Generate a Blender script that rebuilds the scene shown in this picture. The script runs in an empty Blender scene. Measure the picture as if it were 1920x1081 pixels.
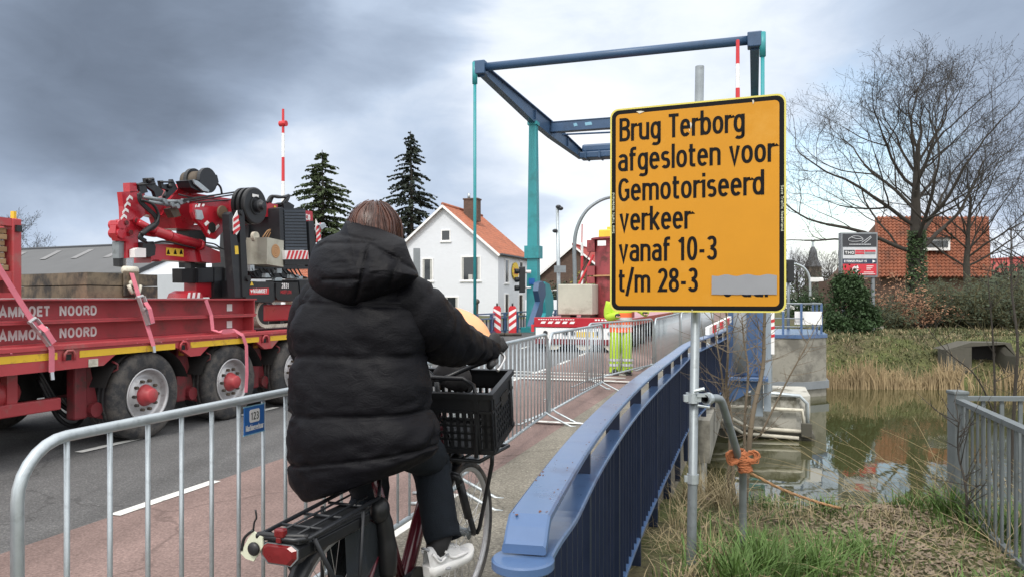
import bpy, bmesh, math, random
from mathutils import Vector, Matrix, noise as mnoise
C = bpy.context.scene.collection
R = math.radians
scn = bpy.context.scene

# ------------------------------------------------------------------ camera
CAMH = 1.5
cam_d = bpy.data.cameras.new('camera'); cam = bpy.data.objects.new('camera', cam_d); C.objects.link(cam)
cam.location = (0, 0, CAMH); cam.rotation_euler = (R(90), 0, 0)
cam_d.sensor_width = 36; cam_d.lens = 26.25; cam_d.shift_y = 0.0096
cam_d.clip_start = 0.05; cam_d.clip_end = 4000
scn.camera = cam

# ------------------------------------------------------------------ sky, sun, exposure
SUN_EL, SUN_AZ = 52.0, 196.0         # azimuth clockwise from +Y: soft light from behind the camera
def build_world():
    w = bpy.data.worlds.new('World'); scn.world = w; w.use_nodes = True
    nt = w.node_tree; nt.nodes.clear(); N = nt.nodes.new; L = nt.links.new
    out = N('ShaderNodeOutputWorld')
    sky = N('ShaderNodeTexSky'); sky.sky_type = 'NISHITA'; sky.sun_disc = False
    sky.sun_elevation = R(SUN_EL); sky.sun_rotation = R(SUN_AZ); sky.air_density = 1.3; sky.dust_density = 0.6
    bsky = N('ShaderNodeBackground'); bsky.inputs[1].default_value = 0.15; L(sky.outputs[0], bsky.inputs[0])
    tc = N('ShaderNodeTexCoord')
    def math_(op, a, b=None, clamp=False):
        m = N('ShaderNodeMath'); m.operation = op; m.use_clamp = clamp
        for i, x in enumerate((a, b)):
            if x is None: continue
            if isinstance(x, (int, float)): m.inputs[i].default_value = x
            else: L(x, m.inputs[i])
        return m.outputs[0]
    def noise_(scale, detail, rough, vec, dist=0.0):
        n = N('ShaderNodeTexNoise'); n.inputs['Scale'].default_value = scale; n.inputs['Detail'].default_value = detail
        n.inputs['Roughness'].default_value = rough; n.inputs['Distortion'].default_value = dist
        L(vec, n.inputs['Vector']); return n
    # stretched cloud coordinates, warped
    mp = N('ShaderNodeMapping'); mp.inputs['Scale'].default_value = (1, 1, 2.2); L(tc.outputs['Generated'], mp.inputs[0])
    big = noise_(3.0, 6, .50, mp.outputs[0], .35)
    fine = noise_(9.0, 9, .62, mp.outputs[0], .5)
    warp = N('ShaderNodeVectorMath'); warp.operation = 'SCALE'
    sub = N('ShaderNodeVectorMath'); sub.operation = 'SUBTRACT'; L(big.outputs['Color'], sub.inputs[0]); sub.inputs[1].default_value = (.5, .5, .5)
    L(sub.outputs[0], warp.inputs[0]); warp.inputs['Scale'].default_value = .30
    wv = N('ShaderNodeVectorMath'); wv.operation = 'ADD'; L(tc.outputs['Generated'], wv.inputs[0]); L(warp.outputs[0], wv.inputs[1])
    nrm = N('ShaderNodeVectorMath'); nrm.operation = 'NORMALIZE'; L(wv.outputs[0], nrm.inputs[0])
    def bank(direction, inner, outer):
        """soft cloud bank round a compass direction (degrees of angular distance)"""
        d = Vector(direction).normalized()
        dt = N('ShaderNodeVectorMath'); dt.operation = 'DOT_PRODUCT'; L(nrm.outputs[0], dt.inputs[0]); dt.inputs[1].default_value = d
        mr = N('ShaderNodeMapRange'); mr.interpolation_type = 'SMOOTHSTEP'
        mr.inputs['From Min'].default_value = math.cos(R(outer)); mr.inputs['From Max'].default_value = math.cos(R(inner))
        L(dt.outputs['Value'], mr.inputs['Value']); return mr.outputs[0]
    val = math_('ADD', 0.75, math_('MULTIPLY', math_('SUBTRACT', fine.outputs[0], .5), .22))
    val = math_('ADD', val, math_('MULTIPLY', math_('SUBTRACT', big.outputs[0], .5), .42))
    def darken(v, b, amt): return math_('MULTIPLY', v, math_('SUBTRACT', 1.0, math_('MULTIPLY', b, amt)))
    val = darken(val, bank((-.66, 1, .33), 3, 15.5), .44)
    val = darken(val, bank((-.47, 1, .40), 2, 14), .40)
    val = darken(val, bank((-.24, 1, .40), 2, 11), .30)
    val = darken(val, bank((-.13, 1, .22), 1, 9), .20)
    val = darken(val, bank((-.02, 1, .14), 1, 7), .16)
    val = darken(val, bank((.78, 1, .42), 4, 17), .40)
    br = math_('ADD', bank((.085, 1, .075), 1, 6), math_('MULTIPLY', bank((-.06, 1, .09), 1, 6), .6))
    br = math_('ADD', br, math_('MULTIPLY', bank((.10, 1, .27), 2, 14), .35))
    br = math_('ADD', br, math_('MULTIPLY', bank((.44, 1, .08), 1, 9), .7))
    val = math_('ADD', val, math_('MULTIPLY', br, .22))
    sep = N('ShaderNodeSeparateXYZ'); L(tc.outputs['Generated'], sep.inputs[0])
    # brighter overcast overhead and behind the camera
    ov = N('ShaderNodeMapRange'); ov.inputs['From Min'].default_value = .42; ov.inputs['From Max'].default_value = .85
    ov.inputs['To Max'].default_value = .42; L(sep.outputs[2], ov.inputs['Value'])
    bk = N('ShaderNodeMapRange'); bk.inputs['From Min'].default_value = .35; bk.inputs['From Max'].default_value = -.5
    bk.inputs['To Max'].default_value = .32; L(sep.outputs[1], bk.inputs['Value'])
    val = math_('ADD', val, math_('ADD', ov.outputs[0], bk.outputs[0]))
    val = math_('MAXIMUM', val, 0.05)
    ramp = N('ShaderNodeValToRGB'); e = ramp.color_ramp.elements
    e[0].position = 0.0; e[0].color = (.055, .07, .10, 1)
    e[1].position = 1.0; e[1].color = (1.0, 1.0, 1.0, 1)
    for p, c in ((.2, (.10, .125, .17, 1)), (.42, (.28, .345, .455, 1)), (.6, (.48, .57, .71, 1)), (.78, (.76, .82, .91, 1))):
        n = e.new(p); n.color = c
    L(val, ramp.inputs[0])
    gain = math_('ADD', 1.0, math_('ADD', ov.outputs[0], bk.outputs[0]))
    mul = N('ShaderNodeVectorMath'); mul.operation = 'SCALE'; L(ramp.outputs[0], mul.inputs[0]); L(gain, mul.inputs['Scale'])
    bcl = N('ShaderNodeBackground'); L(mul.outputs[0], bcl.inputs[0]); bcl.inputs[1].default_value = .88
    # gaps of blue
    gap = math_('ADD', bank((.425, 1, .165), 1.5, 8.5), math_('MULTIPLY', bank((.07, 1, .115), .3, 3.0), .55), True)
    gn = N('ShaderNodeMapRange'); gn.interpolation_type = 'SMOOTHSTEP'; gn.inputs['From Min'].default_value = .38; gn.inputs['From Max'].default_value = .62
    gn.inputs['To Min'].default_value = 1.0; gn.inputs['To Max'].default_value = .6; L(fine.outputs[0], gn.inputs['Value'])
    gap = math_('MULTIPLY', gap, gn.outputs[0])
    cover = math_('SUBTRACT', 1.0, math_('MULTIPLY', gap, .95), True)
    mix = N('ShaderNodeMixShader'); L(cover, mix.inputs[0]); L(bsky.outputs[0], mix.inputs[1]); L(bcl.outputs[0], mix.inputs[2])
    L(mix.outputs[0], out.inputs[0])
build_world()
sun_d = bpy.data.lights.new('sun', 'SUN'); sun = bpy.data.objects.new('sun', sun_d); C.objects.link(sun)
sun_d.energy = 1.5; sun_d.angle = R(10); sun_d.color = (1.0, .95, .87)
_az, _el = R(SUN_AZ), R(SUN_EL)
_sd = Vector((math.sin(_az)*math.cos(_el), math.cos(_az)*math.cos(_el), math.sin(_el)))
sun.rotation_euler = _sd.to_track_quat('Z', 'Y').to_euler(); sun.location = _sd*50
scn.view_settings.view_transform = 'Standard'; scn.view_settings.look = 'None'
scn.view_settings.gamma = 1; scn.view_settings.exposure = 0.43

# ------------------------------------------------------------------ coordinates
FPX = 1400.0
A = R(18.0); SA, CA = math.sin(A), math.cos(A)
def P(px, py, Y): return Vector(((px-960)/FPX*Y, Y, CAMH+(559-py)/FPX*Y))     # a point of the place seen at that pixel, Y metres out
def G(t, s, z=0.0): return Vector((t*CA+s*SA, -t*SA+s*CA, z))                   # road frame (t right of the road axis, s along it) -> world
def RT(px, py, t):                                                                # a point of the plane t = const -> (t, s, z)
    xr = (px-960)/FPX; Y = t/(xr*CA-SA)
    return Vector((t, (xr*SA+CA)*Y, CAMH+(559-py)/FPX*Y))
def sstep(a, b, x):
    if a == b: return float(x >= a)
    x = max(0., min(1., (x-a)/(b-a))); return x*x*(3-2*x)
def hump(s): return .15*sstep(15, 24, s)
def catmull(pts, n):
    pts = [Vector(p) for p in pts]; q = [pts[0]*2-pts[1]]+pts+[pts[-1]*2-pts[-2]]; out = []
    for i in range(1, len(q)-2):
        for k in range(n):
            u = k/n; a, b, c, d = q[i-1], q[i], q[i+1], q[i+2]
            out.append(.5*((2*b)+(c-a)*u+(2*a-5*b+4*c-d)*u*u+(3*b-a-3*c+d)*u**3))
    out.append(pts[-1]); return out

# ------------------------------------------------------------------ materials
def mat(name, col, rough=.6, metal=0., var=.12, vscale=3.0, bump=0., bscale=30., spec=.5, dirt=None, dirt_amt=0., dscale=4., dthr=.55, sheen=0., coat=0., ev=False):
    m = bpy.data.materials.new(name); m.use_nodes = True; nt = m.node_tree; N = nt.nodes.new; L = nt.links.new
    b = nt.nodes['Principled BSDF']; b.inputs['Roughness'].default_value = rough; b.inputs['Metallic'].default_value = metal
    b.inputs['Specular IOR Level'].default_value = spec
    if sheen: b.inputs['Sheen Weight'].default_value = sheen
    if coat: b.inputs['Coat Weight'].default_value = coat; b.inputs['Coat Roughness'].default_value = .15
    tc = N('ShaderNodeTexCoord'); co = tc.outputs['Object']
    n = N('ShaderNodeTexNoise'); n.inputs['Scale'].default_value = vscale; n.inputs['Detail'].default_value = 6; n.inputs['Roughness'].default_value = .65
    L(co, n.inputs['Vector'])
    r = N('ShaderNodeMapRange'); r.inputs['From Min'].default_value = .25; r.inputs['From Max'].default_value = .75
    r.inputs['To Min'].default_value = 1-var; r.inputs['To Max'].default_value = 1+var; L(n.outputs[0], r.inputs['Value'])
    s = N('ShaderNodeVectorMath'); s.operation = 'SCALE'; s.inputs[0].default_value = col; L(r.outputs[0], s.inputs['Scale'])
    c = s.outputs[0]
    if dirt:
        n2 = N('ShaderNodeTexNoise'); n2.inputs['Scale'].default_value = dscale; n2.inputs['Detail'].default_value = 9; n2.inputs['Roughness'].default_value = .72
        L(co, n2.inputs['Vector'])
        r2 = N('ShaderNodeMapRange'); r2.inputs['From Min'].default_value = dthr; r2.inputs['From Max'].default_value = dthr+.13; r2.inputs['To Max'].default_value = dirt_amt
        L(n2.outputs[0], r2.inputs['Value'])
        mx = N('ShaderNodeMix'); mx.data_type = 'RGBA'; L(r2.outputs[0], mx.inputs[0]); L(c, mx.inputs[6]); mx.inputs[7].default_value = (*dirt, 1); c = mx.outputs[2]
    L(c, b.inputs['Base Color'])
    rr = N('ShaderNodeMapRange'); rr.inputs['To Min'].default_value = max(.03, rough-.12); rr.inputs['To Max'].default_value = min(1, rough+.12)
    L(n.outputs[0], rr.inputs['Value']); L(rr.outputs[0], b.inputs['Roughness'])
    if bump:
        n3 = N('ShaderNodeTexNoise'); n3.inputs['Scale'].default_value = bscale; n3.inputs['Detail'].default_value = 5; L(co, n3.inputs['Vector'])
        bm = N('ShaderNodeBump'); bm.inputs['Strength'].default_value = bump; bm.inputs['Distance'].default_value = .02
        L(n3.outputs[0], bm.inputs['Height']); L(bm.outputs[0], b.inputs['Normal'])
    return m
M = {}
def mk(k, *a, **kw): M[k] = mat(k, *a, **kw)
mk('red_paint', (.41,.052,.060), .45, var=.14, vscale=2.5, dirt=(.30,.13,.115), dirt_amt=.85, dscale=4.2, dthr=.53)
mk('beam_red', (.37,.045,.055), .5, var=.18, vscale=1.8, dirt=(.16,.05,.045), dirt_amt=.7, dscale=2.6, dthr=.52)
mk('crane_red', (.42,.018,.032), .3, var=.08, coat=.3, dirt=(.12,.012,.015), dirt_amt=.5, dscale=6, dthr=.58)
mk('dark_red', (.16,.018,.024), .6, var=.25, dirt=(.05,.03,.025), dirt_amt=.8, dscale=5, dthr=.48)
mk('black_paint', (.016,.018,.022), .38, var=.2, dirt=(.05,.05,.05), dirt_amt=.6)
mk('black_plastic', (.012,.013,.015), .42, var=.2)
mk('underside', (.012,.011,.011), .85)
mk('rubber', (.032,.033,.036), .8, var=.25, vscale=8, dirt=(.11,.10,.09), dirt_amt=.8, dscale=5, dthr=.45, bump=.25, bscale=60)
mk('grille', (.04,.05,.065), .4, var=.2)
mk('rim_steel', (.5,.5,.51), .42, metal=.55, var=.1, dirt=(.2,.17,.15), dirt_amt=.6, dscale=9)
mk('zinc', (.46,.51,.54), .42, metal=.55, var=.10, vscale=14, dirt=(.28,.31,.33), dirt_amt=.6, dscale=18)
mk('zinc_dark', (.25,.28,.30), .48, metal=.5, var=.18, vscale=9, dirt=(.13,.14,.14), dirt_amt=.7, dscale=10)
mk('fence_grey', (.135,.155,.165), .55, var=.15, vscale=6, dirt=(.07,.08,.07), dirt_amt=.7, dscale=5)
mk('steel', (.6,.6,.6), .3, metal=.9, var=.1)
mk('white_paint', (.78,.78,.77), .5, var=.05, dirt=(.5,.48,.44), dirt_amt=.5, dscale=5)
mk('letter_white', (.72,.70,.70), .5, var=.08, vscale=12, dirt=(.5,.25,.25), dirt_amt=.6, dscale=14, dthr=.6)
mk('plain_white', (.82,.82,.82), .5, var=.03)
mk('cream', (.60,.57,.48), .7, var=.2, vscale=7, dirt=(.25,.22,.17), dirt_amt=.8)
mk('yellow_sticker', (.72,.46,.03), .5, var=.1, dirt=(.25,.1,.05), dirt_amt=.85, dscale=7, dthr=.56)
mk('sign_yellow', (.55,.245,.014), .4, var=.06, vscale=2.5, spec=.25, dirt=(.64,.34,.06), dirt_amt=.4, dscale=2.2, dthr=.56)
mk('sign_rim', (.66,.58,.12), .4, var=.06)
mk('sign_black', (.007,.007,.008), .55, var=.2, spec=.12)
mk('duct_tape', (.27,.28,.30), .4, metal=.2, var=.06, vscale=4, bump=.05, bscale=15)
mk('rail_blue', (.066,.125,.255), .30, var=.12, vscale=5, dirt=(.035,.06,.14), dirt_amt=.7, dscale=4, dthr=.55, coat=.25)
mk('rail_navy', (.009,.018,.046), .42, var=.15, vscale=6, dirt=(.012,.02,.06), dirt_amt=.6)
mk('bridge_blue', (.038,.085,.17), .4, var=.14, vscale=1.2, dirt=(.02,.04,.08), dirt_amt=.7, dscale=1.8)
mk('teal', (.03,.27,.30), .42, var=.1, vscale=1.0, dirt=(.02,.16,.17), dirt_amt=.7, dscale=1.6)
mk('teal_dark', (.012,.11,.115), .45, var=.12)
mk('asphalt', (.115,.115,.117), .85, var=.14, vscale=1.2, bump=.5, bscale=90)
mk('jacket', (.0034,.0034,.0054), .55, var=.10, vscale=12, bump=.12, bscale=220, spec=.16)
def _creases():
    m = M['jacket']; nt = m.node_tree; N = nt.nodes.new; L = nt.links.new; b = nt.nodes['Principled BSDF']
    tc = N('ShaderNodeTexCoord'); mp = N('ShaderNodeMapping'); mp.inputs['Scale'].default_value = (1,1,1.8); L(tc.outputs['Object'], mp.inputs[0])
    n = N('ShaderNodeTexNoise'); n.inputs['Scale'].default_value = 17; n.inputs['Detail'].default_value = 4; n.inputs['Distortion'].default_value = 2.2; L(mp.outputs[0], n.inputs['Vector'])
    bm = N('ShaderNodeBump'); bm.inputs['Strength'].default_value = .20; bm.inputs['Distance'].default_value = .012; L(n.outputs[0], bm.inputs['Height'])
    old = b.inputs['Normal'].links[0].from_socket; L(old, bm.inputs['Normal']); L(bm.outputs[0], b.inputs['Normal'])
_creases()
mk('rust_spot', (.13,.05,.025), .9, var=.4, vscale=40)
mk('roof_light', (.20,.20,.205), .7)
mk('jeans', (.012,.016,.022), .85, var=.2, vscale=20, bump=.3, bscale=300, spec=.2)
mk('skin', (.55,.32,.23), .5, var=.05)
mk('glove', (.02,.02,.022), .7)
mk('hair', (.045,.018,.013), .42, var=.35, vscale=25)
mk('hair_light', (.095,.038,.026), .42, var=.3, vscale=25)
mk('shoe_white', (.70,.70,.70), .55, var=.05)
mk('shoe_sole', (.78,.78,.77), .6, var=.05)
mk('shoe_grey', (.3,.31,.33), .5)
mk('maroon', (.10,.012,.022), .22, var=.08, coat=.6)
mk('red_lens', (.15,.008,.010), .3, var=.2, vscale=30, coat=.15)
mk('pale_cloth', (.58,.60,.47), .7, var=.08)
mk('peach', (.80,.40,.20), .45, var=.03)
mk('hivis', (.42,.62,.04), .7, var=.1, vscale=6)
mk('hivis_orange', (.85,.16,.05), .7, var=.08)
mk('reflective', (.55,.56,.57), .4)
mk('concrete', (.27,.26,.225), .85, var=.18, vscale=1.6, bump=.3, bscale=18, dirt=(.11,.105,.09), dirt_amt=.85, dscale=1.1, dthr=.46)
mk('concrete_light', (.44,.435,.37), .85, var=.16, vscale=1.3, dirt=(.26,.25,.2), dirt_amt=.7, dscale=2.2, dthr=.52)
mk('pier_white', (.44,.43,.385), .85, var=.2, vscale=1.2, bump=.3, bscale=10, dirt=(.10,.095,.07), dirt_amt=.9, dscale=2.2, dthr=.46)
mk('house_white', (.66,.69,.74), .8, var=.04, vscale=.8)
mk('shed_white', (.74,.77,.82), .7, var=.03)
mk('brick_brown', (.10,.062,.045), .9, var=.18, vscale=2.0)
mk('roof_tile', (.36,.125,.07), .75, var=.3, vscale=2.2, dirt=(.22,.085,.05), dirt_amt=.7, dscale=1.3, dthr=.5)
mk('roof_orange', (.24,.082,.042), .8, var=.32, vscale=1.5, dirt=(.09,.04,.025), dirt_amt=.8, dscale=1.1, dthr=.52)
mk('roof_red', (.30,.05,.04), .75, var=.15, vscale=2)
mk('roof_grey', (.105,.108,.112), .85, var=.12, vscale=.7)
mk('roof_dark', (.06,.065,.075), .8, var=.12)
mk('glass_dark', (.02,.026,.03), .08, var=.2, spec=.8)
mk('wood_plank', (.33,.22,.12), .85, var=.35, vscale=5, dirt=(.10,.075,.05), dirt_amt=.7, dscale=6)
mk('rusty_steel', (.10,.078,.056), .7, var=.3, vscale=3, dirt=(.045,.042,.04), dirt_amt=.85, dscale=3.0, dthr=.46)
mk('slab_steel', (.19,.15,.10), .65, var=.35, vscale=2.2, dirt=(.022,.022,.022), dirt_amt=.92, dscale=1.7, dthr=.46)
mk('post_grey', (.27,.32,.37), .5)
mk('curtain', (.45,.45,.43), .9)
mk('old_concrete', (.085,.08,.065), .9, var=.2, dirt=(.06,.06,.045), dirt_amt=.8, dscale=1.5, dthr=.46)
mk('column_red', (.27,.05,.058), .6, var=.2, vscale=1.5, dirt=(.09,.025,.022), dirt_amt=.85, dscale=3.5, dthr=.5)
mk('strap_pink', (.62,.17,.22), .8, var=.12, vscale=10)
mk('bark', (.05,.045,.036), .95, var=.25, vscale=3, bump=.4, bscale=14)
mk('twig', (.042,.036,.030), .95, var=.2)
mk('sapling_bark', (.15,.12,.085), .9, var=.3, vscale=9)
mk('twig_olive', (.105,.10,.05), .9, var=.25)
mk('ivy', (.035,.07,.02), .6, var=.4, vscale=5)
mk('needle', (.050,.074,.028), .8, var=.35, vscale=.7)
mk('needle_dark', (.020,.032,.021), .8, var=.35, vscale=.7)
mk('thuja', (.026,.058,.016), .7, var=.45, vscale=1.8)
mk('hedge', (.040,.055,.028), .75, var=.4, vscale=1.2)
mk('brown_leaf', (.29,.15,.085), .8, var=.35, vscale=3)
mk('grass_green', (.075,.140,.028), .7, var=.35, vscale=2)
mk('grass_olive', (.075,.088,.032), .8, var=.35, vscale=1.2)
mk('grass_dry', (.29,.235,.135), .85, var=.3, vscale=3)
mk('reed', (.30,.225,.125), .85, var=.3, vscale=1.5)
mk('leaf_litter', (.20,.155,.11), .85, var=.4, vscale=8)
mk('rope_orange', (.46,.165,.07), .85, var=.2, vscale=30)
mk('rope_tan', (.42,.24,.12), .9, var=.2)
mk('blue_sign', (.02,.13,.42), .45, var=.06)
mk('sky_blue_plate', (.20,.42,.56), .45)
mk('signal_red', (.58,.03,.04), .45, var=.08)
mk('sign_red', (.56,.03,.05), .45)
mk('sign_dark', (.035,.038,.045), .4)
mk('sign_grey', (.20,.22,.24), .45)
mk('sign_silver', (.55,.57,.60), .45)
mk('navy_plate', (.025,.04,.085), .45)
mk('slate', (.085,.09,.10), .8)
mk('tower_brick', (.13,.105,.085), .9)
mk('yellow', (.75,.52,.05), .5)
mk('autumn_yellow', (.22,.19,.04), .8, var=.4)
mk('brown_disc', (.14,.085,.05), .8, var=.2)
mk('amber', (.6,.25,.03), .25)
# ------------------------------------------------------------------ mesh builder
class MB:
    def __init__(s): s.v = []; s.f = []; s.m = []; s.mi = 0; s.sm = []; s.smooth = False
    def add(s, vs, fs):
        o = len(s.v); s.v.extend([tuple(x) for x in vs])
        for f in fs: s.f.append(tuple(i+o for i in f)); s.m.append(s.mi); s.sm.append(s.smooth)
    def box(s, lo, hi, bev=0.0, mtx=None):
        lo, hi = Vector(lo), Vector(hi)
        for i in range(3):
            if lo[i] > hi[i]: lo[i], hi[i] = hi[i], lo[i]
        if bev <= 0:
            vs = [Vector((x, y, z)) for z in (lo.z, hi.z) for y in (lo.y, hi.y) for x in (lo.x, hi.x)]
            fs = [(0,2,3,1),(4,5,7,6),(0,1,5,4),(2,6,7,3),(0,4,6,2),(1,3,7,5)]
        else:
            b = min(bev, *(.49*(hi-lo)[i] for i in range(3)))
            bm = bmesh.new(); bmesh.ops.create_cube(bm, size=1)
            for v in bm.verts: v.co = Vector(((lo.x+hi.x)/2+v.co.x*(hi.x-lo.x), (lo.y+hi.y)/2+v.co.y*(hi.y-lo.y), (lo.z+hi.z)/2+v.co.z*(hi.z-lo.z)))
            bmesh.ops.bevel(bm, geom=bm.edges[:], offset=b, segments=2, affect='EDGES', profile=.5)
            vs = [v.co.copy() for v in bm.verts]; bm.verts.index_update(); fs = [[v.index for v in f.verts] for f in bm.faces]; bm.free()
        if mtx: vs = [mtx @ v for v in vs]
        s.add(vs, fs)
    def obox(s, o, ex, ey, ez):
        """box from a corner and three edge vectors"""
        o, ex, ey, ez = map(Vector, (o, ex, ey, ez))
        vs = [o+ex*a+ey*b+ez*c for c in (0,1) for b in (0,1) for a in (0,1)]
        fs = [(0,2,3,1),(4,5,7,6),(0,1,5,4),(2,6,7,3),(0,4,6,2),(1,3,7,5)]
        if ex.cross(ey).dot(ez) < 0: fs = [f[::-1] for f in fs]
        s.add(vs, fs)
    def prism(s, pts, off):
        """polygon (list of 3-D points, one plane) extruded by the vector off"""
        pts = [Vector(p) for p in pts]; off = Vector(off); n = len(pts)
        nr = Vector((0,0,0))
        for i in range(n): nr += pts[i].cross(pts[(i+1) % n])
        if nr.dot(off) > 0: pts = pts[::-1]
        s.add(pts+[p+off for p in pts], [tuple(range(n)), tuple(range(2*n-1, n-1, -1))]+[(i, i+n, (i+1) % n+n, (i+1) % n) for i in range(n)])
    def poly(s, pts): s.add(pts, [tuple(range(len(pts)))])
    def tube(s, path, r, n=8, cap=True, flat=None):
        """tube along a path; r number or list; flat=(vector, ratio) squashes"""
        path = [Vector(p) for p in path]; k = len(path)
        if k < 2: return
        rr = r if isinstance(r, (list, tuple)) else [r]*k
        T = [(path[min(i+1, k-1)]-path[max(i-1, 0)]) for i in range(k)]
        T = [t.normalized() if t.length > 1e-9 else Vector((0,0,1)) for t in T]
        u = T[0].orthogonal().normalized(); vs = []
        for i in range(k):
            u = (u-T[i]*u.dot(T[i]))
            u = u.normalized() if u.length > 1e-6 else T[i].orthogonal().normalized()
            w = T[i].cross(u)
            for j in range(n):
                a = 2*math.pi*j/n; d = u*math.cos(a)+w*math.sin(a)
                if flat: fv = Vector(flat[0]).normalized(); d = d-fv*d.dot(fv)*(1-flat[1])
                vs.append(path[i]+d*rr[i])
        fs = [(i*n+j, i*n+(j+1) % n, (i+1)*n+(j+1) % n, (i+1)*n+j) for i in range(k-1) for j in range(n)]
        if cap: fs += [tuple(range(n-1, -1, -1)), tuple((k-1)*n+j for j in range(n))]
        s.add(vs, fs)
    def ribbon(s, path, wid, thick, wdir):
        path = [Vector(p) for p in path]; w = Vector(wdir).normalized(); vs = []; k = len(path)
        for i in range(k):
            t = (path[min(i+1, k-1)]-path[max(i-1, 0)]).normalized(); ww = (w-t*w.dot(t)).normalized(); nn = t.cross(ww)
            for a, b in ((-1,-1),(1,-1),(1,1),(-1,1)): vs.append(path[i]+ww*a*wid/2+nn*b*thick/2)
        fs = [(i*4+j, i*4+(j+1) % 4, (i+1)*4+(j+1) % 4, (i+1)*4+j) for i in range(k-1) for j in range(4)]+[(3,2,1,0), tuple((k-1)*4+j for j in range(4))]
        s.add(vs, fs)
    def lathe(s, prof, n, o, ax, cap=False):
        """profile [(radius, height)] spun round the axis ax through o"""
        o = Vector(o); ax = Vector(ax).normalized(); u = ax.orthogonal().normalized(); w = ax.cross(u); vs = []
        for r, h in prof:
            for j in range(n):
                a = 2*math.pi*j/n; vs.append(o+ax*h+(u*math.cos(a)+w*math.sin(a))*r)
        k = len(prof)
        fs = [(i*n+j, i*n+(j+1) % n, (i+1)*n+(j+1) % n, (i+1)*n+j) for i in range(k-1) for j in range(n)]
        if cap: fs += [tuple(range(n-1, -1, -1)), tuple((k-1)*n+j for j in range(n))]
        s.add(vs, fs)
    def cyl(s, o, ax, r, h, n=24): s.lathe([(r, 0), (r, h)], n, o, ax, True)
    def ell(s, c, rx, ry, rz, n=16, m=10, mtx=None):
        vs = []; c = Vector(c)
        for i in range(m+1):
            a = math.pi*i/m
            for j in range(n):
                b = 2*math.pi*j/n; p = Vector((rx*math.sin(a)*math.cos(b), ry*math.sin(a)*math.sin(b), rz*math.cos(a)))
                if mtx: p = mtx @ p
                vs.append(c+p)
        s.add(vs, [(i*n+j, (i+1)*n+j, (i+1)*n+(j+1) % n, i*n+(j+1) % n) for i in range(m) for j in range(n)])
    def grid(s, rows):
        k = len(rows[0]); vs = [p for r in rows for p in r]
        s.add(vs, [(i*k+j, i*k+j+1, (i+1)*k+j+1, (i+1)*k+j) for i in range(len(rows)-1) for j in range(k-1)])
    def text(s, string, o, ex, ey, w=None, h=None, bold=0.0):
        """flat lettering: o lower left of the box (baseline), ex / ey unit axes; w width and h height of the capital letters"""
        vs, fs = glyphs(string, bold)
        x0 = min(v[0] for v in vs); x1 = max(v[0] for v in vs)
        sy = (h or 1)/0.72; sx = (w/(x1-x0)) if w else sy
        o, ex, ey = Vector(o), Vector(ex), Vector(ey)
        s.add([o+ex*((v[0]-x0)*sx)+ey*(v[1]*sy) for v in vs], fs)
    def build(s, name, mats, parent=None, fix=False):
        me = bpy.data.meshes.new(name); base = BASE.get(parent.name) if parent else None
        vs = s.v if base is None else [(x-base[0], y-base[1], z-base[2]) for x, y, z in s.v]
        me.from_pydata(vs, [], s.f)
        if not isinstance(mats, (list, tuple)): mats = [mats]
        for m in mats: me.materials.append(M[m] if isinstance(m, str) else m)
        me.polygons.foreach_set('material_index', s.m); me.polygons.foreach_set('use_smooth', s.sm)
        if fix:
            bm = bmesh.new(); bm.from_mesh(me); bmesh.ops.recalc_face_normals(bm, faces=bm.faces[:]); bm.to_mesh(me); bm.free()
        me.update()
        o = bpy.data.objects.new(name, me); C.objects.link(o)
        if parent: o.parent = parent; BASE[o.name] = base
        return o
BASE = {}
_gc = {}
def glyphs(string, bold=0.0):
    k = (string, bold)
    if k not in _gc:
        cu = bpy.data.curves.new('lettering', 'FONT'); cu.body = string; cu.offset = bold; cu.resolution_u = 4; cu.fill_mode = 'FRONT'
        o = bpy.data.objects.new('lettering', cu); C.objects.link(o); bpy.context.view_layer.update()
        me = o.to_mesh(); vs = [tuple(v.co) for v in me.vertices]; fs = [tuple(p.vertices) for p in me.polygons]
        o.to_mesh_clear(); bpy.data.objects.remove(o); bpy.data.curves.remove(cu); _gc[k] = (vs, fs)
    return _gc[k]
def props(o, label, cat, group=None):
    o['label'] = label; o['category'] = cat
    if group: o['group'] = group
    return o
def thing(name, label, cat, base=(0,0,0), group=None, road=False, rot=None):
    """Empty at the base. road=True: parts are given in road coordinates (t, s, z); otherwise in world coordinates"""
    o = bpy.data.objects.new(name, None); C.objects.link(o); b = Vector(base); o.empty_display_size = .2
    if road: o.location = G(*b); o.rotation_euler = (0, 0, -A)
    elif rot is not None: o.location = b; o.rotation_euler = (0, 0, rot); b = Vector((0,0,0))
    else: o.location = b
    BASE[o.name] = b; return props(o, label, cat, group)
def single(o, label, cat, group=None): return props(o, label, cat, group)
def kids(o): return [c for c in bpy.data.objects if c.parent == o]
_ch = {}
def copy_tree(o, parent=None):
    c = o.copy(); C.objects.link(c)
    if parent: c.parent = parent
    BASE[c.name] = BASE.get(o.name)
    for k in [x for x in o.children]: copy_tree(k, c)
    return c
def kind(o, k): o['kind'] = k; return o
def roadify(mb): mb.v = [tuple(G(*v)) for v in mb.v]; return mb
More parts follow.
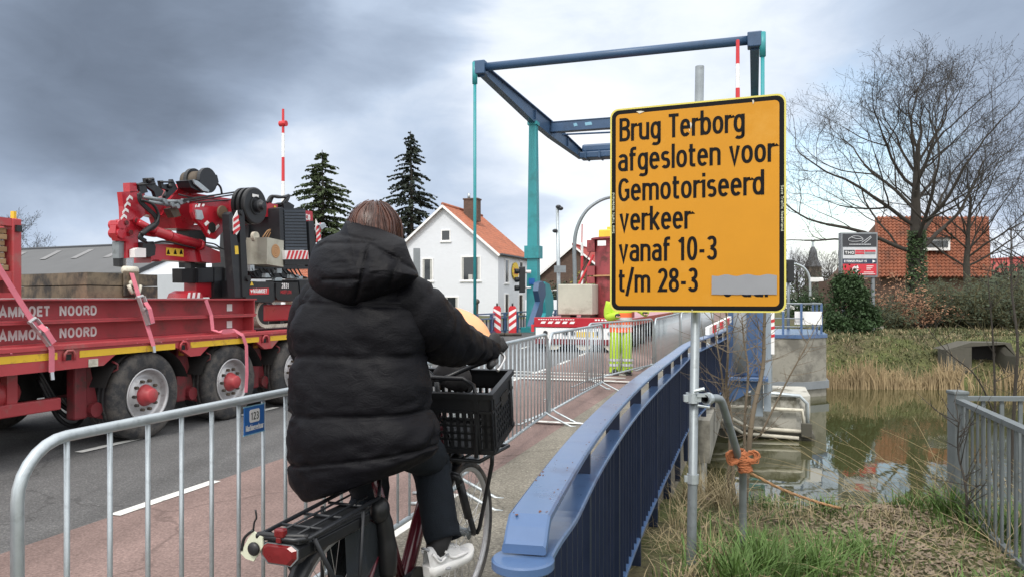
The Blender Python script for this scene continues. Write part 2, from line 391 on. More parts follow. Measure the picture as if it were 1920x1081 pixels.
def skin_body(name, joints, edges, material, parent, levels=2):
    """one continuous figure: joints {name: (xyz, radius)} grown with a Skin modifier, baked to a mesh"""
    ks = list(joints); me = bpy.data.meshes.new(name)
    me.from_pydata([joints[k][0] for k in ks], [(ks.index(a), ks.index(b)) for a, b in edges], [])
    o = bpy.data.objects.new(name, me); C.objects.link(o)
    m = o.modifiers.new('skin', 'SKIN'); m.use_smooth_shade = True
    for i, k in enumerate(ks):
        r = joints[k][1]; r = r if isinstance(r, tuple) else (r, r)
        me.skin_vertices[0].data[i].radius = r; me.skin_vertices[0].data[i].use_root = (i == 0)
    sb = o.modifiers.new('sub', 'SUBSURF'); sb.levels = levels; sb.render_levels = levels
    dg = bpy.context.evaluated_depsgraph_get(); dg.update()
    nm = bpy.data.meshes.new_from_object(o.evaluated_get(dg)); bpy.data.objects.remove(o); bpy.data.meshes.remove(me)
    nm.name = name
    for p in nm.polygons: p.use_smooth = True
    nm.materials.clear(); nm.materials.append(M[material])
    r = bpy.data.objects.new(name, nm); C.objects.link(r)
    b = BASE.get(parent.name)
    if b is not None and b.length: 
        for v in nm.vertices: v.co -= b
    r.parent = parent; BASE[r.name] = b; return r
# ------------------------------------------------------------------ drawn lettering: centre lines of a plain condensed road-sign alphabet
def _E(cx, cy, rx, ry, a0, a1, n=12):
    out = []
    for i in range(n+1):
        a = R(a0+(a1-a0)*i/n); c, s = math.cos(a), math.sin(a); e = .86
        out.append((cx+math.copysign(abs(c)**e, c)*rx, cy+math.copysign(abs(s)**e, s)*ry))
    return out
def _alphabet():
    h = .068; X = .74; g = {}
    def bow(w, x0=0): return _E(x0+w/2, X/2, w/2-h, X/2-h, 0, 360, 24)
    def arch(x0, x1, top=X): rx = (x1-x0)/2; return [(x0, top*.60)]+_E((x0+x1)/2, top-h-.17, rx, .17, 180, 0)+[(x1, 0)]
    w = .50
    g['o'] = (w, [bow(w)]); g['n'] = (w, [[(h,0),(h,X)], arch(h, w-h)]); g['u'] = (w, [[(w-h,0),(w-h,X)], [(h,X)]+[(x, X-y) for x, y in _E(w/2, X-h-.17, w/2-h, .17, 180, 0)]+[(w-h, X*.45)]])
    g['m'] = (.80, [[(h,0),(h,X)], arch(h,.40), arch(.40,.80-h)]); g['r'] = (.335, [[(h,0),(h,X)], [(h, X*.58)]+_E(.29, X-h-.19, .29-h, .19, 180, 80)+[(.335, X-h)]])
    g['b'] = (w, [bow(w), [(h,0),(h,1.02)]]); g['d'] = (w, [bow(w), [(w-h,0),(w-h,1.02)]]); g['l'] = (.14, [[(h,0),(h,1.02)]]); g['i'] = (.14, [[(h,0),(h,X)], [(h,.87),(h,1.02)]])
    g['k'] = (.48, [[(h,0),(h,1.02)], [(h*1.2,.30),(.42,X)], [(.17,.40),(.44,0)]]); g['v'] = (.47, [[(.06,X),(.235,.02),(.41,X)]])
    g['e'] = (.49, [[(h*1.2,.39),(.49-h,.39)]+_E(.245, X/2, .245-h, X/2-h, 8, 318, 22)]); g['g'] = (w, [bow(w), [(w-h,X),(w-h,-.10)]+_E(w/2, -.08, w/2-h, .13, 0, -140)])
    g['a'] = (.48, [[(.48-h,0),(.48-h,.50)]+_E(.24, .50, .24-h, .17, 0, 150), [(.48-h,.42),(.25,.42)]+_E(.245, .24, .245-h, .18, 90, 270)+[(.33,.06),(.48-h,.16)]])
    g['s'] = (.43, [_E(.215, X-h-.14, .215-h, .14, 35, 250, 12)+_E(.215, h+.16, .215-h, .16, 78, -145, 12)])
    g['t'] = (.33, [[(.12,.95),(.12,.2)]+_E(.22, .17, .10, .10, 180, 270)+[(.32,.07)], [(0,X-h*.8),(.32,X-h*.8)]]); g['f'] = (.34, [[(.12,0),(.12,.82)]+_E(.235, .82, .115, .13, 180, 90)+[(.35,.95)], [(0,X-h*.8),(.32,X-h*.8)]])
    g['-'] = (.30, [[(.03,.38),(.27,.38)]]); g['/'] = (.36, [[(.02,-.16),(.34,1.06)]]); g[' '] = (.24, [])
    W = .52
    g['B'] = (W, [[(h,0),(h,1)], [(h,1-h),(.26,1-h)]+_E(.27, .75, .25-h, .25-h, 90, -90)+[(h,.53)], [(.2,.53)]+_E(.27, .30, .25-h+.02, .30-h, 90, -90)+[(h,h)]])
    g['T'] = (.50, [[(0,1-h),(.50,1-h)], [(.25,1),(.25,0)]]); g['G'] = (.55, [_E(.285, .5, .285-h, .5-h, 40, 320, 22)+[(.55-h,.2),(.55-h,.47),(.32,.47)]])
    g['S'] = (.50, [_E(.25, .745, .25-h, .255-h, 30, 262, 12)+_E(.25, .26, .25-h, .26-h, 82, -150, 12)]); g['N'] = (.58, [[(h,0),(h,1)], [(h,1),(.58-h,0)], [(.58-h,0),(.58-h,1)]])
    g['M'] = (.70, [[(h,0),(h,1)], [(h*1.1,.97),(.35,.12),(.70-h*1.1,.97)], [(.70-h,0),(.70-h,1)]]); g['A'] = (.58, [[(.04,0),(.29,.97),(.54,0)], [(.13,.28),(.45,.28)]]); g['O'] = (.58, [_E(.29, .5, .29-h, .5-h, 0, 360, 28)])
    g['E'] = (.46, [[(h,0),(h,1)], [(h,1-h),(.46,1-h)], [(h,.52),(.42,.52)], [(h,h),(.46,h)]]); g['F'] = (.44, [[(h,0),(h,1)], [(h,1-h),(.44,1-h)], [(h,.52),(.40,.52)]]); g['L'] = (.42, [[(h,1),(h,h),(.42,h)]]); g['H'] = (.56, [[(h,0),(h,1)], [(.56-h,0),(.56-h,1)], [(h,.52),(.56-h,.52)]])
    g['R'] = (.54, [[(h,0),(h,1)], [(h,1-h),(.27,1-h)]+_E(.28, .74, .26-h, .26-h, 90, -90)+[(h,.48)], [(.30,.48),(.50,0)]]); g['D'] = (.56, [[(h,0),(h,1)], [(h,1-h),(.26,1-h)]+_E(.26, .5, .30-h, .5-h, 90, -90, 18)+[(h,h)]]); g['C'] = (.52, [_E(.28, .5, .28-h, .5-h, 45, 315, 22)])
    g['0'] = (.48, [_E(.24, .5, .24-h, .5-h, 0, 360, 26)]); g['1'] = (.36, [[(.22,0),(.22,.98)], [(.24,.93),(.04,.78)]]); g['2'] = (.48, [_E(.24, .72, .24-h, .28-h, 165, -25, 14)+[(.09,.07),(.48,.07)]]); g['3'] = (.48, [_E(.23, .745, .23-h, .255-h, 150, -80, 14)+[(.2,.52)], [(.2,.52)]+_E(.235, .27, .245-h, .27-h, 80, -155, 14)])
    g['8'] = (.50, [_E(.25, .755, .23-h, .245-h, 0, 360, 20), _E(.25, .275, .25-h, .275-h, 0, 360, 22)]); g['5'] = (.48, [[(.44,1-h),(.11,1-h),(.09,.55)]+_E(.235, .32, .245-h, .32-h, 120, -150, 16)])
    g['h'] = (w, [[(h,0),(h,1.02)], arch(h, w-h)]); g['c'] = (.45, [_E(.24, X/2, .24-h, X/2-h, 50, 310, 20)])
    return g
ALPHABET = _alphabet()
def letter(o, string, org, ex, ey, w, h, bold=.135, gap=.10, lift=.00025):
    """flat strokes: org = left end of the baseline, w total width, h height of the capitals"""
    org, ex, ey = Vector(org), Vector(ex).normalized(), Vector(ey).normalized(); nz = ex.cross(ey)
    tot = sum(ALPHABET[c][0] for c in string)+gap*(len(string)-1); sx = w/tot; hw = bold*h/2; x = 0; k = 0
    for c in string:
        for pl in ALPHABET[c][1]:
            pts = [Vector(((x+px)*sx, py*h)) for px, py in pl]; q = [pts[0]]
            for p in pts[1:]:
                if (p-q[-1]).length > 1e-6: q.append(p)
            closed = (q[0]-q[-1]).length < h*.01; n = len(q); L_, R_ = [], []
            for i in range(n):
                a = q[i-1] if i else (q[n-2] if closed else None); b = q[i+1] if i < n-1 else (q[1] if closed else None)
                d0 = (q[i]-a).normalized() if a is not None else None; d1 = (b-q[i]).normalized() if b is not None else None
                d0 = d0 or d1; d1 = d1 or d0; n0, n1 = Vector((-d0.y, d0.x)), Vector((-d1.y, d1.x)); m = n0+n1; m = m.normalized() if m.length > .05 else n0
                s = hw/max(.42, m.dot(n0)); L_.append(q[i]+m*s); R_.append(q[i]-m*s)
            z = nz*(lift*(k % 4)); k += 1; T = lambda v: org+ex*v.x+ey*v.y+z
            o.add([T(v) for v in L_]+[T(v) for v in R_], [(i, n+i, n+i+1, i+1) for i in range(n-1)])
        x += ALPHABET[c][0]+gap
# ------------------------------------------------------------------ ground, road, water
WATER = -1.2
def near_edge(t): return 9.4+.30*max(0, t)+.05*math.sin(t*2.3)
def far_edge(t): return 25.6+.26*max(0, t-2)
def ground_z(t, s):
    # gentle bank beside the railing
    if t > -.76:
        z = -.06-.06*sstep(-.5, .3, t)-.08*sstep(3.5, 6.4, s)*1.0
        z -= .04*sstep(1.0, 3.0, t)
        ne = near_edge(t)
        zb = z-(z+1.35)*sstep(ne-3.3, ne+.1, s)-.9*sstep(ne, ne+2.5, s)
        fe = far_edge(t)
        zf = .22+.25*sstep(fe+3, fe+14, s)
        zz = -2.2+(zf+2.2)*sstep(fe-3.0, fe+2.8, s)
        return max(zb, zz) if s < 20 else zz
    if t > -16:
        base = hump(s)-.03
        if 10.4 < s < 22.4: return -2.2
        return base
    return -.03+.1*sstep(20, 60, s)
def build_ground():
    ts = [-400, -200, -100, -60, -40, -28, -20, -16.05, -15.95, -12, -8, -4, -1.5, -.77, -.755]
    x = -.7
    while x < 8: ts.append(x); x += .16
    while x < 30: ts.append(x); x += .8
    ts += [36, 45, 60, 90, 140, 220, 400]
    ss = [-60, -30, -12, -6, -3]
    x = -2.
    while x < 13: ss.append(x); x += .16
    while x < 24: ss.append(x); x += .5
    while x < 36: ss.append(x); x += .3
    x = 37
    while x < 80: ss.append(x); x += 4
    ss += [90, 110, 140, 180, 240, 320, 450, 700, 1200, 2500]
    ss = sorted(ss+[10.39, 10.41, 22.39, 22.41])
    mb = MB(); mb.smooth = True; rows = []
    for s_ in ss:
        r = []
        for t in ts:
            z = ground_z(t, s_)
            if t > -.5 and s_ < 36:
                z += .05*(mnoise.noise(Vector((t*1.3, s_*1.3, 0))))+.025*mnoise.noise(Vector((t*5, s_*5, 3)))
            r.append(G(t, s_, z))
        rows.append(r)
    mb.grid(rows); mb.f = [f[::1] for f in mb.f]
    m = bpy.data.materials.new('soil'); m.use_nodes = True; nt = m.node_tree; N = nt.nodes.new; L = nt.links.new; b = nt.nodes['Principled BSDF']
    tc = N('ShaderNodeTexCoord')
    n1 = N('ShaderNodeTexNoise'); n1.inputs['Scale'].default_value = .9; n1.inputs['Detail'].default_value = 8; L(tc.outputs['Object'], n1.inputs['Vector'])
    n2 = N('ShaderNodeTexNoise'); n2.inputs['Scale'].default_value = 14; n2.inputs['Detail'].default_value = 8; n2.inputs['Roughness'].default_value = .75; L(tc.outputs['Object'], n2.inputs['Vector'])
    cr = N('ShaderNodeValToRGB'); L(n1.outputs[0], cr.inputs[0]); e = cr.color_ramp.elements
    e[0].position = .36; e[0].color = (.085,.075,.045,1); e[1].position = .62; e[1].color = (.075,.10,.030,1)
    c2 = N('ShaderNodeValToRGB'); L(n2.outputs[0], c2.inputs[0]); f = c2.color_ramp.elements
    f[0].position = .3; f[0].color = (.35,.33,.3,1); f[1].position = .7; f[1].color = (1.7,1.55,1.3,1)
    mx = N('ShaderNodeMix'); mx.data_type = 'RGBA'; mx.blend_type = 'MULTIPLY'; mx.inputs[0].default_value = 1; L(cr.outputs[0], mx.inputs[6]); L(c2.outputs[0], mx.inputs[7])
    L(mx.outputs[2], b.inputs['Base Color']); b.inputs['Roughness'].default_value = .95
    bm = N('ShaderNodeBump'); bm.inputs['Strength'].default_value = .8; bm.inputs['Distance'].default_value = .04; L(n2.outputs[0], bm.inputs['Height']); L(bm.outputs[0], b.inputs['Normal'])
    kind(mb.build('ground', m), 'structure')
build_ground()

def stone_mat(name, base, chips, scale, amt, wear=None):
    """asphalt or tarmac: fine aggregate, faint patches, worn tracks"""
    m = bpy.data.materials.new(name); m.use_nodes = True; nt = m.node_tree; N = nt.nodes.new; L = nt.links.new; b = nt.nodes['Principled BSDF']
    tc = N('ShaderNodeTexCoord')
    v = N('ShaderNodeTexVoronoi'); v.inputs['Scale'].default_value = scale; L(tc.outputs['Object'], v.inputs['Vector'])
    n = N('ShaderNodeTexNoise'); n.inputs['Scale'].default_value = scale*.55; n.inputs['Detail'].default_value = 4; L(tc.outputs['Object'], n.inputs['Vector'])
    p = N('ShaderNodeTexNoise'); p.inputs['Scale'].default_value = .8; p.inputs['Detail'].default_value = 7; p.inputs['Roughness'].default_value = .7; L(tc.outputs['Object'], p.inputs['Vector'])
    r = N('ShaderNodeMapRange'); r.inputs['From Min'].default_value = .3; r.inputs['From Max'].default_value = .7; r.inputs['To Min'].default_value = .78; r.inputs['To Max'].default_value = 1.18; L(p.outputs[0], r.inputs['Value'])
    sep = N('ShaderNodeSeparateColor'); L(v.outputs['Color'], sep.inputs[0])
    q = N('ShaderNodeMapRange'); q.inputs['From Min'].default_value = .62; q.inputs['From Max'].default_value = .98; q.inputs['To Max'].default_value = amt; L(sep.outputs[0], q.inputs['Value'])
    mx = N('ShaderNodeMix'); mx.data_type = 'RGBA'; L(q.outputs[0], mx.inputs[0]); mx.inputs[6].default_value = (*base, 1); mx.inputs[7].default_value = (*chips, 1)
    q2 = N('ShaderNodeMapRange'); q2.inputs['From Min'].default_value = .3; q2.inputs['From Max'].default_value = .7; q2.inputs['To Min'].default_value = .72; q2.inputs['To Max'].default_value = 1.28; L(n.outputs[0], q2.inputs['Value'])
    mu = N('ShaderNodeMath'); mu.operation = 'MULTIPLY'; L(r.outputs[0], mu.inputs[0]); L(q2.outputs[0], mu.inputs[1])
    s = N('ShaderNodeVectorMath'); s.operation = 'SCALE'; L(mx.outputs[2], s.inputs[0]); L(mu.outputs[0], s.inputs['Scale'])
    # fine cracks and worn streaks along the road
    wn = N('ShaderNodeTexNoise'); wn.inputs['Scale'].default_value = 1.6; wn.inputs['Detail'].default_value = 5; L(tc.outputs['Object'], wn.inputs['Vector'])
    wa = N('ShaderNodeVectorMath'); wa.operation = 'MULTIPLY_ADD'; L(wn.outputs['Color'], wa.inputs[0]); wa.inputs[1].default_value = (.7,.7,.7); L(tc.outputs['Object'], wa.inputs[2])
    ck = N('ShaderNodeTexVoronoi'); ck.feature = 'DISTANCE_TO_EDGE'; ck.inputs['Scale'].default_value = .42; L(wa.outputs[0], ck.inputs['Vector'])
    cm = N('ShaderNodeMapRange'); cm.inputs['From Min'].default_value = .002; cm.inputs['From Max'].default_value = .008; cm.inputs['To Min'].default_value = .72; L(ck.outputs['Distance'], cm.inputs['Value'])
    rt = N('ShaderNodeMapping'); rt.inputs['Rotation'].default_value = (0,0,A); rt.inputs['Scale'].default_value = (2.2,.06,1); L(tc.outputs['Object'], rt.inputs[0])
    sk = N('ShaderNodeTexNoise'); sk.inputs['Scale'].default_value = 1.0; sk.inputs['Detail'].default_value = 4; L(rt.outputs[0], sk.inputs['Vector'])
    sm = N('ShaderNodeMapRange'); sm.inputs['From Min'].default_value = .35; sm.inputs['From Max'].default_value = .65; sm.inputs['To Min'].default_value = .80; sm.inputs['To Max'].default_value = 1.12; L(sk.outputs[0], sm.inputs['Value'])
    m2 = N('ShaderNodeMath'); m2.operation = 'MULTIPLY'; L(cm.outputs[0], m2.inputs[0]); L(sm.outputs[0], m2.inputs[1])
    s2 = N('ShaderNodeVectorMath'); s2.operation = 'SCALE'; L(s.outputs[0], s2.inputs[0]); L(m2.outputs[0], s2.inputs['Scale']); s = s2
    L(s.outputs[0], b.inputs['Base Color']); b.inputs['Roughness'].default_value = .9; b.inputs['Specular IOR Level'].default_value = .3
    bm = N('ShaderNodeBump'); bm.inputs['Strength'].default_value = .55; bm.inputs['Distance'].default_value = .008; L(n.outputs[0], bm.inputs['Height']); L(bm.outputs[0], b.inputs['Normal'])
    return m
M['road'] = stone_mat('road', (.100,.100,.102), (.22,.22,.215), 110, .5)
M['lane'] = stone_mat('lane', (.198,.140,.127), (.30,.22,.20), 120, .35)
M['path'] = stone_mat('path', (.180,.166,.138), (.36,.335,.28), 95, .6)
SR = [-14+.5*i for i in range(32)]+[2+1.0*i for i in range(60)]+[65, 75, 90, 120, 160, 240]
def strip(name, t0, t1, dz, m, s0=-14, s1=240, k='structure'):
    mb = MB(); ss = sorted(set([s for s in SR if s0 < s < s1]+[s0, s1]))
    mb.grid([[G(t0, s, hump(s)+dz), G(t1, s, hump(s)+dz)] for s in ss]); return kind(mb.build(name, m), k)
strip('road', -14.5, -4.2, .0, 'road')
strip('cycle_lane', -4.205, -2.10, .004, 'lane')
strip('road', -4.2, -2.1, -.004, 'road', s0=12)
def pave():
    pe = lambda s: -.72+.25*(1-sstep(.8, 2.6, s))+.25*sstep(9.5, 12, s); mb = MB(); ss = SR
    mb.grid([[G(-2.14, s, hump(s)+.008), G(-2.10, s, hump(s)+.022), G(pe(s)-.10, s, hump(s)+.03), G(pe(s), s, hump(s)+.03), G(pe(s)+.01, s, hump(s)-.3)] for s in ss]); kind(mb.build('pavement', 'path'), 'structure')
pave()
M['marking'] = mat('marking', (.66,.66,.63), .75, var=.14, vscale=5, dirt=(.20,.19,.18), dirt_amt=.75, dscale=11, dthr=.55)
def markings():
    mb = MB()
    def dash(t, s0, s1, w=.10, z=.009):
        n = max(1, int((s1-s0)/1.0)); 
        for i in range(n):
            a, b = s0+(s1-s0)*i/n, s0+(s1-s0)*(i+1)/n
            mb.poly([G(t-w/2, a, hump(a)+z), G(t+w/2, a, hump(a)+z), G(t+w/2, b, hump(b)+z), G(t-w/2, b, hump(b)+z)])
    def bar(t0, t1, s, w=.12, z=.010):
        mb.poly([G(t0, s, hump(s)+z), G(t1, s, hump(s)+z), G(t1, s+w, hump(s)+z), G(t0, s+w, hump(s)+z)])
    s = 4.05
    for i in range(-3, 12): dash(-4.2, s+i*2.05, s+i*2.05+1.02)
    for i in range(-4, 14): dash(-6.25, 5.6+i*1.5*1.6, 5.6+i*1.5*1.6+.75, .1)
    dash(-2.18, 3.9, 5.3, .09)
    bar(-2.55, -1.75, 8.55, .10, .034); bar(-4.1, -1.2, 13.1, .12, .034)
    bar(-8.0, -2.3, 13.9, .12); bar(-8.0, -2.3, 14.5, .12); bar(-6.2, -2.4, 13.3, .2)
    kind(mb.build('road_markings', 'marking'), 'structure')
markings()

def water():
    m = bpy.data.materials.new('water'); m.use_nodes = True; nt = m.node_tree; N = nt.nodes.new; L = nt.links.new; b = nt.nodes['Principled BSDF']
    b.inputs['Base Color'].default_value = (.055,.056,.023,1); b.inputs['Roughness'].default_value = .025; b.inputs['IOR'].default_value = 1.6; b.inputs['Specular IOR Level'].default_value = .8
    tc = N('ShaderNodeTexCoord'); mp = N('ShaderNodeMapping'); mp.inputs['Scale'].default_value = (1.0, .45, 1); L(tc.outputs['Object'], mp.inputs[0])
    n = N('ShaderNodeTexNoise'); n.inputs['Scale'].default_value = 2.2; n.inputs['Detail'].default_value = 3; n.inputs['Roughness'].default_value = .5; L(mp.outputs[0], n.inputs['Vector'])
    bm = N('ShaderNodeBump'); bm.inputs['Strength'].default_value = .06; bm.inputs['Distance'].default_value = .05; L(n.outputs[0], bm.inputs['Height']); L(bm.outputs[0], b.inputs['Normal'])
    mb = MB(); mb.poly([G(-15.9, 7.5, WATER), G(120, 7.5, WATER), G(120, 60, WATER), G(-15.9, 60, WATER)])
    kind(mb.build('water', m), 'structure')
water()

# ------------------------------------------------------------------ bridge deck, piers
def bridge_deck():
    mb = MB()
    ss = [9.6, 10.5, 12, 14, 16, 18, 20, 22, 24, 25.6]
    for a, b in zip(ss, ss[1:]):
        mb.prism([G(-.53, a, hump(a)-.02), G(-.53, a, -.55), G(-.53, b, -.55), G(-.53, b, hump(b)-.02)], G(-15, 0)-G(0, 0))
    kind(mb.build('bridge_deck', 'concrete'), 'structure')
bridge_deck()
def piers():
    o = MB(); pts = [(-9, 15.3), (.75, 15.3), (1.03, 15.6), (1.03, 17.2), (-9, 17.2)]
    o.prism([G(t, s, -2.4) for t, s in pts], (0,0,2.01)); 
    pr = thing('bridge_pier', 'low weathered white concrete pier with pipes just above the water', 'pier', (-4, 16, -2.4), road=True)
    def rd(mb): return mb
    o = MB(); o.prism([(t, s, -2.4) for t, s in pts], (0,0,2.01)); o.build('pier_body', 'pier_white', pr)
    o = MB(); o.box((-9, 15.24, -1.32), (1.09, 17.3, -1.06), .05); o.build('footing', 'old_concrete', pr)
    for k, path in enumerate(([(-2.5,15.2,-.62),(-.6,15.2,-.62),(.05,15.2,-.60),(.35,15.2,-.62),(.86,15.2,-.62),(.9,15.22,-.95)],
                 [(-2.5,15.18,-.74),(-.9,15.18,-.74),(-.5,15.18,-.80),(-.1,15.18,-1.0),(.85,15.18,-1.02)],
                 [(-2.5,15.17,-.84),(-1.0,15.17,-.84),(-.6,15.17,-.88),(-.2,15.17,-1.12),(.8,15.17,-1.15)],
                 [(-.6,15.25,-.34),(.35,15.25,-.33),(.82,15.26,-.36),(.95,15.3,-.5),(.97,15.3,-1.0)])):
        q = MB(); q.smooth = True; q.tube(path, .035, 8); q.build('pipe', 'cream' if k < 3 else 'zinc', pr)
    q = MB(); q.box((.84,15.12,-1.12), (1.03,15.2,-.86), .01); q.build('junction_box', 'old_concrete', pr)
    p2 = thing('bridge_pier', 'tall grey concrete pier with a chamfered corner and dark band', 'pier', (.8, 24, -2.4), road=True)
    pts = [(-.35, 21.8), (1.25, 21.8), (1.9, 22.5), (1.9, 26.0), (-.35, 26.0)]
    o = MB(); o.prism([(t, s, -2.4) for t, s in pts], (0,0,2.81)); o.build('pier_body', 'concrete', p2)
    o = MB(); e = .07; o.prism([(-.4, 21.8-e, -.98), (1.25+.03, 21.8-e, -.98), (1.9+e, 22.5-.03, -.98), (1.9+e, 26.1, -.98), (-.4, 26.1, -.98)], (0,0,.2)); o.build('band', 'sign_grey', p2)
    o = MB(); o.prism([(-.3, 21.77, .41), (1.28, 21.77, .41), (1.93, 22.5, .41), (1.93, 26.0, .41), (-.3, 26, .41)], (0,0,.1)); o.build('coping', 'rail_blue', p2)
    rl = thing('pier_railing', 'slim blue grey railing round the top of the tall pier', 'railing', (1.2, 22, .51), road=True)
    o = MB(); pa = [(.3,21.95),(1.22,21.95),(1.78,22.6),(1.78,25.8)]
    for z in (.95, .72, 1.5):
        if z < 1.4: o.tube([(t, s, z) for t, s in pa], .018, 6)
    o.tube([(t, s, 1.35) for t, s in pa], .028, 6); o.build('rails', 'zinc_dark', rl)
    for t, s in pa+[(.75, 21.95), (1.78, 24.2)]:
        o = MB(); o.box((t-.03, s-.03, .51), (t+.03, s+.03, 1.36)); o.build('post', 'rail_blue', rl)
    o = MB(); c = G(1.45, 22.05, 0); o.box((1.05, 22.02, .78), (1.75, 22.07, 1.14), .01)
    for b in (1.2, 1.6): o.box((b-.02, 22.07, .85), (b+.02, 22.5, 1.0))
    o = roadify(o); single(o.build('sign_plate', 'plain_white'), 'blank white board hung on the railing of the tall pier', 'sign')
    ab = MB(); ab.box((-1.35, 9.75, -2.3), (-.62, 10.6, -.42), .06); single(roadify(ab).build('abutment_block', 'pier_white'), 'whitewashed concrete block at the water beneath the blue railing', 'block')
    cb = MB(); cb.box((-15.4, 9.6, -2.3), (-1.36, 10.45, -.56)); kind(roadify(cb).build('abutment', 'concrete'), 'structure')
piers()
def culvert():
    t = thing('culvert', 'concrete culvert mouth with a dark opening in the far grassy bank', 'culvert', P(1838, 690, 23.6))
    def q(px, py, Y): return P(px, py, Y*.862)
    o = MB()
    o.prism([q(1775,655,27.3), q(1775,700,27.3), q(1822,708,27.3), q(1822,650,27.3)], (0,.5,0))
    o.prism([q(1885,650,27.3), q(1885,712,27.3), q(1905,715,26.6), q(1905,668,26.6)], (0,.5,0))
    o.prism([q(1775,655,27.35), q(1822,649,27.35), q(1885,645,27.35), q(1905,668,27.35), q(1895,642,27.35), q(1822,641,27.35)], (0,.8,0))
    o.build('wall', 'old_concrete', t, fix=True)
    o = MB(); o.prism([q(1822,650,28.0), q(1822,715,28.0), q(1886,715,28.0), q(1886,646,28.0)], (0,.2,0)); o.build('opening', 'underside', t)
culvert()
# ------------------------------------------------------------------ drawbridge superstructure
def drawbridge():
    k = .85; T0, T1 = -8.5, 0.0; zt = 8.97
    br = thing('drawbridge', 'blue and teal steel drawbridge frame with a raised balance beam over the road', 'drawbridge', (-4.25, 29, .15), road=True)
    s0, s1, sc, sp = 22.86, 37.7, 31.6, 28.97
    for t in (T0, T1):
        o = MB(); w = .13
        # I-shaped balance arm: deep web in the middle, shallow at the tips
        prof = [(s0, zt+.14), (s0, zt-.12), (sp, zt-.40), (sc, zt-.42), (s1, zt-.28), (s1, zt+.10), (sc, zt+.22), (sp, zt+.2)]
        o.prism([(t-.03, s, z) for s, z in prof], (.06,0,0))
        for a, b in zip(prof, prof[1:]+prof[:1]):
            if abs(a[0]-b[0]) < .2: continue
            up = .035 if a[0] > b[0] else -.035
            o.prism([(t-w, a[0], a[1]), (t+w, a[0], a[1]), (t+w, b[0], b[1]), (t-w, b[0], b[1])], (0,0,up))
        for s in (s0+.02, sp, sc, 34.5, s1-.06):
            o.box((t-.11, s, zt-.25), (t+.11, s+.04, zt+.12))
        o.build('balance_arm', 'bridge_blue', br, fix=True)
        o = MB(); o.box((t-.2, s0-.2, zt-.2), (t+.2, s0+.16, zt+.24), .03); o.build('tip_block', 'bridge_blue', br)
        o = MB(); o.smooth = True; o.tube([(t-(.16 if t < -4 else -.22), s0-.12, zt+.12), (t-(.16 if t < -4 else -.22), s0-.12, .2)], .055, 8); o.tube([(t-(.16 if t < -4 else -.22), s0-.12, zt+.2), (t-(.16 if t < -4 else -.22), s0-.12, zt-.5)], .09, 8); o.build('hanging_rod', 'teal', br)
        o = MB(); h0, h1 = .24, .15
        vs = [(t-h0, sp-h0, .1), (t+h0, sp-h0, .1), (t+h0, sp+h0, .1), (t-h0, sp+h0, .1), (t-h1, sp-h1, zt-.5), (t+h1, sp-h1, zt-.5), (t+h1, sp+h1, zt-.5), (t-h1, sp+h1, zt-.5)]
        o.add(vs, [(3,2,1,0),(4,5,6,7),(0,1,5,4),(1,2,6,5),(2,3,7,6),(3,0,4,7)])
        o.box((t-.3, sp-.3, 3.1), (t+.3, sp+.3, 3.6)); o.box((t-.42, sp-.42, .05), (t+.42, sp+.42, .35)); o.box((t-.2, sp-.2, zt-.5), (t+.2, sp+.2, zt-.36))
        p = o.build('pillar', 'teal', br)
        if t < -4:
            o = MB(); o.box((t-.12, sp-.262, 2.05), (t+.12, sp-.24, 2.3)); o.build('plate', 'blue_sign', p)
    o = MB(); o.smooth = True; o.tube([(T0, s0, zt+.05), (T1, s0, zt+.05)], .135, 12); o.build('tip_crossbar', 'bridge_blue', br)
    o = MB(); o.box((T0+.05, sc-.17, zt-.22), (T1-.05, sc+.17, zt+.18)); o.box((T0+.05, sc-.2, zt-.24), (T1-.05, sc+.2, zt-.2)); o.box((T0+.05, sc-.2, zt+.17), (T1-.05, sc+.2, zt+.2)); o.build('cross_beam', 'bridge_blue', br)
    o = MB(); o.box((T0+.1, s1-.9, zt-.42), (T1-.1, s1, zt-.12), .04); o.box((T0+.2, s1-.8, zt-.13), (T1-.2, s1-.1, zt+.28), .1)
    for i in range(12): t = T0+.4+i*.7; o.box((t, s1-1.02, zt-.46), (t+.08, s1-.02, zt-.1))
    o.build('counterweight', 'bridge_blue', br)
    o = MB()
    for z in (.0, -.16): o.tube([(T0+.2, sc+1.3, zt+.1+z), (T1-.2, sc+2.2, zt+.1+z)], .04, 6)
    o.build('bracing', 'bridge_blue', br)
    o = MB(); o.mi = 0
    for t, s, l in ((-6.9, sc-.176, .3), (-4.9, sc-.176, .2), (-7.4, sc-.176, .16)): o.prism([(t, s, zt-.08), (t+l, s, zt-.06), (t+l-.05, s, zt+.07), (t-.03, s, zt+.05)], (0,-.003,0))
    o.build('primer_patch', 'sky_blue_plate', br)
    # teal sculpted foot beside the pillar (drive housing)
    o = MB(); q = [(1008,528),(1017,533),(1024,556),(1025,580),(1016,602),(1010,611),(1002,611),(1010,586),(1008,566)]
    T = -8.0
    o.prism([RT(x, y, T) for x, y in q], (.3,0,0)); o.mi = 1
    o.prism([RT(x, y, T+.31) for x, y in [(1001,530),(1008,527),(1013,534),(1014,552),(1009,568),(1008,585),(999,611),(988,611),(996,585),(1003,565),(999,545)]], (.2,0,0))
    single(roadify(o).build('drive_housing', ['teal', 'bridge_blue'], None, fix=True), 'curved teal and blue housing at the foot of the teal pillar', 'housing')
drawbridge()

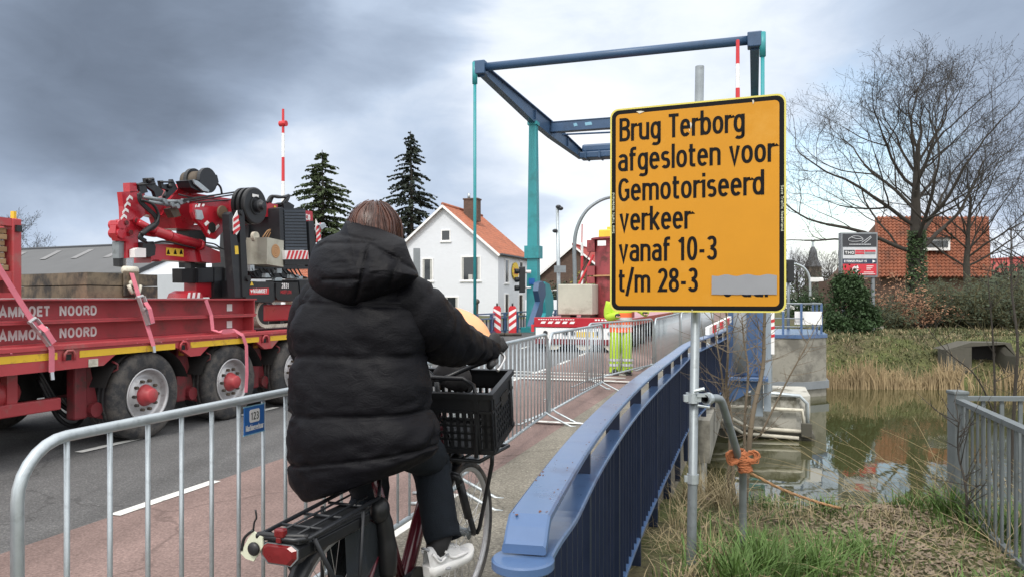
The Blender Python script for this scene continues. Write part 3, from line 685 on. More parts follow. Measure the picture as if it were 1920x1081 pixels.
# ------------------------------------------------------------------ barrier machine with raised boom
def boom(label, base, pilz, top, cab, group):
    t, s = base
    b = thing('boom_barrier', label, 'barrier', (t, s, pilz), road=True, group=group)
    o = MB(); o.smooth = False
    z = pilz; ed = [pilz+.9]; zz = pilz+1.0; k = 0
    seg = .58 if cab == 0 else .42; n = int((top-zz)/seg); z1 = top
    for i in range(n):
        o.mi = 1-i % 2; lo = z1-seg if i < n-1 else zz; o.tube([(t, s, lo), (t, s, z1)], [.030+.003*(i+1), .030+.003*i], 8); z1 = lo
    o.build('boom', ['plain_white', 'signal_red'], b)
    if cab == 0:
        o = MB(); o.cyl((t-.10, s-.02, zz+seg*.06), (1,0,0), .09, .2, 10); o.build('lamp', 'signal_red', b); o = MB(); o.cyl((t-.09, s, top-.35), (1,0,0), .07, .18, 10); o.build('lamp', 'signal_red', b)
        o = MB(); o.box((t-.2, s-.2, pilz), (t+.2, s+.2, pilz+1.2), .03); o.build('cabinet', 'rail_blue', b)
    else:
        o = MB(); o.box((t-.16, s-.1, .16), (t+.42, s+.5, 1.75), .02); o.box((t-.02, s-.125, .24), (t+.0, s-.1, 1.7)); o.box((t+.3, s-.125, .24), (t+.33, s-.1, 1.7)); o.build('cabinet', 'rail_blue', b)
        o = MB(); o.smooth = True; o.cyl((t+.04, s-.24, .24), (0,0,1), .11, 1.35, 16); o.build('motor', 'sign_grey', b)
        o = MB(); o.box((t-.02, s-.32, 1.28), (t+.14, s-.22, 1.7), .01); o.build('label_box', 'plain_white', b)
        o = MB(); o.box((t-.3, s-.32, .10), (t+.5, s+.55, .16), .01); o.prism([(t-.28, s-.2, .1), (t+.42, s-.2, .1), (t+.1, s-.2, -.16), (t-.28, s-.2, -.4)], (0,.06,0)); o.build('bracket', 'rail_blue', b, fix=True)
        o = MB(); o.box((t+.43, s+.05, -.45), (t+.55, s+.2, 1.5)); o.box((t+.22, s+.1, -.55), (t+.42, s+.2, .1)); o.build('support_post', 'post_grey', b)
boom('tall red and white boom raised beside the crane, two red lamps at its base', (-10.8, 15.4), .0, 6.05, 0, 'raised boom barriers')
boom('red and white boom raised behind the yellow sign, on a blue cabinet', (-.28, 13.6), .2, 6.0, 1, 'raised boom barriers')
def marker():
    o = MB(); o.box((.27, 15.9, .38), (.38, 15.93, 1.3)); o.mi = 1
    for z in (1.0, .86, .70): o.prism([(.267, 15.894, z), (.383, 15.894, z+.03), (.383, 15.894, z+.09), (.267, 15.894, z+.06)], (0,.004,0))
    o.mi = 2; o.box((.30, 15.93, -.4), (.34, 15.98, 1.2))
    single(roadify(o).build('marker_board', ['plain_white', 'signal_red', 'zinc_dark'], None), 'narrow white board with red marks hung beside the blue cabinet', 'marker board')
marker()

# ------------------------------------------------------------------ blue railing along the footpath
RAILP = catmull([(-.43, 1.30, 0), (-.485, 1.55, 0), (-.60, 2.8, 0), (-.67, 4.4, 0), (-.69, 6.6, 0), (-.69, 8.8, 0), (-.52, 11.4, 0), (-.42, 13.3, 0)], 10)
def railing():
    th = thing('railing', 'curved blue steel railing beside the footpath, flat double handrail and thin bars', 'railing', (-.6, 5, 0), road=True)
    # arc-length lookup
    pts = RAILP; L = [0.]
    for a, b in zip(pts, pts[1:]): L.append(L[-1]+(b-a).length)
    def at(l):
        l = max(0, min(L[-1]-1e-6, l))
        for i in range(len(L)-1):
            if L[i+1] >= l:
                f = (l-L[i])/(L[i+1]-L[i]); p = pts[i].lerp(pts[i+1], f); d = (pts[i+1]-pts[i]).normalized(); return p, d, Vector((d.y, -d.x, 0))
    def band(o, l0, l1, zf, prof, n=90):
        """sweep a cross profile [(across, up)] along the rail"""
        rows = []
        for i in range(n+1):
            l = l0+(l1-l0)*(i/n)**1.5; p, d, nr = at(l)
            rows.append([p+nr*a+Vector((0,0,zf(l)+u)) for a, u in prof])
        k = len(prof); vs = [v for r in rows for v in r]
        fs = [(i*k+j, i*k+(j+1) % k, (i+1)*k+(j+1) % k, (i+1)*k+j) for i in range(n) for j in range(k)]+[tuple(range(k)), tuple((n*k+j) for j in range(k-1, -1, -1))]
        o.add(vs, fs)
    e = lambda w, h: [(-w,0),(-w*.96,h*.7),(-w*.85,h),(w*.85,h),(w*.96,h*.7),(w,0),(w*.9,-h*.3),(-w*.9,-h*.3)]
    l0 = .30
    o = MB(); o.smooth = False
    zt = lambda l: .985-.050*(1-sstep(0, .07, l-l0))
    band(o, l0, L[-1], zt, e(.051, .016)); o.build('handrail', 'rail_blue', th, fix=True)
    o = MB(); band(o, l0-.04, L[-1], lambda l: .868+.045*(1-sstep(0, .55, l-l0)), [(a+.024, u) for a, u in e(.040, .012)]); o.build('lower_rail', 'rail_blue', th, fix=True)
    o = MB(); p, d, nr = at(l0-.01); o.lathe([(.0,.926), (.066,.926), (.070,.922), (.070,.906), (.066,.902), (0,.902)], 40, p, (0,0,1)); o.build('end_plate', 'rail_blue', th)
    o = MB(); band(o, l0, L[-1], lambda l: .075, e(.032, .014)); o.build('bottom_rail', 'rail_blue', th, fix=True)
    rs = random.Random(17); o = MB()
    for i in range(70):
        l = l0+.05+rs.random()**1.4*6; p, d, nr = at(l); a = rs.choice((-1,1))*rs.uniform(.02,.043); q = p+nr*a+Vector((0,0,zt(l)+.0166)); w, h = rs.uniform(.001,.005), rs.uniform(.002,.014); k = rs.uniform(-.5,.5)
        o.poly([q-d*h, q+nr*w-d*h*k*.5, q+d*h*.8+nr*w*k, q-nr*w*.8+d*h*.2])
    o.build('rust_spots', 'rust_spot', th)
    step = (L[-1]-.5-l0)/98
    for i in range(99):
        l = l0+.1+i*step; p, d, nr = at(l); o = MB()
        post = i % 8 == 0
        w, h = (.035, .011) if post else (.022, .005)
        z0, z1 = (-.22, .985-.006) if post else (.085, .866)
        if post and i == 0: z0, z1 = -.05, .93
        o.obox(p-nr*w*.9-d*h+Vector((0,0,z0)), nr*w*1.8, d*2*h, (0,0,z1-z0))
        o.build('post' if post else 'baluster', 'rail_navy', th)
railing()
def resting_bar():
    o = MB(); a, b = Vector((-.62, 10.2, 1.02)), Vector((-.42, 13.1, 1.10)); d = b-a; o.obox(a, d, (.05,0,0), (0,0,.10)); o.mi = 1
    for f in (.12, .42, .72): o.obox(a+d*f+Vector((.0505,0,-.002)), d*.10, (.02,0,0), (0,0,.104))
    single(roadify(o).build('reflector_bar', ['plain_white', 'signal_red']), 'white bar with red reflectors lying along the blue railing beside the cabinet', 'bar')
resting_bar()
def left_railing():
    th = thing('railing', 'low blue railing on the far side of the bridge behind the beacons', 'railing', (-8.9, 24, .15), road=True)
    o = MB()
    for z in (.93, .76, .28): o.box((-8.98, 20.5, z), (-8.9, 36, z+.05))
    o.build('rails', 'rail_blue', th)
    for i in range(11):
        s = 20.6+i*1.5; o = MB(); o.box((-8.99, s, .0), (-8.89, s+.09, .95)); o.build('post', 'rail_blue', th)
    for i in range(40):
        s = 20.9+i*.37; o = MB(); o.box((-8.96, s, .28), (-8.92, s+.04, .8)); o.build('baluster', 'rail_navy', th)
left_railing()
# ------------------------------------------------------------------ crowd barriers
def make_barrier(n=20, Lb=3.40):
    th = thing('crowd_barrier', 'x', 'barrier', (0,0,0), rot=0.0, group='steel crowd barriers along the cycle lane')
    r = .018; c = .16; H = 1.08
    path = [Vector((0,0,.13))]
    path.append(Vector((0,0,H-c)))
    for i in range(1, 8): a = math.pi/2*i/7; path.append(Vector((c-c*math.cos(a), 0, H-c+c*math.sin(a))))
    path.append(Vector((Lb-c, 0, H)))
    for i in range(1, 8): a = math.pi/2*i/7; path.append(Vector((Lb-c+c*math.sin(a), 0, H-c+c*math.cos(a))))
    path.append(Vector((Lb,0,.13)))
    o = MB(); o.smooth = True; o.tube(path, r, 10); o.tube([(0,0,.15), (Lb,0,.15)], r*.9, 10)
    o.tube([(0,0,.62),(-.03,.02,.63),(-.06,.05,.62),(-.06,.06,.56)], .007, 6); o.tube([(0,0,.30),(-.03,.02,.31),(-.06,.05,.30),(-.06,.06,.24)], .007, 6)
    o.build('frame', 'zinc', th)
    first = None
    for i in range(n):
        x = .16*(i+1)
        if x > Lb-.08: break
        b = None
        if first is None:
            o = MB(); o.smooth = True; o.tube([(x,0,.15),(x,0,H)], .0085, 8); first = o.build('bar', 'zinc', th)
        else:
            b = first.copy(); C.objects.link(b); b.location = (x-.16, 0, 0); b.parent = th
    for x in (.10, Lb-.10):
        o = MB(); o.smooth = True
        for sd in (-1, 1): o.tube([(x, 0, .17), (x, sd*.05, .135), (x, sd*.30, .018), (x, sd*.36, .014)], .013, 8)
        o.build('foot', 'zinc', th)
    return th
B0 = make_barrier()
def set_barrier(b, t0, s0, t1, s1, label, z=None):
    p, q = G(t0, s0, hump(s0)), G(t1, s1, hump(s1)); d = q-p
    b.location = p; b.rotation_euler = (0, -math.asin(d.z/d.length), math.atan2(d.y, d.x)); b.scale = (d.length/3.40, 1, 1); b['label'] = label
set_barrier(B0, -2.0, 1.59, -2.03, 5.03, 'nearest steel barrier, carrying the small blue plate, left of the cyclist')
for a in ((-2.12, 5.12, -2.33, 8.52, 'steel barrier with its end right beside the black crate'),
          (-2.33, 8.62, -2.34, 11.95, 'second steel barrier past the crate, splayed feet on the path'),
          (-2.62, 12.1, -1.98, 15.45, 'steel barrier overlapping the one before it, in front of the worker'),
          (-1.95, 15.55, -1.75, 18.7, 'steel barrier just beyond the worker in high visibility trousers'),
          (-1.72, 18.8, -1.5, 22.1, 'steel barrier half hidden below the yellow sign, third beyond the worker'),
          (-1.5, 22.2, -1.3, 25.5, 'farthest steel barrier on the bridge under the yellow sign')):
    set_barrier(copy_tree(B0), *a)
set_barrier(copy_tree(B0), -1.98, -1.95, -2.0, 1.50, 'steel barrier cut off by the left edge of the photo')
def plate():
    """the advertising plate wired to the near barrier (local frame of that barrier: x along, -y towards the road)"""
    x0, x1, z0, z1 = .975, 1.105, .938, 1.05
    o = MB(); o.box((x0, -.016, z0), (x1, -.012, z1)); pl = o.build('plate', 'blue_sign', B0)
    o = MB(); ex, ez = Vector((1,0,0)), Vector((0,0,1)); y = -.0175
    o.prism([(x0+.038, y+.001, z0+.046), (x0+.032, y+.001, z0+.052), (x0+.032, y+.001, z1-.018), (x0+.038, y+.001, z1-.012), (x1-.038, y+.001, z1-.012), (x1-.032, y+.001, z1-.018), (x1-.032, y+.001, z0+.052), (x1-.038, y+.001, z0+.046)], (0,-.0008,0))
    letter(o, 'Machineverhuur', (x0+.008, y, z0+.014), ex, ez, x1-x0-.016, .024, .17, .1, .0001)
    o.mi = 1; letter(o, '123', (x0+.039, y-.0015, z0+.057), ex, ez, .050, .032, .13, .12, .0001)
    o.build('lettering', ['plain_white', 'sign_black'], pl)
    b = MB(); b.box((x0-.004, -.0165, z0-.004), (x1+.004, -.0115, z0)); b.box((x0-.004, -.0165, z1), (x1+.004, -.0115, z1+.004)); b.build('rim', 'sky_blue_plate', pl)
plate()

# ------------------------------------------------------------------ yellow diversion sign
def big_sign():
    th = thing('road_sign', 'yellow diversion sign with black lettering and a black border on a grey pole', 'road sign', P(1296, 1060, 4.47))
    bl, br_ = Vector((.604, 4.6, 1.419)), Vector((1.549, 4.22, 1.419)); ex = (br_-bl); W = ex.length; ex.normalize()
    ez = Vector((.014, .0, 1)).normalized(); ey = ez.cross(ex).normalized(); ez = ex.cross(ey).normalized(); H = 1.242
    if ey.y < 0: ey = -ey
    def L(u, v, d=0.0): return bl+ex*(u*W)+ez*((1-v)*H)-ey*d       # u right, v down from the top, d towards the viewer
    def rrect(m, r, d, n=6):
        pts = []
        for cx, cy, a0 in ((W-m-r, m+r, 0), (m+r, m+r, 90), (m+r, H-m-r, 180), (W-m-r, H-m-r, 270)):
            for i in range(n+1):
                a = R(a0+90*i/n); pts.append(bl+ex*(cx+r*math.cos(a))+ez*(H-cy+r*math.sin(a))-ey*d)
        return pts
    o = MB(); o.prism(rrect(0, .05, 0), ey*.022); o.build('board', 'sign_rim', th)
    o = MB(); o.prism(rrect(.010, .045, .0), -ey*.0015); o.build('border', 'sign_black', th)
    o = MB(); o.prism(rrect(.036, .026, .0015), -ey*.0015); o.build('face', 'sign_yellow', th)
    fc = o
    tx = [('Brug Terborg', .059, .779, .163), ('afgesloten voor', .050, .944, .310), ('Gemotoriseerd', .052, .884, .459), ('verkeer', .060, .484, .604), ('vanaf 10-3', .056, .627, .755), ('t/m 28-3', .054, .520, .904)]
    o = MB()
    for s, u0, u1, v in tx: letter(o, s, L(u0, v, .0045), ex, ez, (u1-u0)*W, .142, .132, .085)
    o.build('lettering', 'sign_black', th)
    o = MB()
    letter(o, 'Save Traffic Nederland', L(.027, .615, .0030), ez, -ex, .25, .014, .15); letter(o, 'Save Traffic Nederland', L(.974, .42, .0030), -ez, ex, .26, .014, .15)
    o.build('border_lettering', 'pale_cloth', th)
    # letters peeping out under the tape
    o = MB(); letter(o, 'o uur', L(.66, .928, .0042), ex, ez, .27, .13); o.build('covered_lettering', 'sign_black', th)
    o = MB(); rnd = random.Random(4)
    for k, (a, b) in enumerate(((.828, .868), (.858, .900), (.886, .917))):
        top = [L(.600+(.352*i/20), a+rnd.uniform(-.001, .001)+.004*math.sin(i), .0056+.0012*k) for i in range(21)]; bot = [L(.598+(.354*i/20), b+rnd.uniform(-.001, .001), .0056+.0012*k) for i in range(21)]
        o.grid([top, bot])
    o.build('tape', 'duct_tape', th)
    o = MB(); o.mi = 0
    for u, v, a, b in ((.475, .10, .012, .03), (.47, .13, .006, .012), (.16, .022, .05, .012), (.82, .020, .012, .02), (.975, .99, .02, .006), (.485, .988, .008, .008)):
        o.poly([L(u, v, .0062), L(u+a*.5, v-b*.1, .0062), L(u+a, v+b*.3, .0062), L(u+a*.4, v+b, .0062)])
    o.build('scuff', 'cream', th)
    # pole: telescoped galvanised tube behind the board
    p0 = P(1296, 1062, 4.47); p1 = P(1312, 125, 4.50)
    d = (p1-p0).normalized(); o = MB(); o.smooth = True
    o.lathe([(.0285, -.6), (.0285, .52), (.0285, .55), (.0265, .552), (.0265, (p1-p0).length), (.0215, (p1-p0).length), (.0215, (p1-p0).length-.12), (.0, (p1-p0).length-.12)], 18, p0, d); o.build('pole', 'zinc_dark', th)
    o = MB(); c = p0+d*.50; o.lathe([(.029, 0), (.035, .0), (.035, .055), (.029, .055)], 14, c, d); o.obox(c+Vector((-.05,-.012,.01)), (.03,0,0), (0,.02,0), (0,0,.035)); o.build('clamp', 'zinc', th)
    o = MB()
    for v in (.15, .82): o.obox(L(.40, v, -.03), ex*.18, ey*.03, -ez*.03)
    o.build('bracket', 'zinc', th)
    # scaffold clamp at waist height
    c = P(1298, 745, 4.46); o = MB(); o.lathe([(.029, -.03), (.038, -.03), (.038, .03), (.029, .03)], 14, c, d)
    o.obox(c+Vector((-.055,-.03,-.02)), (.025,0,0), (0,.03,0), (0,0,.04)); o.obox(c+Vector((.02,-.04,.01)), (.08,0,0), (0,.02,0), (0,0,.02)); o.tube([c+Vector((.0,-.04,.045)), c+Vector((.06,-.05,.06))], .011, 8); o.tube([c+Vector((.02,-.045,-.04)), c+Vector((.09,-.05,-.05))], .008, 6)
    o.build('scaffold_clamp', 'zinc', th)
big_sign()

def bent_pole():
    th = thing('bent_pole', 'bent galvanised scaffold tube leaning from the sign pole down into the grass', 'pole', P(1393, 985, 5.05))
    a = P(1322, 747, 4.42); b = P(1342, 745, 4.52); c_ = P(1356, 760, 4.58); e = P(1383, 850, 4.9); f = P(1393, 890, 5.0); g = P(1393, 995, 5.05)
    o = MB(); o.smooth = True; pts = [a, a.lerp(b, .6)]+catmull([b, b.lerp(c_, .5)+Vector((0.006,0,.012)), c_], 4)[1:]+catmull([e, e.lerp(f, .6), f], 3)+[g, g-Vector((0,0,.4))]
    o.tube(pts, .0245, 14, cap=False); o.build('tube', 'zinc_dark', th)
    o = MB(); d = (b-a).normalized(); o.lathe([(.0245, 0), (.019, -.001), (.019, .15), (0, .15)], 14, a, d); o.build('tube_mouth', 'black_plastic', th)
    o = MB(); o.lathe([(.025, 0), (.037, 0), (.037, .035), (.025, .035)], 14, a+d*.015, d); o.obox(a+Vector((-.08,.01,-.02)), (.06,0,0), (0,.04,0), (0,0,.045)); o.build('coupler', 'zinc', th)
bent_pole()
def rope():
    rnd = random.Random(7); o = MB(); o.smooth = True; c = P(1390, 862, 4.93)
    th = thing('rope', 'frayed orange rope knotted round the bent grey pole and trailing down the bank', 'rope', c)
    for i in range(110):
        q = []; r0 = rnd.uniform(.030, .046); ph = rnd.uniform(0, 6.28); z0 = rnd.uniform(-.07, .06); tl = rnd.uniform(-.4, .4)
        for k in range(9):
            a = ph+k*.6; q.append(c+Vector((math.cos(a)*r0*(1+rnd.uniform(-.1,.2))+.012*(z0<0)-z0*.25, math.sin(a)*r0, z0+tl*.05*math.cos(a)+rnd.uniform(-.006,.006))))
        o.tube(q, .0034, 4, cap=False)
    for i in range(80):                       # frayed loops left and right
        sd = -1 if i % 3 else 1; b = c+Vector((sd*.03, -.03, .03)); ang = rnd.uniform(-.5, .5); ln = rnd.uniform(.045, .085)
        u = Vector((sd*math.cos(ang), rnd.uniform(-.3,.3), math.sin(ang)-.1)); v = Vector((-sd*math.sin(ang), .2, math.cos(ang)))
        q = [b+u*(ln*(1-math.cos(t))/2)+v*(.035*rnd.uniform(.6,1.1)*math.sin(t)) for t in [k*6.28/9 for k in range(10)]]
        o.tube(q, .0032, 4, cap=False)
    o.build('knot', 'rope_orange', th)
    pts = catmull([c+Vector((.0,-.03,-.05)), P(1420, 893, 5.0), P(1470, 918, 5.25), P(1525, 938, 5.6), P(1568, 950, 5.8), P(1578, 952, 6.1)], 12); o = MB(); o.smooth = True
    for ph in (0, 2.1, 4.2):
        q = []
        for i, p in enumerate(pts):
            a = ph+i*.55; q.append(p+Vector((0, math.cos(a), math.sin(a)))*.0055)
        o.tube(q, .0058, 6)
    o.build('tail', 'rope_tan', th)
rope()

# ------------------------------------------------------------------ grey fence at the lower right
def bank_fence():
    H = .98
    def seg(name, label, p0, p1, z0, z1, ncell, post0, grp='grey fences at the bank'):
        th = thing(name, label, 'fence', p0, group=None)
        d = Vector((p1.x-p0.x, p1.y-p0.y, z1-z0)); Ld = d.length; dn = d.normalized(); nr = Vector((-dn.y, dn.x, 0)).normalized()
        a = Vector((p0.x, p0.y, z0))
        o = MB(); o.obox(a-nr*.03+Vector((0,0,H-.035)), d, nr*.06, (0,0,.035)); o.build('top_rail', 'fence_grey', th)
        o = MB(); o.obox(a-nr*.02+Vector((0,0,.10)), d, nr*.04, (0,0,.03)); o.build('bottom_rail', 'fence_grey', th)
        for i in range(1, ncell):
            c = a+d*(i/ncell); o = MB(); w = .016; o.obox(c-dn*w-nr*w*.45+Vector((0,0,.06)), dn*w*2, nr*w*.9, (0,0,H-.09)); o.build('bar', 'fence_grey', th)
        if post0:
            o = MB(); o.box((a.x-.055, a.y-.055, z0-.35), (a.x+.055, a.y+.055, z0+H+.04), .006); o.box((a.x-.062, a.y-.062, z0+H+.03), (a.x+.062, a.y+.062, z0+H+.06), .008); o.build('post', 'fence_grey', th)
        c = a+d; o = MB(); o.box((c.x-.04, c.y-.04, z1-.4), (c.x+.04, c.y+.04, z1+H-.04)); o.build('post', 'fence_grey', th)
    p = P(1797, 960, 6.1); c0 = Vector((3.64, 6.1, 0))
    seg('fence', 'grey metal fence running towards the camera from its square corner post', c0, Vector((2.86, 3.6, 0)), -.29, -.27, 19, True)
    seg('fence', 'grey metal fence section going right from the corner post behind the other', Vector((3.71, 6.12, 0)), Vector((6.4, 6.05, 0)), -.28, -.28, 18, False)
bank_fence()
# ------------------------------------------------------------------ low loader trailer
TT = -6.15
def trailer():
    th = thing('semi_trailer', 'long red flatbed trailer with a yellow side stripe and fat tyres carrying steel beams', 'trailer', (-7.4, 6, 0), road=True)
    wheels = [6.40, 7.76, 9.12, 10.48]; S0, S1 = -3.0, 12.4; zd = 1.055
    o = MB(); o.box((-8.6, S0, .93), (TT-.05, S1, zd-.012)); o.build('deck', 'dark_red', th)
    def side(t0, off):
        o = MB(); up = zd; pts = [(S0, up), (S1, up), (S1, .84)]
        for w in reversed(wheels): pts += [(w+.60, .835), (w+.44, .93), (w+.36, .955), (w-.36, .955), (w-.46, .93), (w-.60, .835)]
        pts.append((S0, .80))
        o.prism([(t0, s, z) for s, z in pts], (off, 0, 0))
        o.box((t0+off*.2, S0, zd+.001), (t0+off*2.6, S1, zd+.012)); o.box((t0-abs(off)*.0+ (.012 if off < 0 else -.012), S0, zd-.05), (t0, S1, zd-.012)) if False else None
        return o
    side(TT, -.05).build('side_rail', 'red_paint', th, fix=True); side(-8.65, .05).build('side_rail', 'red_paint', th, fix=True)
    o = MB(); o.box((TT, S0, zd-.03), (TT+.025, S1, zd+.012), .005); o.build('rub_rail', 'red_paint', th)
    # yellow reflective stripe, interrupted by lashing eyes
    eyes = [2.4, 3.9, 5.40, 6.88, 8.36, 9.84, 11.3]
    o = MB(); e2 = [S0]+eyes+[S1]
    for a, b in zip(e2, e2[1:]): o.prism([(TT+.002, a+.12, .935), (TT+.002, b-.12, .935), (TT+.002, b-.12, 1.0), (TT+.002, a+.12, 1.0)], (.002,0,0))
    o.build('stripe', 'yellow_sticker', th)
    for e in eyes:
        q = MB(); q.smooth = True; q.tube([(TT+.012, e-.055, .92), (TT+.016, e-.055, .98), (TT+.018, e-.03, 1.01), (TT+.018, e+.03, 1.01), (TT+.016, e+.055, .98), (TT+.012, e+.055, .92)], .014, 6); q.smooth = False; q.mi = 1; q.prism([(TT+.003, e-.03, .92), (TT+.003, e+.03, .92), (TT+.003, e+.03, .975), (TT+.003, e-.03, .975)], (.003,0,0)); q.build('lashing_eye', ['red_paint', 'underside'], th)
    # wheel arches
    for w in wheels:
        q = MB(); a0 = R(15); rows = []
        for i in range(13):
            a = R(18+144*i/12); rows.append([Vector((TT-.01, w+math.cos(a)*.60, .44+math.sin(a)*.545)), Vector((TT-.62, w+math.cos(a)*.60, .44+math.sin(a)*.545))])
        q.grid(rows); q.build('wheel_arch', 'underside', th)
    # wheels
    def wheel(t, s, sg):
        """sg +1: outer face towards +t"""
        ax = (sg, 0, 0); o = MB(); o.smooth = True; c = Vector((t, s, .465)); Wd = .37
        prof = [(.28, -.02), (.295, .0), (.33, .006), (.40, .008), (.435, -.004), (.462, -.028), (.470, -.05)]
        for gv in range(5):
            a = -.075-gv*.055; prof += [(.470, a), (.470, a-.030), (.455, a-.034), (.455, a-.043), (.470, a-.047)]
        prof += [(.470, -Wd+.05), (.46, -Wd+.03), (.40, -Wd), (.28, -Wd)]
        o.lathe(prof, 48, c, ax); ty = o.build('tyre', 'rubber', th)
        o = MB(); o.smooth = True; o.lathe([(.288, .0), (.288, .012), (.272, .012), (.262, -.02), (.255, -.06), (.235, -.075), (.19, -.070), (.175, -.045), (.12, -.035), (.0, -.035)], 40, c, ax); rm = o.build('rim', 'rim_steel', th)
        o = MB(); o.smooth = True; o.lathe([(.118, -.036), (.112, -.02), (.098, .01), (.082, .03), (.078, .065), (.066, .075), (.0, .077)], 24, c, ax); o.build('hub', 'red_paint', rm)
        o = MB()
        for k in range(10):
            a = 2*math.pi*k/10; o.cyl(c+Vector((sg*-.046, math.cos(a)*.157, math.sin(a)*.157)), ax, .017, .042, 8)
        o.build('wheel_nuts', 'rusty_steel', rm)
    for w in wheels:
        wheel(TT-.03, w, 1); wheel(-8.62, w, -1)
    # running gear
    for w in wheels:
        q = MB(); q.tube([(-8.3, w, .46), (-6.5, w, .46)], .07, 8); q.build('axle', 'dark_red', th)
    for w in wheels:
        s = w-.70
        q = MB(); q.box((TT-.32, s-.05, .30), (TT-.2, s+.10, .93), .02); q.prism([(TT-.3, s-.02, .82), (TT-.3, s+.14, .82), (TT-.3, s+.26, .36), (TT-.3, s+.1, .34)], (.08,0,0)); q.cyl((TT-.3, s+.17, .38), (1,0,0), .075, .14, 12); q.tube([(TT-.25, s+.06, .36), (TT-.2, s+.34, .28)], .03, 6); q.build('suspension_arm', 'dark_red', th, fix=True)
        q = MB(); q.smooth = True; q.cyl((TT-.22, s+.02, .84), (0,0,1), .05, .06, 12); q.build('marker_lamp', 'amber', th)
        q = MB(); q.smooth = True; q.tube([(TT-.06, s+.26, .86), (TT-.02, s+.29, .83), (TT-.02, s+.29, .78), (TT-.06, s+.24, .75)], .012, 6); q.build('rope_hook', 'dark_red', th)
    q = MB(); q.smooth = True; q.ell((-6.75, 5.02, .62), .30, .30, .21, 20, 12); q.cyl((-6.75, 5.3, .66), (0,1,0), .03, .03, 8); q.build('air_tank', 'red_paint', th)
    q = MB(); q.box((-6.5, -1.5, .42), (-6.42, 5.56, .54), .012); q.build('side_guard', 'red_paint', th)
    for s in (5.02, 2.9, .8): q = MB(); q.box((-6.52, s, .5), (-6.44, s+.1, .90)); q.build('guard_post', 'red_paint', th)
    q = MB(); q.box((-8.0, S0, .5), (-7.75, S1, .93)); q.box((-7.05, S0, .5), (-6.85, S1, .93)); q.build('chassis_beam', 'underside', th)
    q = MB(); q.smooth = True
    for k in range(3): q.tube(catmull([(-6.65, 5.5, .82-.05*k), (-6.6, 5.7, .45-.08*k), (-6.62, 5.95, .35-.06*k), (-6.6, 6.1, .6)], 6), .022, 6)
    q.build('air_hose', 'black_plastic', th)
    q = MB(); q.cyl((-6.55, 4.35, .5), (0,1,0), .09, .5, 12); q.build('silencer', 'rusty_steel', th)
    q = MB(); q.box((TT+.003, 5.62, .835), (TT+.006, 5.73, .91)); q.build('type_plate', 'cream', th)
    q = MB(); rnd = random.Random(3)                        # chipped paint
    for i in range(70):
        s = rnd.uniform(3.5, 11.5); z = rnd.choice([rnd.uniform(.83, .93), rnd.uniform(1.005, 1.04)])
        if any(abs(s-w) < .62 for w in wheels) and z < .96: continue
        a = rnd.uniform(.006, .03); b = rnd.uniform(.002, .010); sh = rnd.uniform(-.02, .02)
        q.poly([(TT+.0265 if z > 1 else TT+.003, s, z), (TT+.0265 if z > 1 else TT+.003, s+a, z+sh*.3), (TT+.0265 if z > 1 else TT+.003, s+a, z+sh*.3+b), (TT+.0265 if z > 1 else TT+.003, s, z+b)])
    q.build('paint_chips', 'strap_pink', th)
trailer()

def beams():
    for k, (z, lab) in enumerate(((1.283, 'upper red steel I-beam with white lettering, resting on another beam'), (1.067, 'lower red steel I-beam with white lettering, lying on the trailer deck'))):
        S1 = 8.36-.02*k; H = .214
        th = thing('steel_beam', lab, 'beam', (-6.45, 5, z), road=True, group='stacked red steel beams')
        o = MB(); o.box((-6.62, -2.5, z), (-6.27, S1, z+.018)); o.box((-6.62, -2.5, z+H-.018), (-6.27, S1, z+H)); o.box((-6.46, -2.5, z+.018), (-6.435, S1-.05, z+H-.018)); o.box((-6.61, S1-.05, z+.018), (-6.28, S1-.03, z+H-.018))
        o.build('beam', 'beam_red', th)
        tw = -6.4335
        o = MB(); ex, ez = Vector((0,1,0)), Vector((0,0,1))
        for word, x0, x1 in (('MAMMOET', -22, 93), ('NOORD', 112, 181)):
            yb = (594, 641)[k] - (1 if x0 > 0 else 0)
            q0, q1 = RT(x0, 590, tw), RT(x1, 590, tw)
            letter(o, word, (tw, q0.y, z+.050), ex, ez, q1.y-q0.y, .092, .24, .14)
        o.build('lettering', 'letter_white', th)
        o = MB(); o.box((tw, 7.97, z+.055), (tw+.003, 8.07, z+.145)); o.build('sticker', 'plain_white', th)
        o = MB(); o.smooth = True; o.cyl((-6.30, S1-.10, z+.11), (1,0,0), .018, .03, 10) if False else None
beams()
def plates():
    for k in range(2):
        z = 1.50+.136*k; o = MB()
        fp = [(-6.36, 5.80), (-6.39, 6.76), (-7.4, 7.25), (-8.3, 6.75), (-8.2, 6.35)]
        c = Vector((-7.2, 6.5, 0)); sc = 1-.004*k
        o.prism([(c.x+(t-c.x)*sc, c.y+(s-c.y)*sc, z) for t, s in fp], (0,0,.126))
        single(roadify(o).build('steel_plate', 'slab_steel', None, fix=True), ('lower', 'upper')[k]+' of two thick brown stained steel slabs stacked on the beams', 'steel slab', 'stacked steel slabs')
    th = thing('lifting_shackle', 'rusty lifting lug and shackle on the end of the steel slabs', 'shackle', (-6.36, 6.45, 1.5), road=True)
    o = MB(); o.box((-6.37, 6.25, 1.52), (-6.345, 6.45, 1.79), .01); o.build('lug', 'slab_steel', th)
    o = MB(); o.smooth = True; o.cyl((-6.40, 6.3, 1.80), (0,1,0), .045, .16, 12); o.cyl((-6.36, 6.34, 1.66), (1,0,0), .035, .06, 10); o.tube([(-6.31, 6.27, 1.64), (-6.3, 6.3, 1.56), (-6.3, 6.4, 1.56), (-6.31, 6.43, 1.64)], .02, 6); o.build('shackle', 'cream', th)
plates()
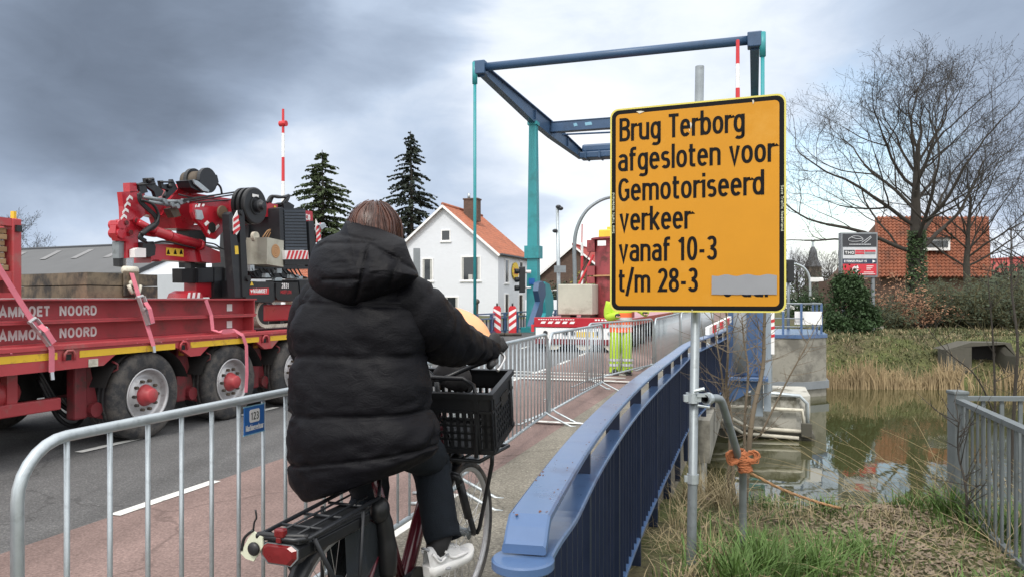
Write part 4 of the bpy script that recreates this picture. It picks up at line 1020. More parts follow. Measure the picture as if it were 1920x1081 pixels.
def rack():
    t0 = -6.36
    th = thing('cargo_frame', 'red steel frame holding wooden mats at the left edge of the photo', 'cargo frame', (-7.4, 4.2, 1.5), road=True)
    a = RT(24, 560, t0).y; b = RT(41, 560, t0).y; zt, zb = 2.22, 1.5
    o = MB()
    for T in (t0, -8.4):
        o.box((T-.12, a, zb), (T, b, zt), .01); o.box((T-.12, 2.9, zb), (T, 3.05, zt), .01)
        o.box((T-.11, 2.9, zt-.07), (T-.01, a, zt)); o.box((T-.11, 2.9, zb+.16), (T-.01, a, zb+.24)); o.box((T-.11, 2.9, zb), (T-.01, a, zb+.05))
    o.box((-8.4, a+.02, zt-.08), (t0-.12, b-.02, zt-.01)); o.box((-8.4, a+.02, zb+.0), (t0-.12, b-.02, zb+.2)); o.build('frame', 'red_paint', th)
    o = MB(); o.box((t0, a+.02, zt-.12), (t0+.03, b-.02, zt-.06)); o.build('lamp', 'black_plastic', th)
    o = MB(); o.box((t0-.08, a+.04, zt), (t0-.04, b-.02, zt+.07)); o.build('peg', 'yellow_sticker', th)
    rnd = random.Random(2)
    for i in range(7):
        z = zb+.25+i*.055; o = MB(); o.box((-8.2+rnd.uniform(-.05,.05), 2.95, z), (t0-.05+rnd.uniform(-.02,.02), a-.01-rnd.uniform(0,.03), z+.048), .006)
        single(roadify(o).build('wooden_mat', 'wood_plank'), 'weathered wooden mat board in the red frame, %s from the bottom' % ('first','second','third','fourth','fifth','sixth','seventh')[i], 'wooden board', 'stacked wooden mats')
rack()
def straps():
    def strap(label, pts, ratchet=None):
        th = thing('ratchet_strap', label, 'strap', (pts[-1][2], RT(*pts[-1]).y, .8), road=True, group='pink lashing straps')
        p = [RT(*q) for q in pts]; o = MB()
        path = []
        for a, b in zip(p, p[1:]):
            for i in range(5): path.append(a.lerp(b, i/5))
        path.append(p[-1])
        o.ribbon(path, .055, .006, (0,1,0)); o.build('webbing', 'strap_pink', th)
        if ratchet:
            a, b = RT(*ratchet[0]), RT(*ratchet[1]); d = (b-a); o = MB(); dn = d.normalized(); w = Vector((0,1,0)); w = (w-dn*w.dot(dn)).normalized(); nn = Vector((1,0,0))
            for sd in (-1, 1): o.obox(a+w*(sd*.038-.004)-nn*.01, d, w*.008, nn*.05)
            o.tube([a-w*.045, a+w*.045], .016, 8); o.tube([a+d*.45+nn*.03-w*.05, a+d*.45+nn*.03+w*.05], .02, 10); o.tube([b-w*.045, b+w*.045], .012, 8); o.obox(a+d*.5-w*.03+nn*.03, d*.5, w*.06, nn*.008); o.build('ratchet', 'rim_steel', th)
            o = MB(); q = [a+nn*.05+d*.2, a+nn*.075+d*.45, a+nn*.06+d*.8, a+nn*.05+d*.98]; o.ribbon(q, .055, .006, w); o.build('strap_tail', 'strap_pink', th)
            o = MB(); o.ribbon([p[-1], p[-1]+Vector((.01,0,-.07))], .035, .012, (0,1,0)); o.build('hook', 'steel', th)
    strap('faded pink lashing strap with a ratchet slanting over the beams at far left', [(-14, 482, -6.24), (30, 553, -6.22), (60, 600, -6.20), (92, 643, -6.12), (97, 655, -6.11), (97, 697, -6.11)], ((60, 600, -6.19), (94, 643, -6.12)))
    strap('bright pink lashing strap hanging from the slabs, its ratchet in the middle', [(247, 512, -6.33), (258, 548, -6.25), (270, 590, -6.2), (280, 622, -6.14), (288, 648, -6.11)], ((262, 556, -6.22), (280, 606, -6.15)))
    strap('thin pink strap draped from the beams over the deck edge and down past the tyre', [(386, 562, -6.25), (396, 590, -6.24), (399, 618, -6.2), (412, 622, -6.15), (440, 619, -6.15), (455, 628, -6.11), (462, 648, -6.10), (463, 700, -6.08), (461, 735, -6.07)])
    strap('loose pink strap end curled on the road under the trailer', [(461, 772, -6.0), (467, 790, -5.98), (478, 799, -5.9), (486, 797, -5.86)])
straps()
# ------------------------------------------------------------------ crawler crane on the trailer
def crane():
    th = thing('crawler_crane', 'red mini crawler crane with folded boom and black outriggers on the trailer', 'crane', (-7.4, 9.8, 1.06), road=True)
    Z = lambda x, y, t: RT(200+x*.2589, 300+y*.2589, t)
    def pr(o, pts, t, w): o.prism([Z(x, y, t) for x, y in pts], (-w, 0, 0))
    def tb(o, pts, r, t, n=8):
        o.smooth = True; o.tube([Z(*(p if len(p) == 3 else (p[0], p[1], t))) for p in pts], r, n); o.smooth = False
    def fin(o, name, m, par=th): return o.build(name, m, par, fix=True)
    def disc(o, x, y, t, r, w, n=28): c = Z(x, y, t); o.smooth = False; o.cyl(c, (-1,0,0), r, w, n)
    # boom
    o = MB(); pr(o, [(455,290),(500,240),(530,175),(578,172),(605,235),(760,262),(890,280),(1240,320),(1240,415),(1120,480),(900,480),(660,440),(610,490),(510,485),(455,415),(400,400)], -7.15, .32)
    pr(o, [(1020,455),(1240,400),(1230,500),(1100,530),(1000,500)], -7.12, .36); pr(o, [(480,395),(600,470),(690,470),(690,510),(510,495)], -7.1, .4)
    pr(o, [(610,240),(890,285),(890,300),(610,252)], -7.13, .02)
    fin(o, 'main_boom', 'crane_red')
    o = MB(); pr(o, [(108,232),(270,222),(275,400),(240,428),(125,440),(120,335)], -7.0, .07); pr(o, [(128,236),(275,226),(280,398),(245,426),(145,436),(140,335)], -7.12, .05); pr(o, [(166,165),(215,165),(222,230),(170,240)], -7.0, .1); pr(o, [(215,240),(455,300),(460,410),(270,395),(215,380)], -7.18, .26)
    head = fin(o, 'boom_head', 'crane_red')
    o = MB(); t = -6.997
    for x, y in ((166,268),(150,314),(136,360),(124,404)):
        s = 22; o.prism([Z(x-s, y+14, t), Z(x, y-14, t), Z(x+s, y+4, t), Z(x+s, y+24, t), Z(x, y+8, t), Z(x-s, y+34, t)], (.002,0,0))
    o.build('chevrons', 'plain_white', head, fix=True)
    o = MB(); pr(o, [(70,440),(130,428),(210,425),(262,510),(240,560),(225,575),(232,700),(140,715),(140,590),(85,585),(62,530)], -7.02, .09); pr(o, [(92,446),(215,428),(265,512),(230,575),(236,700),(160,713),(105,590),(86,532)], -7.13, .06)
    for x, y in ((100,470),(100,530),(148,455),(180,525),(220,440)): disc(o, x+(12 if x < 120 else 0), y, -6.99, .045 if x > 120 else .06, .15, 16)
    fin(o, 'knuckle', 'crane_red')
    for x, y, r in ((148,455,.026),(180,525,.030),(220,440,.024),(350,515,.024)): o = MB(); disc(o, x, y, -6.975, r, .03, 14); fin(o, 'pivot_pin', 'dark_red')
    o = MB(); pr(o, [(88,590),(140,572),(146,708),(90,712)], -7.05, .1); o.mi = 1; pr(o, [(90,712),(146,708),(150,775),(92,768)], -7.06, .09); o.mi = 2; pr(o, [(146,712),(192,706),(190,772),(165,778),(146,765)], -7.0, .1); fin(o, 'hook_block', ['zinc_dark', 'black_paint', 'steel'])
    o = MB(); pr(o, [(203,650),(230,636),(285,640),(285,705),(205,706)], -6.93, .08); fin(o, 'control_box', 'plain_white')
    o = MB(); pr(o, [(262,600),(340,590),(357,630),(350,690),(300,706),(262,650)], -6.95, .3); fin(o, 'valve_block', 'black_plastic')
    # jib below
    o = MB(); pr(o, [(320,610),(690,612),(820,665),(826,742),(770,748),(400,722),(392,735),(375,722),(335,722),(320,745)], -7.02, .26); pr(o, [(660,600),(690,590),(730,650),(760,748),(690,735)], -6.98, .34); pr(o, [(200,430),(260,440),(355,500),(360,560),(300,550),(210,470)], -7.0, .05)
    jb = fin(o, 'jib', 'crane_red')
    o = MB(); o.prism([Z(430,634,-7.017), Z(556,646,-7.017), Z(556,703,-7.017), Z(430,690,-7.017)], (.002,0,0)); st = fin(o, 'warning_sticker', 'yellow', jb)
    o = MB(); rr = random.Random(5)
    for x in (447, 497, 540): o.prism([Z(x-12,682,-7.013), Z(x+12,684,-7.013), Z(x+3,650,-7.013), Z(x-3,650,-7.013)], (.001,0,0))
    fin(o, 'pictograms', 'sign_black', jb)
    o = MB(); tb(o, [(230,450),(350,515),(480,560)], .040, -6.95, 14); tb(o, [(345,515),(480,560),(665,612)], .062, -6.95, 14); tb(o, [(440,545),(455,550)], .07, -6.95, 14); tb(o, [(665,612),(685,618)], .072, -6.95, 14); fin(o, 'hydraulic_ram', 'crane_red')
    # hoses and bundles
    o = MB()
    for dx, dy, r in ((0,0,.016),(8,6,.016),(-8,3,.014),(4,-9,.014),(14,12,.012)):
        tb(o, [(q.x+dx, q.y+dy) for q in catmull([Vector((235,240,0)),(245,300,0),(290,350,0),(345,400,0),(362,440,0),(330,485,0),(270,510,0),(240,560,0),(280,590,0)], 5)], r, -6.88, 6)
    tb(o, [(q.x, q.y) for q in catmull([Vector((250,290,0)),(330,320,0),(370,380,0),(372,430,0),(345,470,0)], 5)], .018, -6.86, 6)
    tb(o, [(q.x, q.y) for q in catmull([Vector((350,600,0)),(420,590,0),(520,612,0),(640,640,0)], 5)], .012, -6.92, 6)
    tb(o, [(q.x, q.y) for q in catmull([Vector((345,470,0)),(300,500,0),(250,540,0)], 5)], .034, -6.87, 8)
    tb(o, [(q.x, q.y) for q in catmull([Vector((720,600,0)),(780,610,0),(830,640,0),(880,650,0)], 5)], .010, -6.8, 6)
    fin(o, 'hydraulic_hoses', 'black_plastic')
    o = MB()
    for x0, y0, x1, y1 in ((560,285,950,232),(560,295,1010,218),(600,300,930,250),(640,310,890,290),(520,250,620,275)): tb(o, [(x0,y0),(x1,y1)], .010, -6.86, 6)
    fin(o, 'pulling_ropes', 'black_paint')
    o = MB()
    for a, b in (((270,270),(420,292)),((300,300),(440,325)),((420,300),(560,300)),((470,340),(600,290))): tb(o, [a, b], .022, -6.9, 8)
    for x, y in ((430,300),(480,322),(540,305),(590,295),(520,335)): disc(o, x, y, -6.86, .03, .1, 10)
    fin(o, 'couplings', 'zinc_dark')
    # black brackets on top of the boom head
    o = MB()
    for T in (-6.98, -7.3):
        pr(o, [(282,132),(340,128),(358,180),(415,225),(400,260),(360,275),(345,230),(290,190)], T, .05); pr(o, [(388,150),(410,150),(412,178),(468,172),(470,140),(480,140),(515,210),(470,255),(430,292),(425,260),(450,220),(400,205)], T, .05)
        pr(o, [(228,172),(275,160),(300,235),(250,245)], T, .04)
    tb(o, [(310,150),(310,150,-7.35)], .03, -6.95); tb(o, [(460,190),(460,190,-7.35)], .03, -6.95); tb(o, [(225,180),(350,170)], .012, -6.97); tb(o, [(390,160),(478,160)], .012, -6.97); tb(o, [(285,140),(340,140)], .016, -6.97)
    fin(o, 'winch_brackets', 'black_paint')
    o = MB(); pr(o, [(455,355),(510,340),(540,405),(490,418)], -6.93, .1); fin(o, 'gear_box', 'rusty_steel')
    # rope winch on top
    o = MB(); c = Z(690,150,-6.9); o.smooth = True; o.cyl(c, (-1,0,0), .125, .25, 24); o.smooth = False; w1 = fin(o, 'winch_drum', 'rusty_steel')
    o = MB(); disc(o, 738, 148, -6.83, .165, .05, 28); disc(o, 640, 150, -7.02, .16, .05, 28); pr(o, [(590,150),(650,140),(720,220),(700,240),(610,200)], -6.86, .2); pr(o, [(770,100),(800,110),(812,160),(800,190),(780,160)], -6.85, .15); tb(o, [(q.x,q.y) for q in catmull([Vector((800,170,0)),(825,200,0),(835,250,0)], 4)], .014, -6.84); fin(o, 'winch_housing', 'black_paint')
    o = MB(); pr(o, [(625,140),(665,155),(745,222),(740,232),(700,225),(640,175)], -6.82, .02); fin(o, 'winch_guard', 'zinc')
    # hose reel
    o = MB(); c = Z(1082,332,-6.5); o.lathe([(.0,.0),(.235,.0),(.252,-.012),(.252,-.05),(.215,-.052),(.215,-.085),(.252,-.088),(.252,-.13),(.215,-.132),(.215,-.165),(.252,-.168),(.252,-.215),(.0,-.22)], 48, c, (1,0,0)); rl = o.build('hose_reel', 'black_plastic', th)
    o = MB(); o.lathe([(.125,.001),(.125,.012),(.118,.014),(.105,.006),(.105,.0)], 36, c, (1,0,0)); o.lathe([(.085,.0),(.085,.06),(.06,.075),(.05,.12),(.0,.125)], 24, c+Vector((0,.02,0)), (1,0,0)); o.build('reel_hub', 'black_paint', rl)
    o = MB(); o.prism([Z(1055,245,-6.495), Z(1100,255,-6.495), Z(1100,275,-6.495), Z(1055,268,-6.495)], (.003,0,0)); fin(o, 'reel_label', 'plain_white', rl)
    # folding brackets with white marks
    o = MB(); pr(o, [(622,320),(655,312),(705,335),(710,345),(760,345),(870,450),(862,500),(790,575),(742,562),(700,490),(640,425),(622,380)], -6.78, .05); pr(o, [(700,330),(800,340),(880,350),(890,440),(760,400)], -6.84, .12)
    br = fin(o, 'folding_bracket', 'crane_red')
    o = MB(); t = -6.776
    for q in ([(665,318),(680,316),(672,342),(655,342)],[(695,318),(712,320),(702,338),(688,336)],[(705,460),(728,440),(745,455),(718,480)],[(780,490),(810,465),(818,480),(786,516)],[(640,330),(652,322),(650,340),(640,345)],[(735,505),(752,520),(745,540),(730,525)]): o.prism([Z(x, y, t) for x, y in q], (.002,0,0))
    o.mi = 1; disc(o, 765, 490, -6.77, .07, .004, 16); disc(o, 680,380,-6.77,.03,.02,12)
    fin(o, 'bracket_marks', ['plain_white', 'underside'], br)
    o = MB(); pr(o, [(645,360),(690,365),(705,420),(690,435),(655,430)], -6.76, .03); fin(o, 'latch', 'zinc', br)
    o = MB(); disc(o, 845, 380, -6.68, .088, .03, 28); fin(o, 'round_pad', 'brown_disc')
    # superstructure
    o = MB(); pr(o, [(590,500),(720,500),(720,780),(610,780)], -7.3, .2); pr(o, [(610,740),(640,740),(640,960),(610,960)], -7.2, .1); fin(o, 'mast', 'black_paint')
    o = MB(); pr(o, [(542,785),(662,785),(662,890),(545,888)], -7.0, .15); fin(o, 'battery_case', 'black_plastic'); o = MB(); pr(o, [(664,782),(780,780),(782,885),(664,887)], -6.96, .2); fin(o, 'tool_case', 'black_paint')
    o = MB(); pr(o, [(650,888),(772,884),(775,992),(650,992)], -7.0, .2); fin(o, 'slew_base', 'crane_red')
    o = MB(); pr(o, [(780,775),(850,775),(850,992),(780,992)], -6.95, .3); fin(o, 'rear_post', 'black_paint'); o = MB(); pr(o, [(856,782),(940,790),(950,992),(856,992)], -6.92, .35); fin(o, 'rear_panel', 'black_plastic')
    o = MB(); pr(o, [(575,1000),(590,965),(630,945),(690,968),(700,1000)], -6.72, .3); pd = fin(o, 'outrigger_pad', 'crane_red')
    o = MB()
    for x in (595, 630, 665): o.prism([Z(x-12,998,-6.716), Z(x+8,998,-6.716), Z(x+12,958,-6.716), Z(x-4,958,-6.716)], (.002,0,0))
    fin(o, 'pad_stripes', 'plain_white', pd)
    o = MB(); pr(o, [(1030,470),(1240,440),(1260,620),(1230,700),(1020,700)], -7.05, .5); pr(o, [(1000,700),(1460,700),(1460,790),(1000,790)], -7.3, .6); pr(o, [(1030,800),(1100,860),(1400,860),(1300,790)], -7.1, .5); fin(o, 'engine_bay', 'black_paint')
    o = MB()
    for a in range(14):
        rr2 = random.Random(a); x0 = 1020+a*28; tb(o, [(q.x,q.y) for q in catmull([Vector((x0,790+rr2.uniform(-10,10),0)),(x0+30,830+rr2.uniform(-20,20),0),(x0+60,850,0)], 4)], .012, -6.72+rr2.uniform(-.1,.1), 6)
    fin(o, 'wiring', 'black_plastic')
    for x, y, w, h in ((1150,820,40,30),(1235,785,34,34),(1040,760,30,44),(1330,830,60,26),(1220,850,50,24),(1380,840,40,20)): o = MB(); pr(o, [(x,y),(x+w,y),(x+w,y+h),(x,y+h)], -6.66, .06); fin(o, 'valve', 'zinc')
    o = MB()
    for k in range(4): tb(o, [(q.x,q.y) for q in catmull([Vector((1130+k*20,560,0)),(1170+k*14,510,0),(1220+k*6,510,0),(1240+k*4,565,0)], 5)], .009, -6.72, 6)
    fin(o, 'copper_pipes', 'rope_tan')
    o = MB(); disc(o, 1085, 555, -6.75, .07, .05, 16); o.smooth = True; o.cyl(Z(1240,545,-6.7), (0,0,1), .035, .11, 12); o.smooth = False; pr(o, [(1010,580),(1085,600),(1085,650),(1010,640)], -6.9, .1); fin(o, 'filters', 'cream')
    # condenser unit
    o = MB(); a, b = Z(1162,560,-6.55), Z(1282,556,-6.55); d = (b.y-a.y)
    o.prism([Z(1162,560,-6.55), Z(1282,585,-6.55), Z(1280,775,-6.55), Z(1160,755,-6.55)], (-.35,0,0)); cd = fin(o, 'condenser_unit', 'concrete_light')
    o = MB(); c = Z(1225,660,-6.545); o.smooth = False; o.lathe([(.0,0),(.03,.004),(.045,0),(.06,.004),(.075,0),(.088,.004),(.1,0)], 28, c, (1,0,0)); o.build('fan_grille', 'rope_tan', cd)
    # counterweight grille panel
    o = MB(); pr(o, [(1248,350),(1275,342),(1285,655),(1258,655)], -6.56, .6); pr(o, [(1275,348),(1440,352),(1455,652),(1285,655)], -6.58, .5); pn = fin(o, 'grille_panel', 'black_paint')
    o = MB()
    for k in range(13):
        y = 362+k*22.5; o.prism([Z(1282+k*.6,y,-6.575), Z(1436+k*1.1,y+2,-6.575), Z(1436+k*1.1,y+17,-6.575), Z(1282+k*.6,y+16,-6.575)], (.012,0,0))
    fin(o, 'grille_slats', 'grille', pn)
    o = MB(); pr(o, [(1290,655),(1458,655),(1462,718),(1296,720)], -6.50, .06); bd = fin(o, 'marker_strip', 'plain_white')
    o = MB()
    for k in range(6):
        x = 1300+k*28; o.prism([Z(x,718,-6.496), Z(x+14,718,-6.496), Z(x+34 if x < 1425 else 1458,657,-6.496), Z(x+18,657,-6.496)], (.002,0,0))
    fin(o, 'red_stripes', 'signal_red', bd)
    o = MB(); pr(o, [(1290,722),(1462,720),(1462,760),(1292,758)], -6.52, .3); fin(o, 'lower_bumper', 'black_plastic')
    o = MB(); pr(o, [(1436,366),(1490,372),(1495,440),(1440,445)], -6.62, .4); cb = fin(o, 'rear_cover', 'crane_red')
    o = MB(); letter(o, 'C30', Z(1441,432,-6.617), (0,1,0), (0,0,1), .12, .085, .2, .12); fin(o, 'lettering', 'plain_white', cb)
    o = MB(); pr(o, [(1150,306),(1238,322),(1240,415),(1150,412)], -6.75, .45); tk = fin(o, 'fuel_tank', 'crane_red')
    o = MB(); disc(o, 1220, 345, -6.74, .028, .006, 14); o.prism([Z(1205,385,-6.746), Z(1238,390,-6.746), Z(1238,415,-6.746), Z(1205,412,-6.746)], (.003,0,0)); fin(o, 'tank_sticker', 'yellow', tk)
    o = MB()
    for k in range(3): tb(o, [(q.x,q.y) for q in catmull([Vector((1160+k*12,310,0)),(1190+k*10,265,0),(1240+k*20,270,0),(1300+k*10,275-k*8,0),(1260+k*15,330,0)], 5)], .022, -6.75-.05*k, 8)
    pr(o, [(1280,315),(1320,305),(1360,330),(1355,350),(1285,350)], -6.7, .2); fin(o, 'top_hoses', 'black_plastic')
    # front outrigger leg with its red and white sign
    def leg(pts, sign, t, labelbox=None):
        o = MB(); pr(o, pts, t, .11); lg = fin(o, 'outrigger_leg', 'black_paint')
        o = MB(); pr(o, sign, t+.012, .01); sg = fin(o, 'warning_sign', 'plain_white', lg)
        xs = [q[0] for q in sign]; ys = [q[1] for q in sign]; x0, x1, y0, y1 = min(xs), max(xs), min(ys), max(ys)
        o = MB(); h = y1-y0
        for f in (.22, .47, .72): o.prism([Z(x0+2, y0+h*f+20, t+.0135), Z(x1-2, y0+h*f-14, t+.0135), Z(x1-2, y0+h*f+10, t+.0135), Z(x0+2, y0+h*f+46, t+.0135)], (.002,0,0))
        fin(o, 'sign_stripes', 'signal_red', sg)
        if labelbox: o = MB(); pr(o, labelbox, t+.004, .003); fin(o, 'label', 'yellow', lg)
        return lg
    lg = leg([(886,395),(905,375),(925,420),(950,600),(990,600),(1012,992),(930,992),(905,700),(890,500)], [(946,366),(968,500),(941,544),(918,515),(916,425)], -6.52, [(928,622),(952,622),(956,682),(932,684)])
    o = MB(); pr(o, [(955,365),(985,362),(998,400),(1024,850),(1020,990),(985,990),(965,520),(972,500)], -6.5, .1); disc(o, 985, 388, -6.48, .028, .14, 14); disc(o, 1033, 858, -6.47, .04, .05, 14); fin(o, 'outrigger_ram', 'black_plastic', lg)
    leg([(1462,445),(1498,440),(1530,760),(1480,770)], [(1516,428),(1540,480),(1552,560),(1548,600),(1525,585),(1515,500)], -6.55)
    o = MB(); pr(o, [(1540,470),(1580,455),(1590,480),(1560,505)], -6.5, .1); fin(o, 'mirror', 'zinc')
    # lower carriage
    o = MB(); pr(o, [(1000,872),(1095,880),(1210,880),(1222,1010),(1200,1032),(1010,1018)], -6.56, .6); c1 = fin(o, 'body_panel', 'black_paint')
    o = MB(); t = -6.556; o.prism([Z(1034,930,t), Z(1174,926,t), Z(1174,970,t), Z(1034,974,t)], (.002,0,0)); o.mi = 1; letter(o, 'MAMMOET', Z(1062,960,t+.004), (0,1,0), (0,0,1), .30, .055, .22, .12); o.prism([Z(1040,940,t+.003), Z(1060,940,t+.003), Z(1050,962,t+.003)], (.001,0,0)); fin(o, 'name_plate', ['signal_red', 'plain_white'], c1)
    o = MB(); o.prism([Z(1038,908,t), Z(1050,876,t), Z(1064,908,t)], (.002,0,0)); fin(o, 'warning_triangle', 'yellow', c1)
    o = MB(); pr(o, [(1228,890),(1385,886),(1398,1005),(1380,1022),(1240,1012),(1226,990)], -6.54, .6); c2 = fin(o, 'body_panel', 'black_plastic')
    o = MB(); t = -6.536; letter(o, '2831', Z(1268,926,t), (0,1,0), (0,0,1), .17, .07, .2, .12); o.mi = 1; letter(o, 'HOEFLON', Z(1260,966,t), (0,1,0), (0,0,1), .26, .05, .14, .12); fin(o, 'lettering', ['plain_white', 'signal_red'], c2)
    o = MB(); pr(o, [(1395,870),(1560,860),(1570,1010),(1405,1012)], -6.56, .6); fin(o, 'body_panel', 'black_paint')
    # tracks
    for T in (-6.70, -7.9):
        s0 = RT(480, 600, -6.70).y; s1 = s0+2.15; zc = 1.285; r = .20; path = []
        for i in range(13): a = R(90+180*i/12); path.append((s0+r+math.cos(a)*r, zc+math.sin(a)*r))
        for i in range(13): a = R(-90+180*i/12); path.append((s1-r+math.cos(a)*r, zc+math.sin(a)*r))
        n = len(path); o = MB(); inn = [(s0+r+(s-s0-r)*1.0 if False else s, z) for s, z in path]
        def ring(f, x): return [(T+x, (s0+s1)/2+(s-(s0+s1)/2)*(1-(1-f)*.2/((s1-s0)/2)), zc+(z-zc)*f) for s, z in path]
        A_, B_, Ci, D_ = ring(1,0), ring(1,-.3), ring(.8,-.3), ring(.8,0); vs = A_+B_+Ci+D_
        o.add(vs, [(a*n+j, a*n+(j+1) % n, ((a+1) % 4)*n+(j+1) % n, ((a+1) % 4)*n+j) for a in range(4) for j in range(n)])
        for j in range(40):
            s = s0+.2+j*.045
            if s > s1-.2: break
            o.box((T-.3, s, zc+r), (T+.004, s+.025, zc+r+.012)); o.box((T-.3, s, zc-r-.012), (T+.004, s+.025, zc-r))
        tr = fin(o, 'track', 'cream')
        o = MB(); o.box((T-.28, s0+.19, zc-.115), (T-.012, s1-.19, zc+.125), .02); fin(o, 'track_frame', 'crane_red', tr)
        o = MB()
        for k in range(5): o.cyl((T-.25, s0+.3+k*.38, zc-.13), (1,0,0), .05, .2, 12)
        o.cyl((T-.27, s0+.2, zc), (1,0,0), .15, .25, 20); o.cyl((T-.27, s1-.2, zc), (1,0,0), .15, .25, 20)
        fin(o, 'rollers', 'black_paint', tr)
crane()
# ------------------------------------------------------------------ bicycle and rider, local frame: x right, y forwards, z up, origin under the rear axle
BO = Vector((-.616, 2.666, 0)); BA = R(20); BS, BC = math.sin(BA), math.cos(BA)
def BP(px, py, u):
    r = (px-960)/FPX; v = (r*(BO.y+BC*u)-BO.x-BS*u)/(BC+BS*r); Y = BO.y+BC*u-BS*v
    return Vector((v, u, CAMH+(559-py)/FPX*Y))
def bicycle():
    th = thing('bicycle', 'dark red city bicycle with a black rear rack, red tail lamp and front carrier', 'bicycle', BO, rot=-BA)
    RW = .345
    def wheel(u, nm):
        c = Vector((0, u, RW)); o = MB(); o.smooth = True
        w = bpy.data.objects.new(nm, None); C.objects.link(w); w.parent = th; BASE[w.name] = Vector((0,0,0)); w.empty_display_size = .1
        o.lathe([(RW-.028, -.016), (RW-.012, -.021), (RW-.003, -.012), (RW, 0), (RW-.003, .012), (RW-.012, .021), (RW-.028, .016), (RW-.034, .0), (RW-.028, -.016)], 64, c, (1,0,0)); o.build('tyre', 'black_plastic' if False else 'rubber', w)
        o = MB(); o.smooth = True; o.lathe([(RW-.030, -.012), (RW-.045, -.012), (RW-.052, 0), (RW-.045, .012), (RW-.030, .012)], 56, c, (1,0,0)); o.build('rim', 'rim_steel', w)
        o = MB()
        for i in range(32):
            a = 2*math.pi*i/32; b = a+(.55 if i % 4 < 2 else -.55); sd = .028 if i % 2 else -.028
            o.tube([c+Vector((sd, math.cos(b)*.03, math.sin(b)*.03)), c+Vector((0, math.cos(a)*(RW-.05), math.sin(a)*(RW-.05)))], .0012, 4)
        o.build('spokes', 'steel', w)
        o = MB(); o.smooth = True; o.lathe([(.0,-.055),(.012,-.055),(.012,-.035),(.035,-.032),(.022,-.02),(.02,.02),(.035,.032),(.012,.035),(.012,.055),(0,.055)], 18, c, (1,0,0)); o.build('hub', 'zinc_dark', w)
    wheel(0, 'rear_wheel'); wheel(1.1, 'front_wheel')
    BB = Vector((0, .47, .30)); st = Vector((0, .33, .62)); sp = Vector((0, .22, .86)); h0, h1 = Vector((0, .885, .66)), Vector((0, .82, .90))
    o = MB(); o.smooth = True
    # step-through frame: thick down tube swooping to the bottom bracket, seat tube, stays
    o.tube(catmull([h0.lerp(h1, .55), (0,.75,.69), (0,.65,.575), (0,.56,.44), BB], 6), .037, 12, flat=((1,0,0), .85)); o.tube([BB, st, sp], [.022,.02,.018], 12)
    o.tube([h0-Vector((0,-.012,.04)), h1+Vector((0,-.02,.06))], .024, 12); o.tube([(-.02,.47,.30),(.02,.47,.30)], .03, 12)
    o.build('frame', 'maroon', th)
    o = MB(); o.smooth = True
    for sd in (-1, 1):
        o.tube([BB+Vector((sd*.03,0,0)), (sd*.065, 0, RW)], .011, 8); o.tube([st+Vector((sd*.015,0,0)), (sd*.065, 0, RW)], .009, 8)
    o.build('stays', 'maroon', th)
    o = MB(); o.smooth = True; tip = 1.1
    o.tube([(0, .885, .70), (0, .89, .66)], .03, 10)
    for sd in (-1, 1): o.tube([(0, .89, .68), (sd*.055, .905, .665), (sd*.06, .92, .62)], .019, 8); o.tube([(sd*.06, .915, .64), (sd*.06, 1.02, .45)], .021, 10); o.tube([(sd*.06, 1.02, .47), (sd*.06, 1.085, .36), (sd*.055, 1.1, RW)], .015, 8)
    o.build('fork', 'black_paint', th)
    # mudguards and the smoked skirt guard
    for u, a0, a1, nm in ((0, 20, 200, 'rear'), (1.1, 55, 215, 'front')):
        o = MB(); o.smooth = True; rows = []
        for i in range(25):
            a = R(a0+(a1-a0)*i/24); row = []
            for x, dr in ((-.030,.012),(-.022,.022),(0,.026),(.022,.022),(.030,.012)): row.append(Vector((x, u+math.cos(a)*(RW+dr), RW+math.sin(a)*(RW+dr))))
            rows.append(row)
        o.grid(rows); o.build('mudguard', 'black_paint', th)
    o = MB(); o.smooth = True
    for sd in (-1, 1):
        rows = []
        for i in range(11):
            a = R(10+85*i/10); rows.append([Vector((sd*.040, math.cos(a)*(RW+.01-.05*k), RW+math.sin(a)*(RW+.01-.05*k))) for k in range(5)])
        o.grid(rows)
    m = mat('smoked_plastic', (.03,.035,.04), .18, var=.1, spec=.7); o.build('coat_guard', m, th)
    o = MB(); o.tube([(.05, -.02, RW), (.05, .45, .34)], .04, 10, flat=((1,0,0), .4)); o.cyl((.055, .47, .30), (1,0,0), .09, .012, 24); o.build('chain_case', 'black_plastic', th)
    # cranks and pedals: right one forwards
    for sd, ang in ((1, 25), (-1, 205)):
        e = BB+Vector((sd*.085, math.cos(R(ang))*.17, math.sin(R(ang))*.17)); o = MB(); o.smooth = True; o.tube([BB+Vector((sd*.06,0,0)), e], .011, 8); cr = o.build('crank', 'zinc_dark', th)
        o = MB(); o.box(e+Vector((sd*.01,-.045,-.012)), e+Vector((sd*.105,.045,.012)), .004); o.build('pedal', 'black_plastic', cr)
    # saddle
    o = MB(); o.smooth = True; vs = []; n = 14
    o.grid([[Vector((math.cos(a)*w, y, .905+math.sin(a)*.035-(.02 if abs(math.cos(a)) > .8 else 0))) for a in [math.pi*j/10 for j in range(11)]] for y, w in ((.08,.06),(.11,.10),(.17,.11),(.23,.085),(.28,.045),(.34,.03),(.37,.018))]); o.tube([sp, (0,.20,.90)], .014, 8); o.build('saddle', 'black_plastic', th)
    # rear rack with the flat battery box
    o = MB(); o.smooth = True; z = .745; ue, uf = -.335, .13; w = .085
    ring = [(-w, uf, z+.02), (-w, ue+.03, z), (-w+.03, ue, z), (w-.03, ue, z), (w, ue+.03, z), (w, uf, z+.02)]
    o.tube(ring, .0075, 8)
    for y in (-.22, -.09, .06): o.tube([(-w, y, z+.004), (w, y, z+.004)], .006, 6)
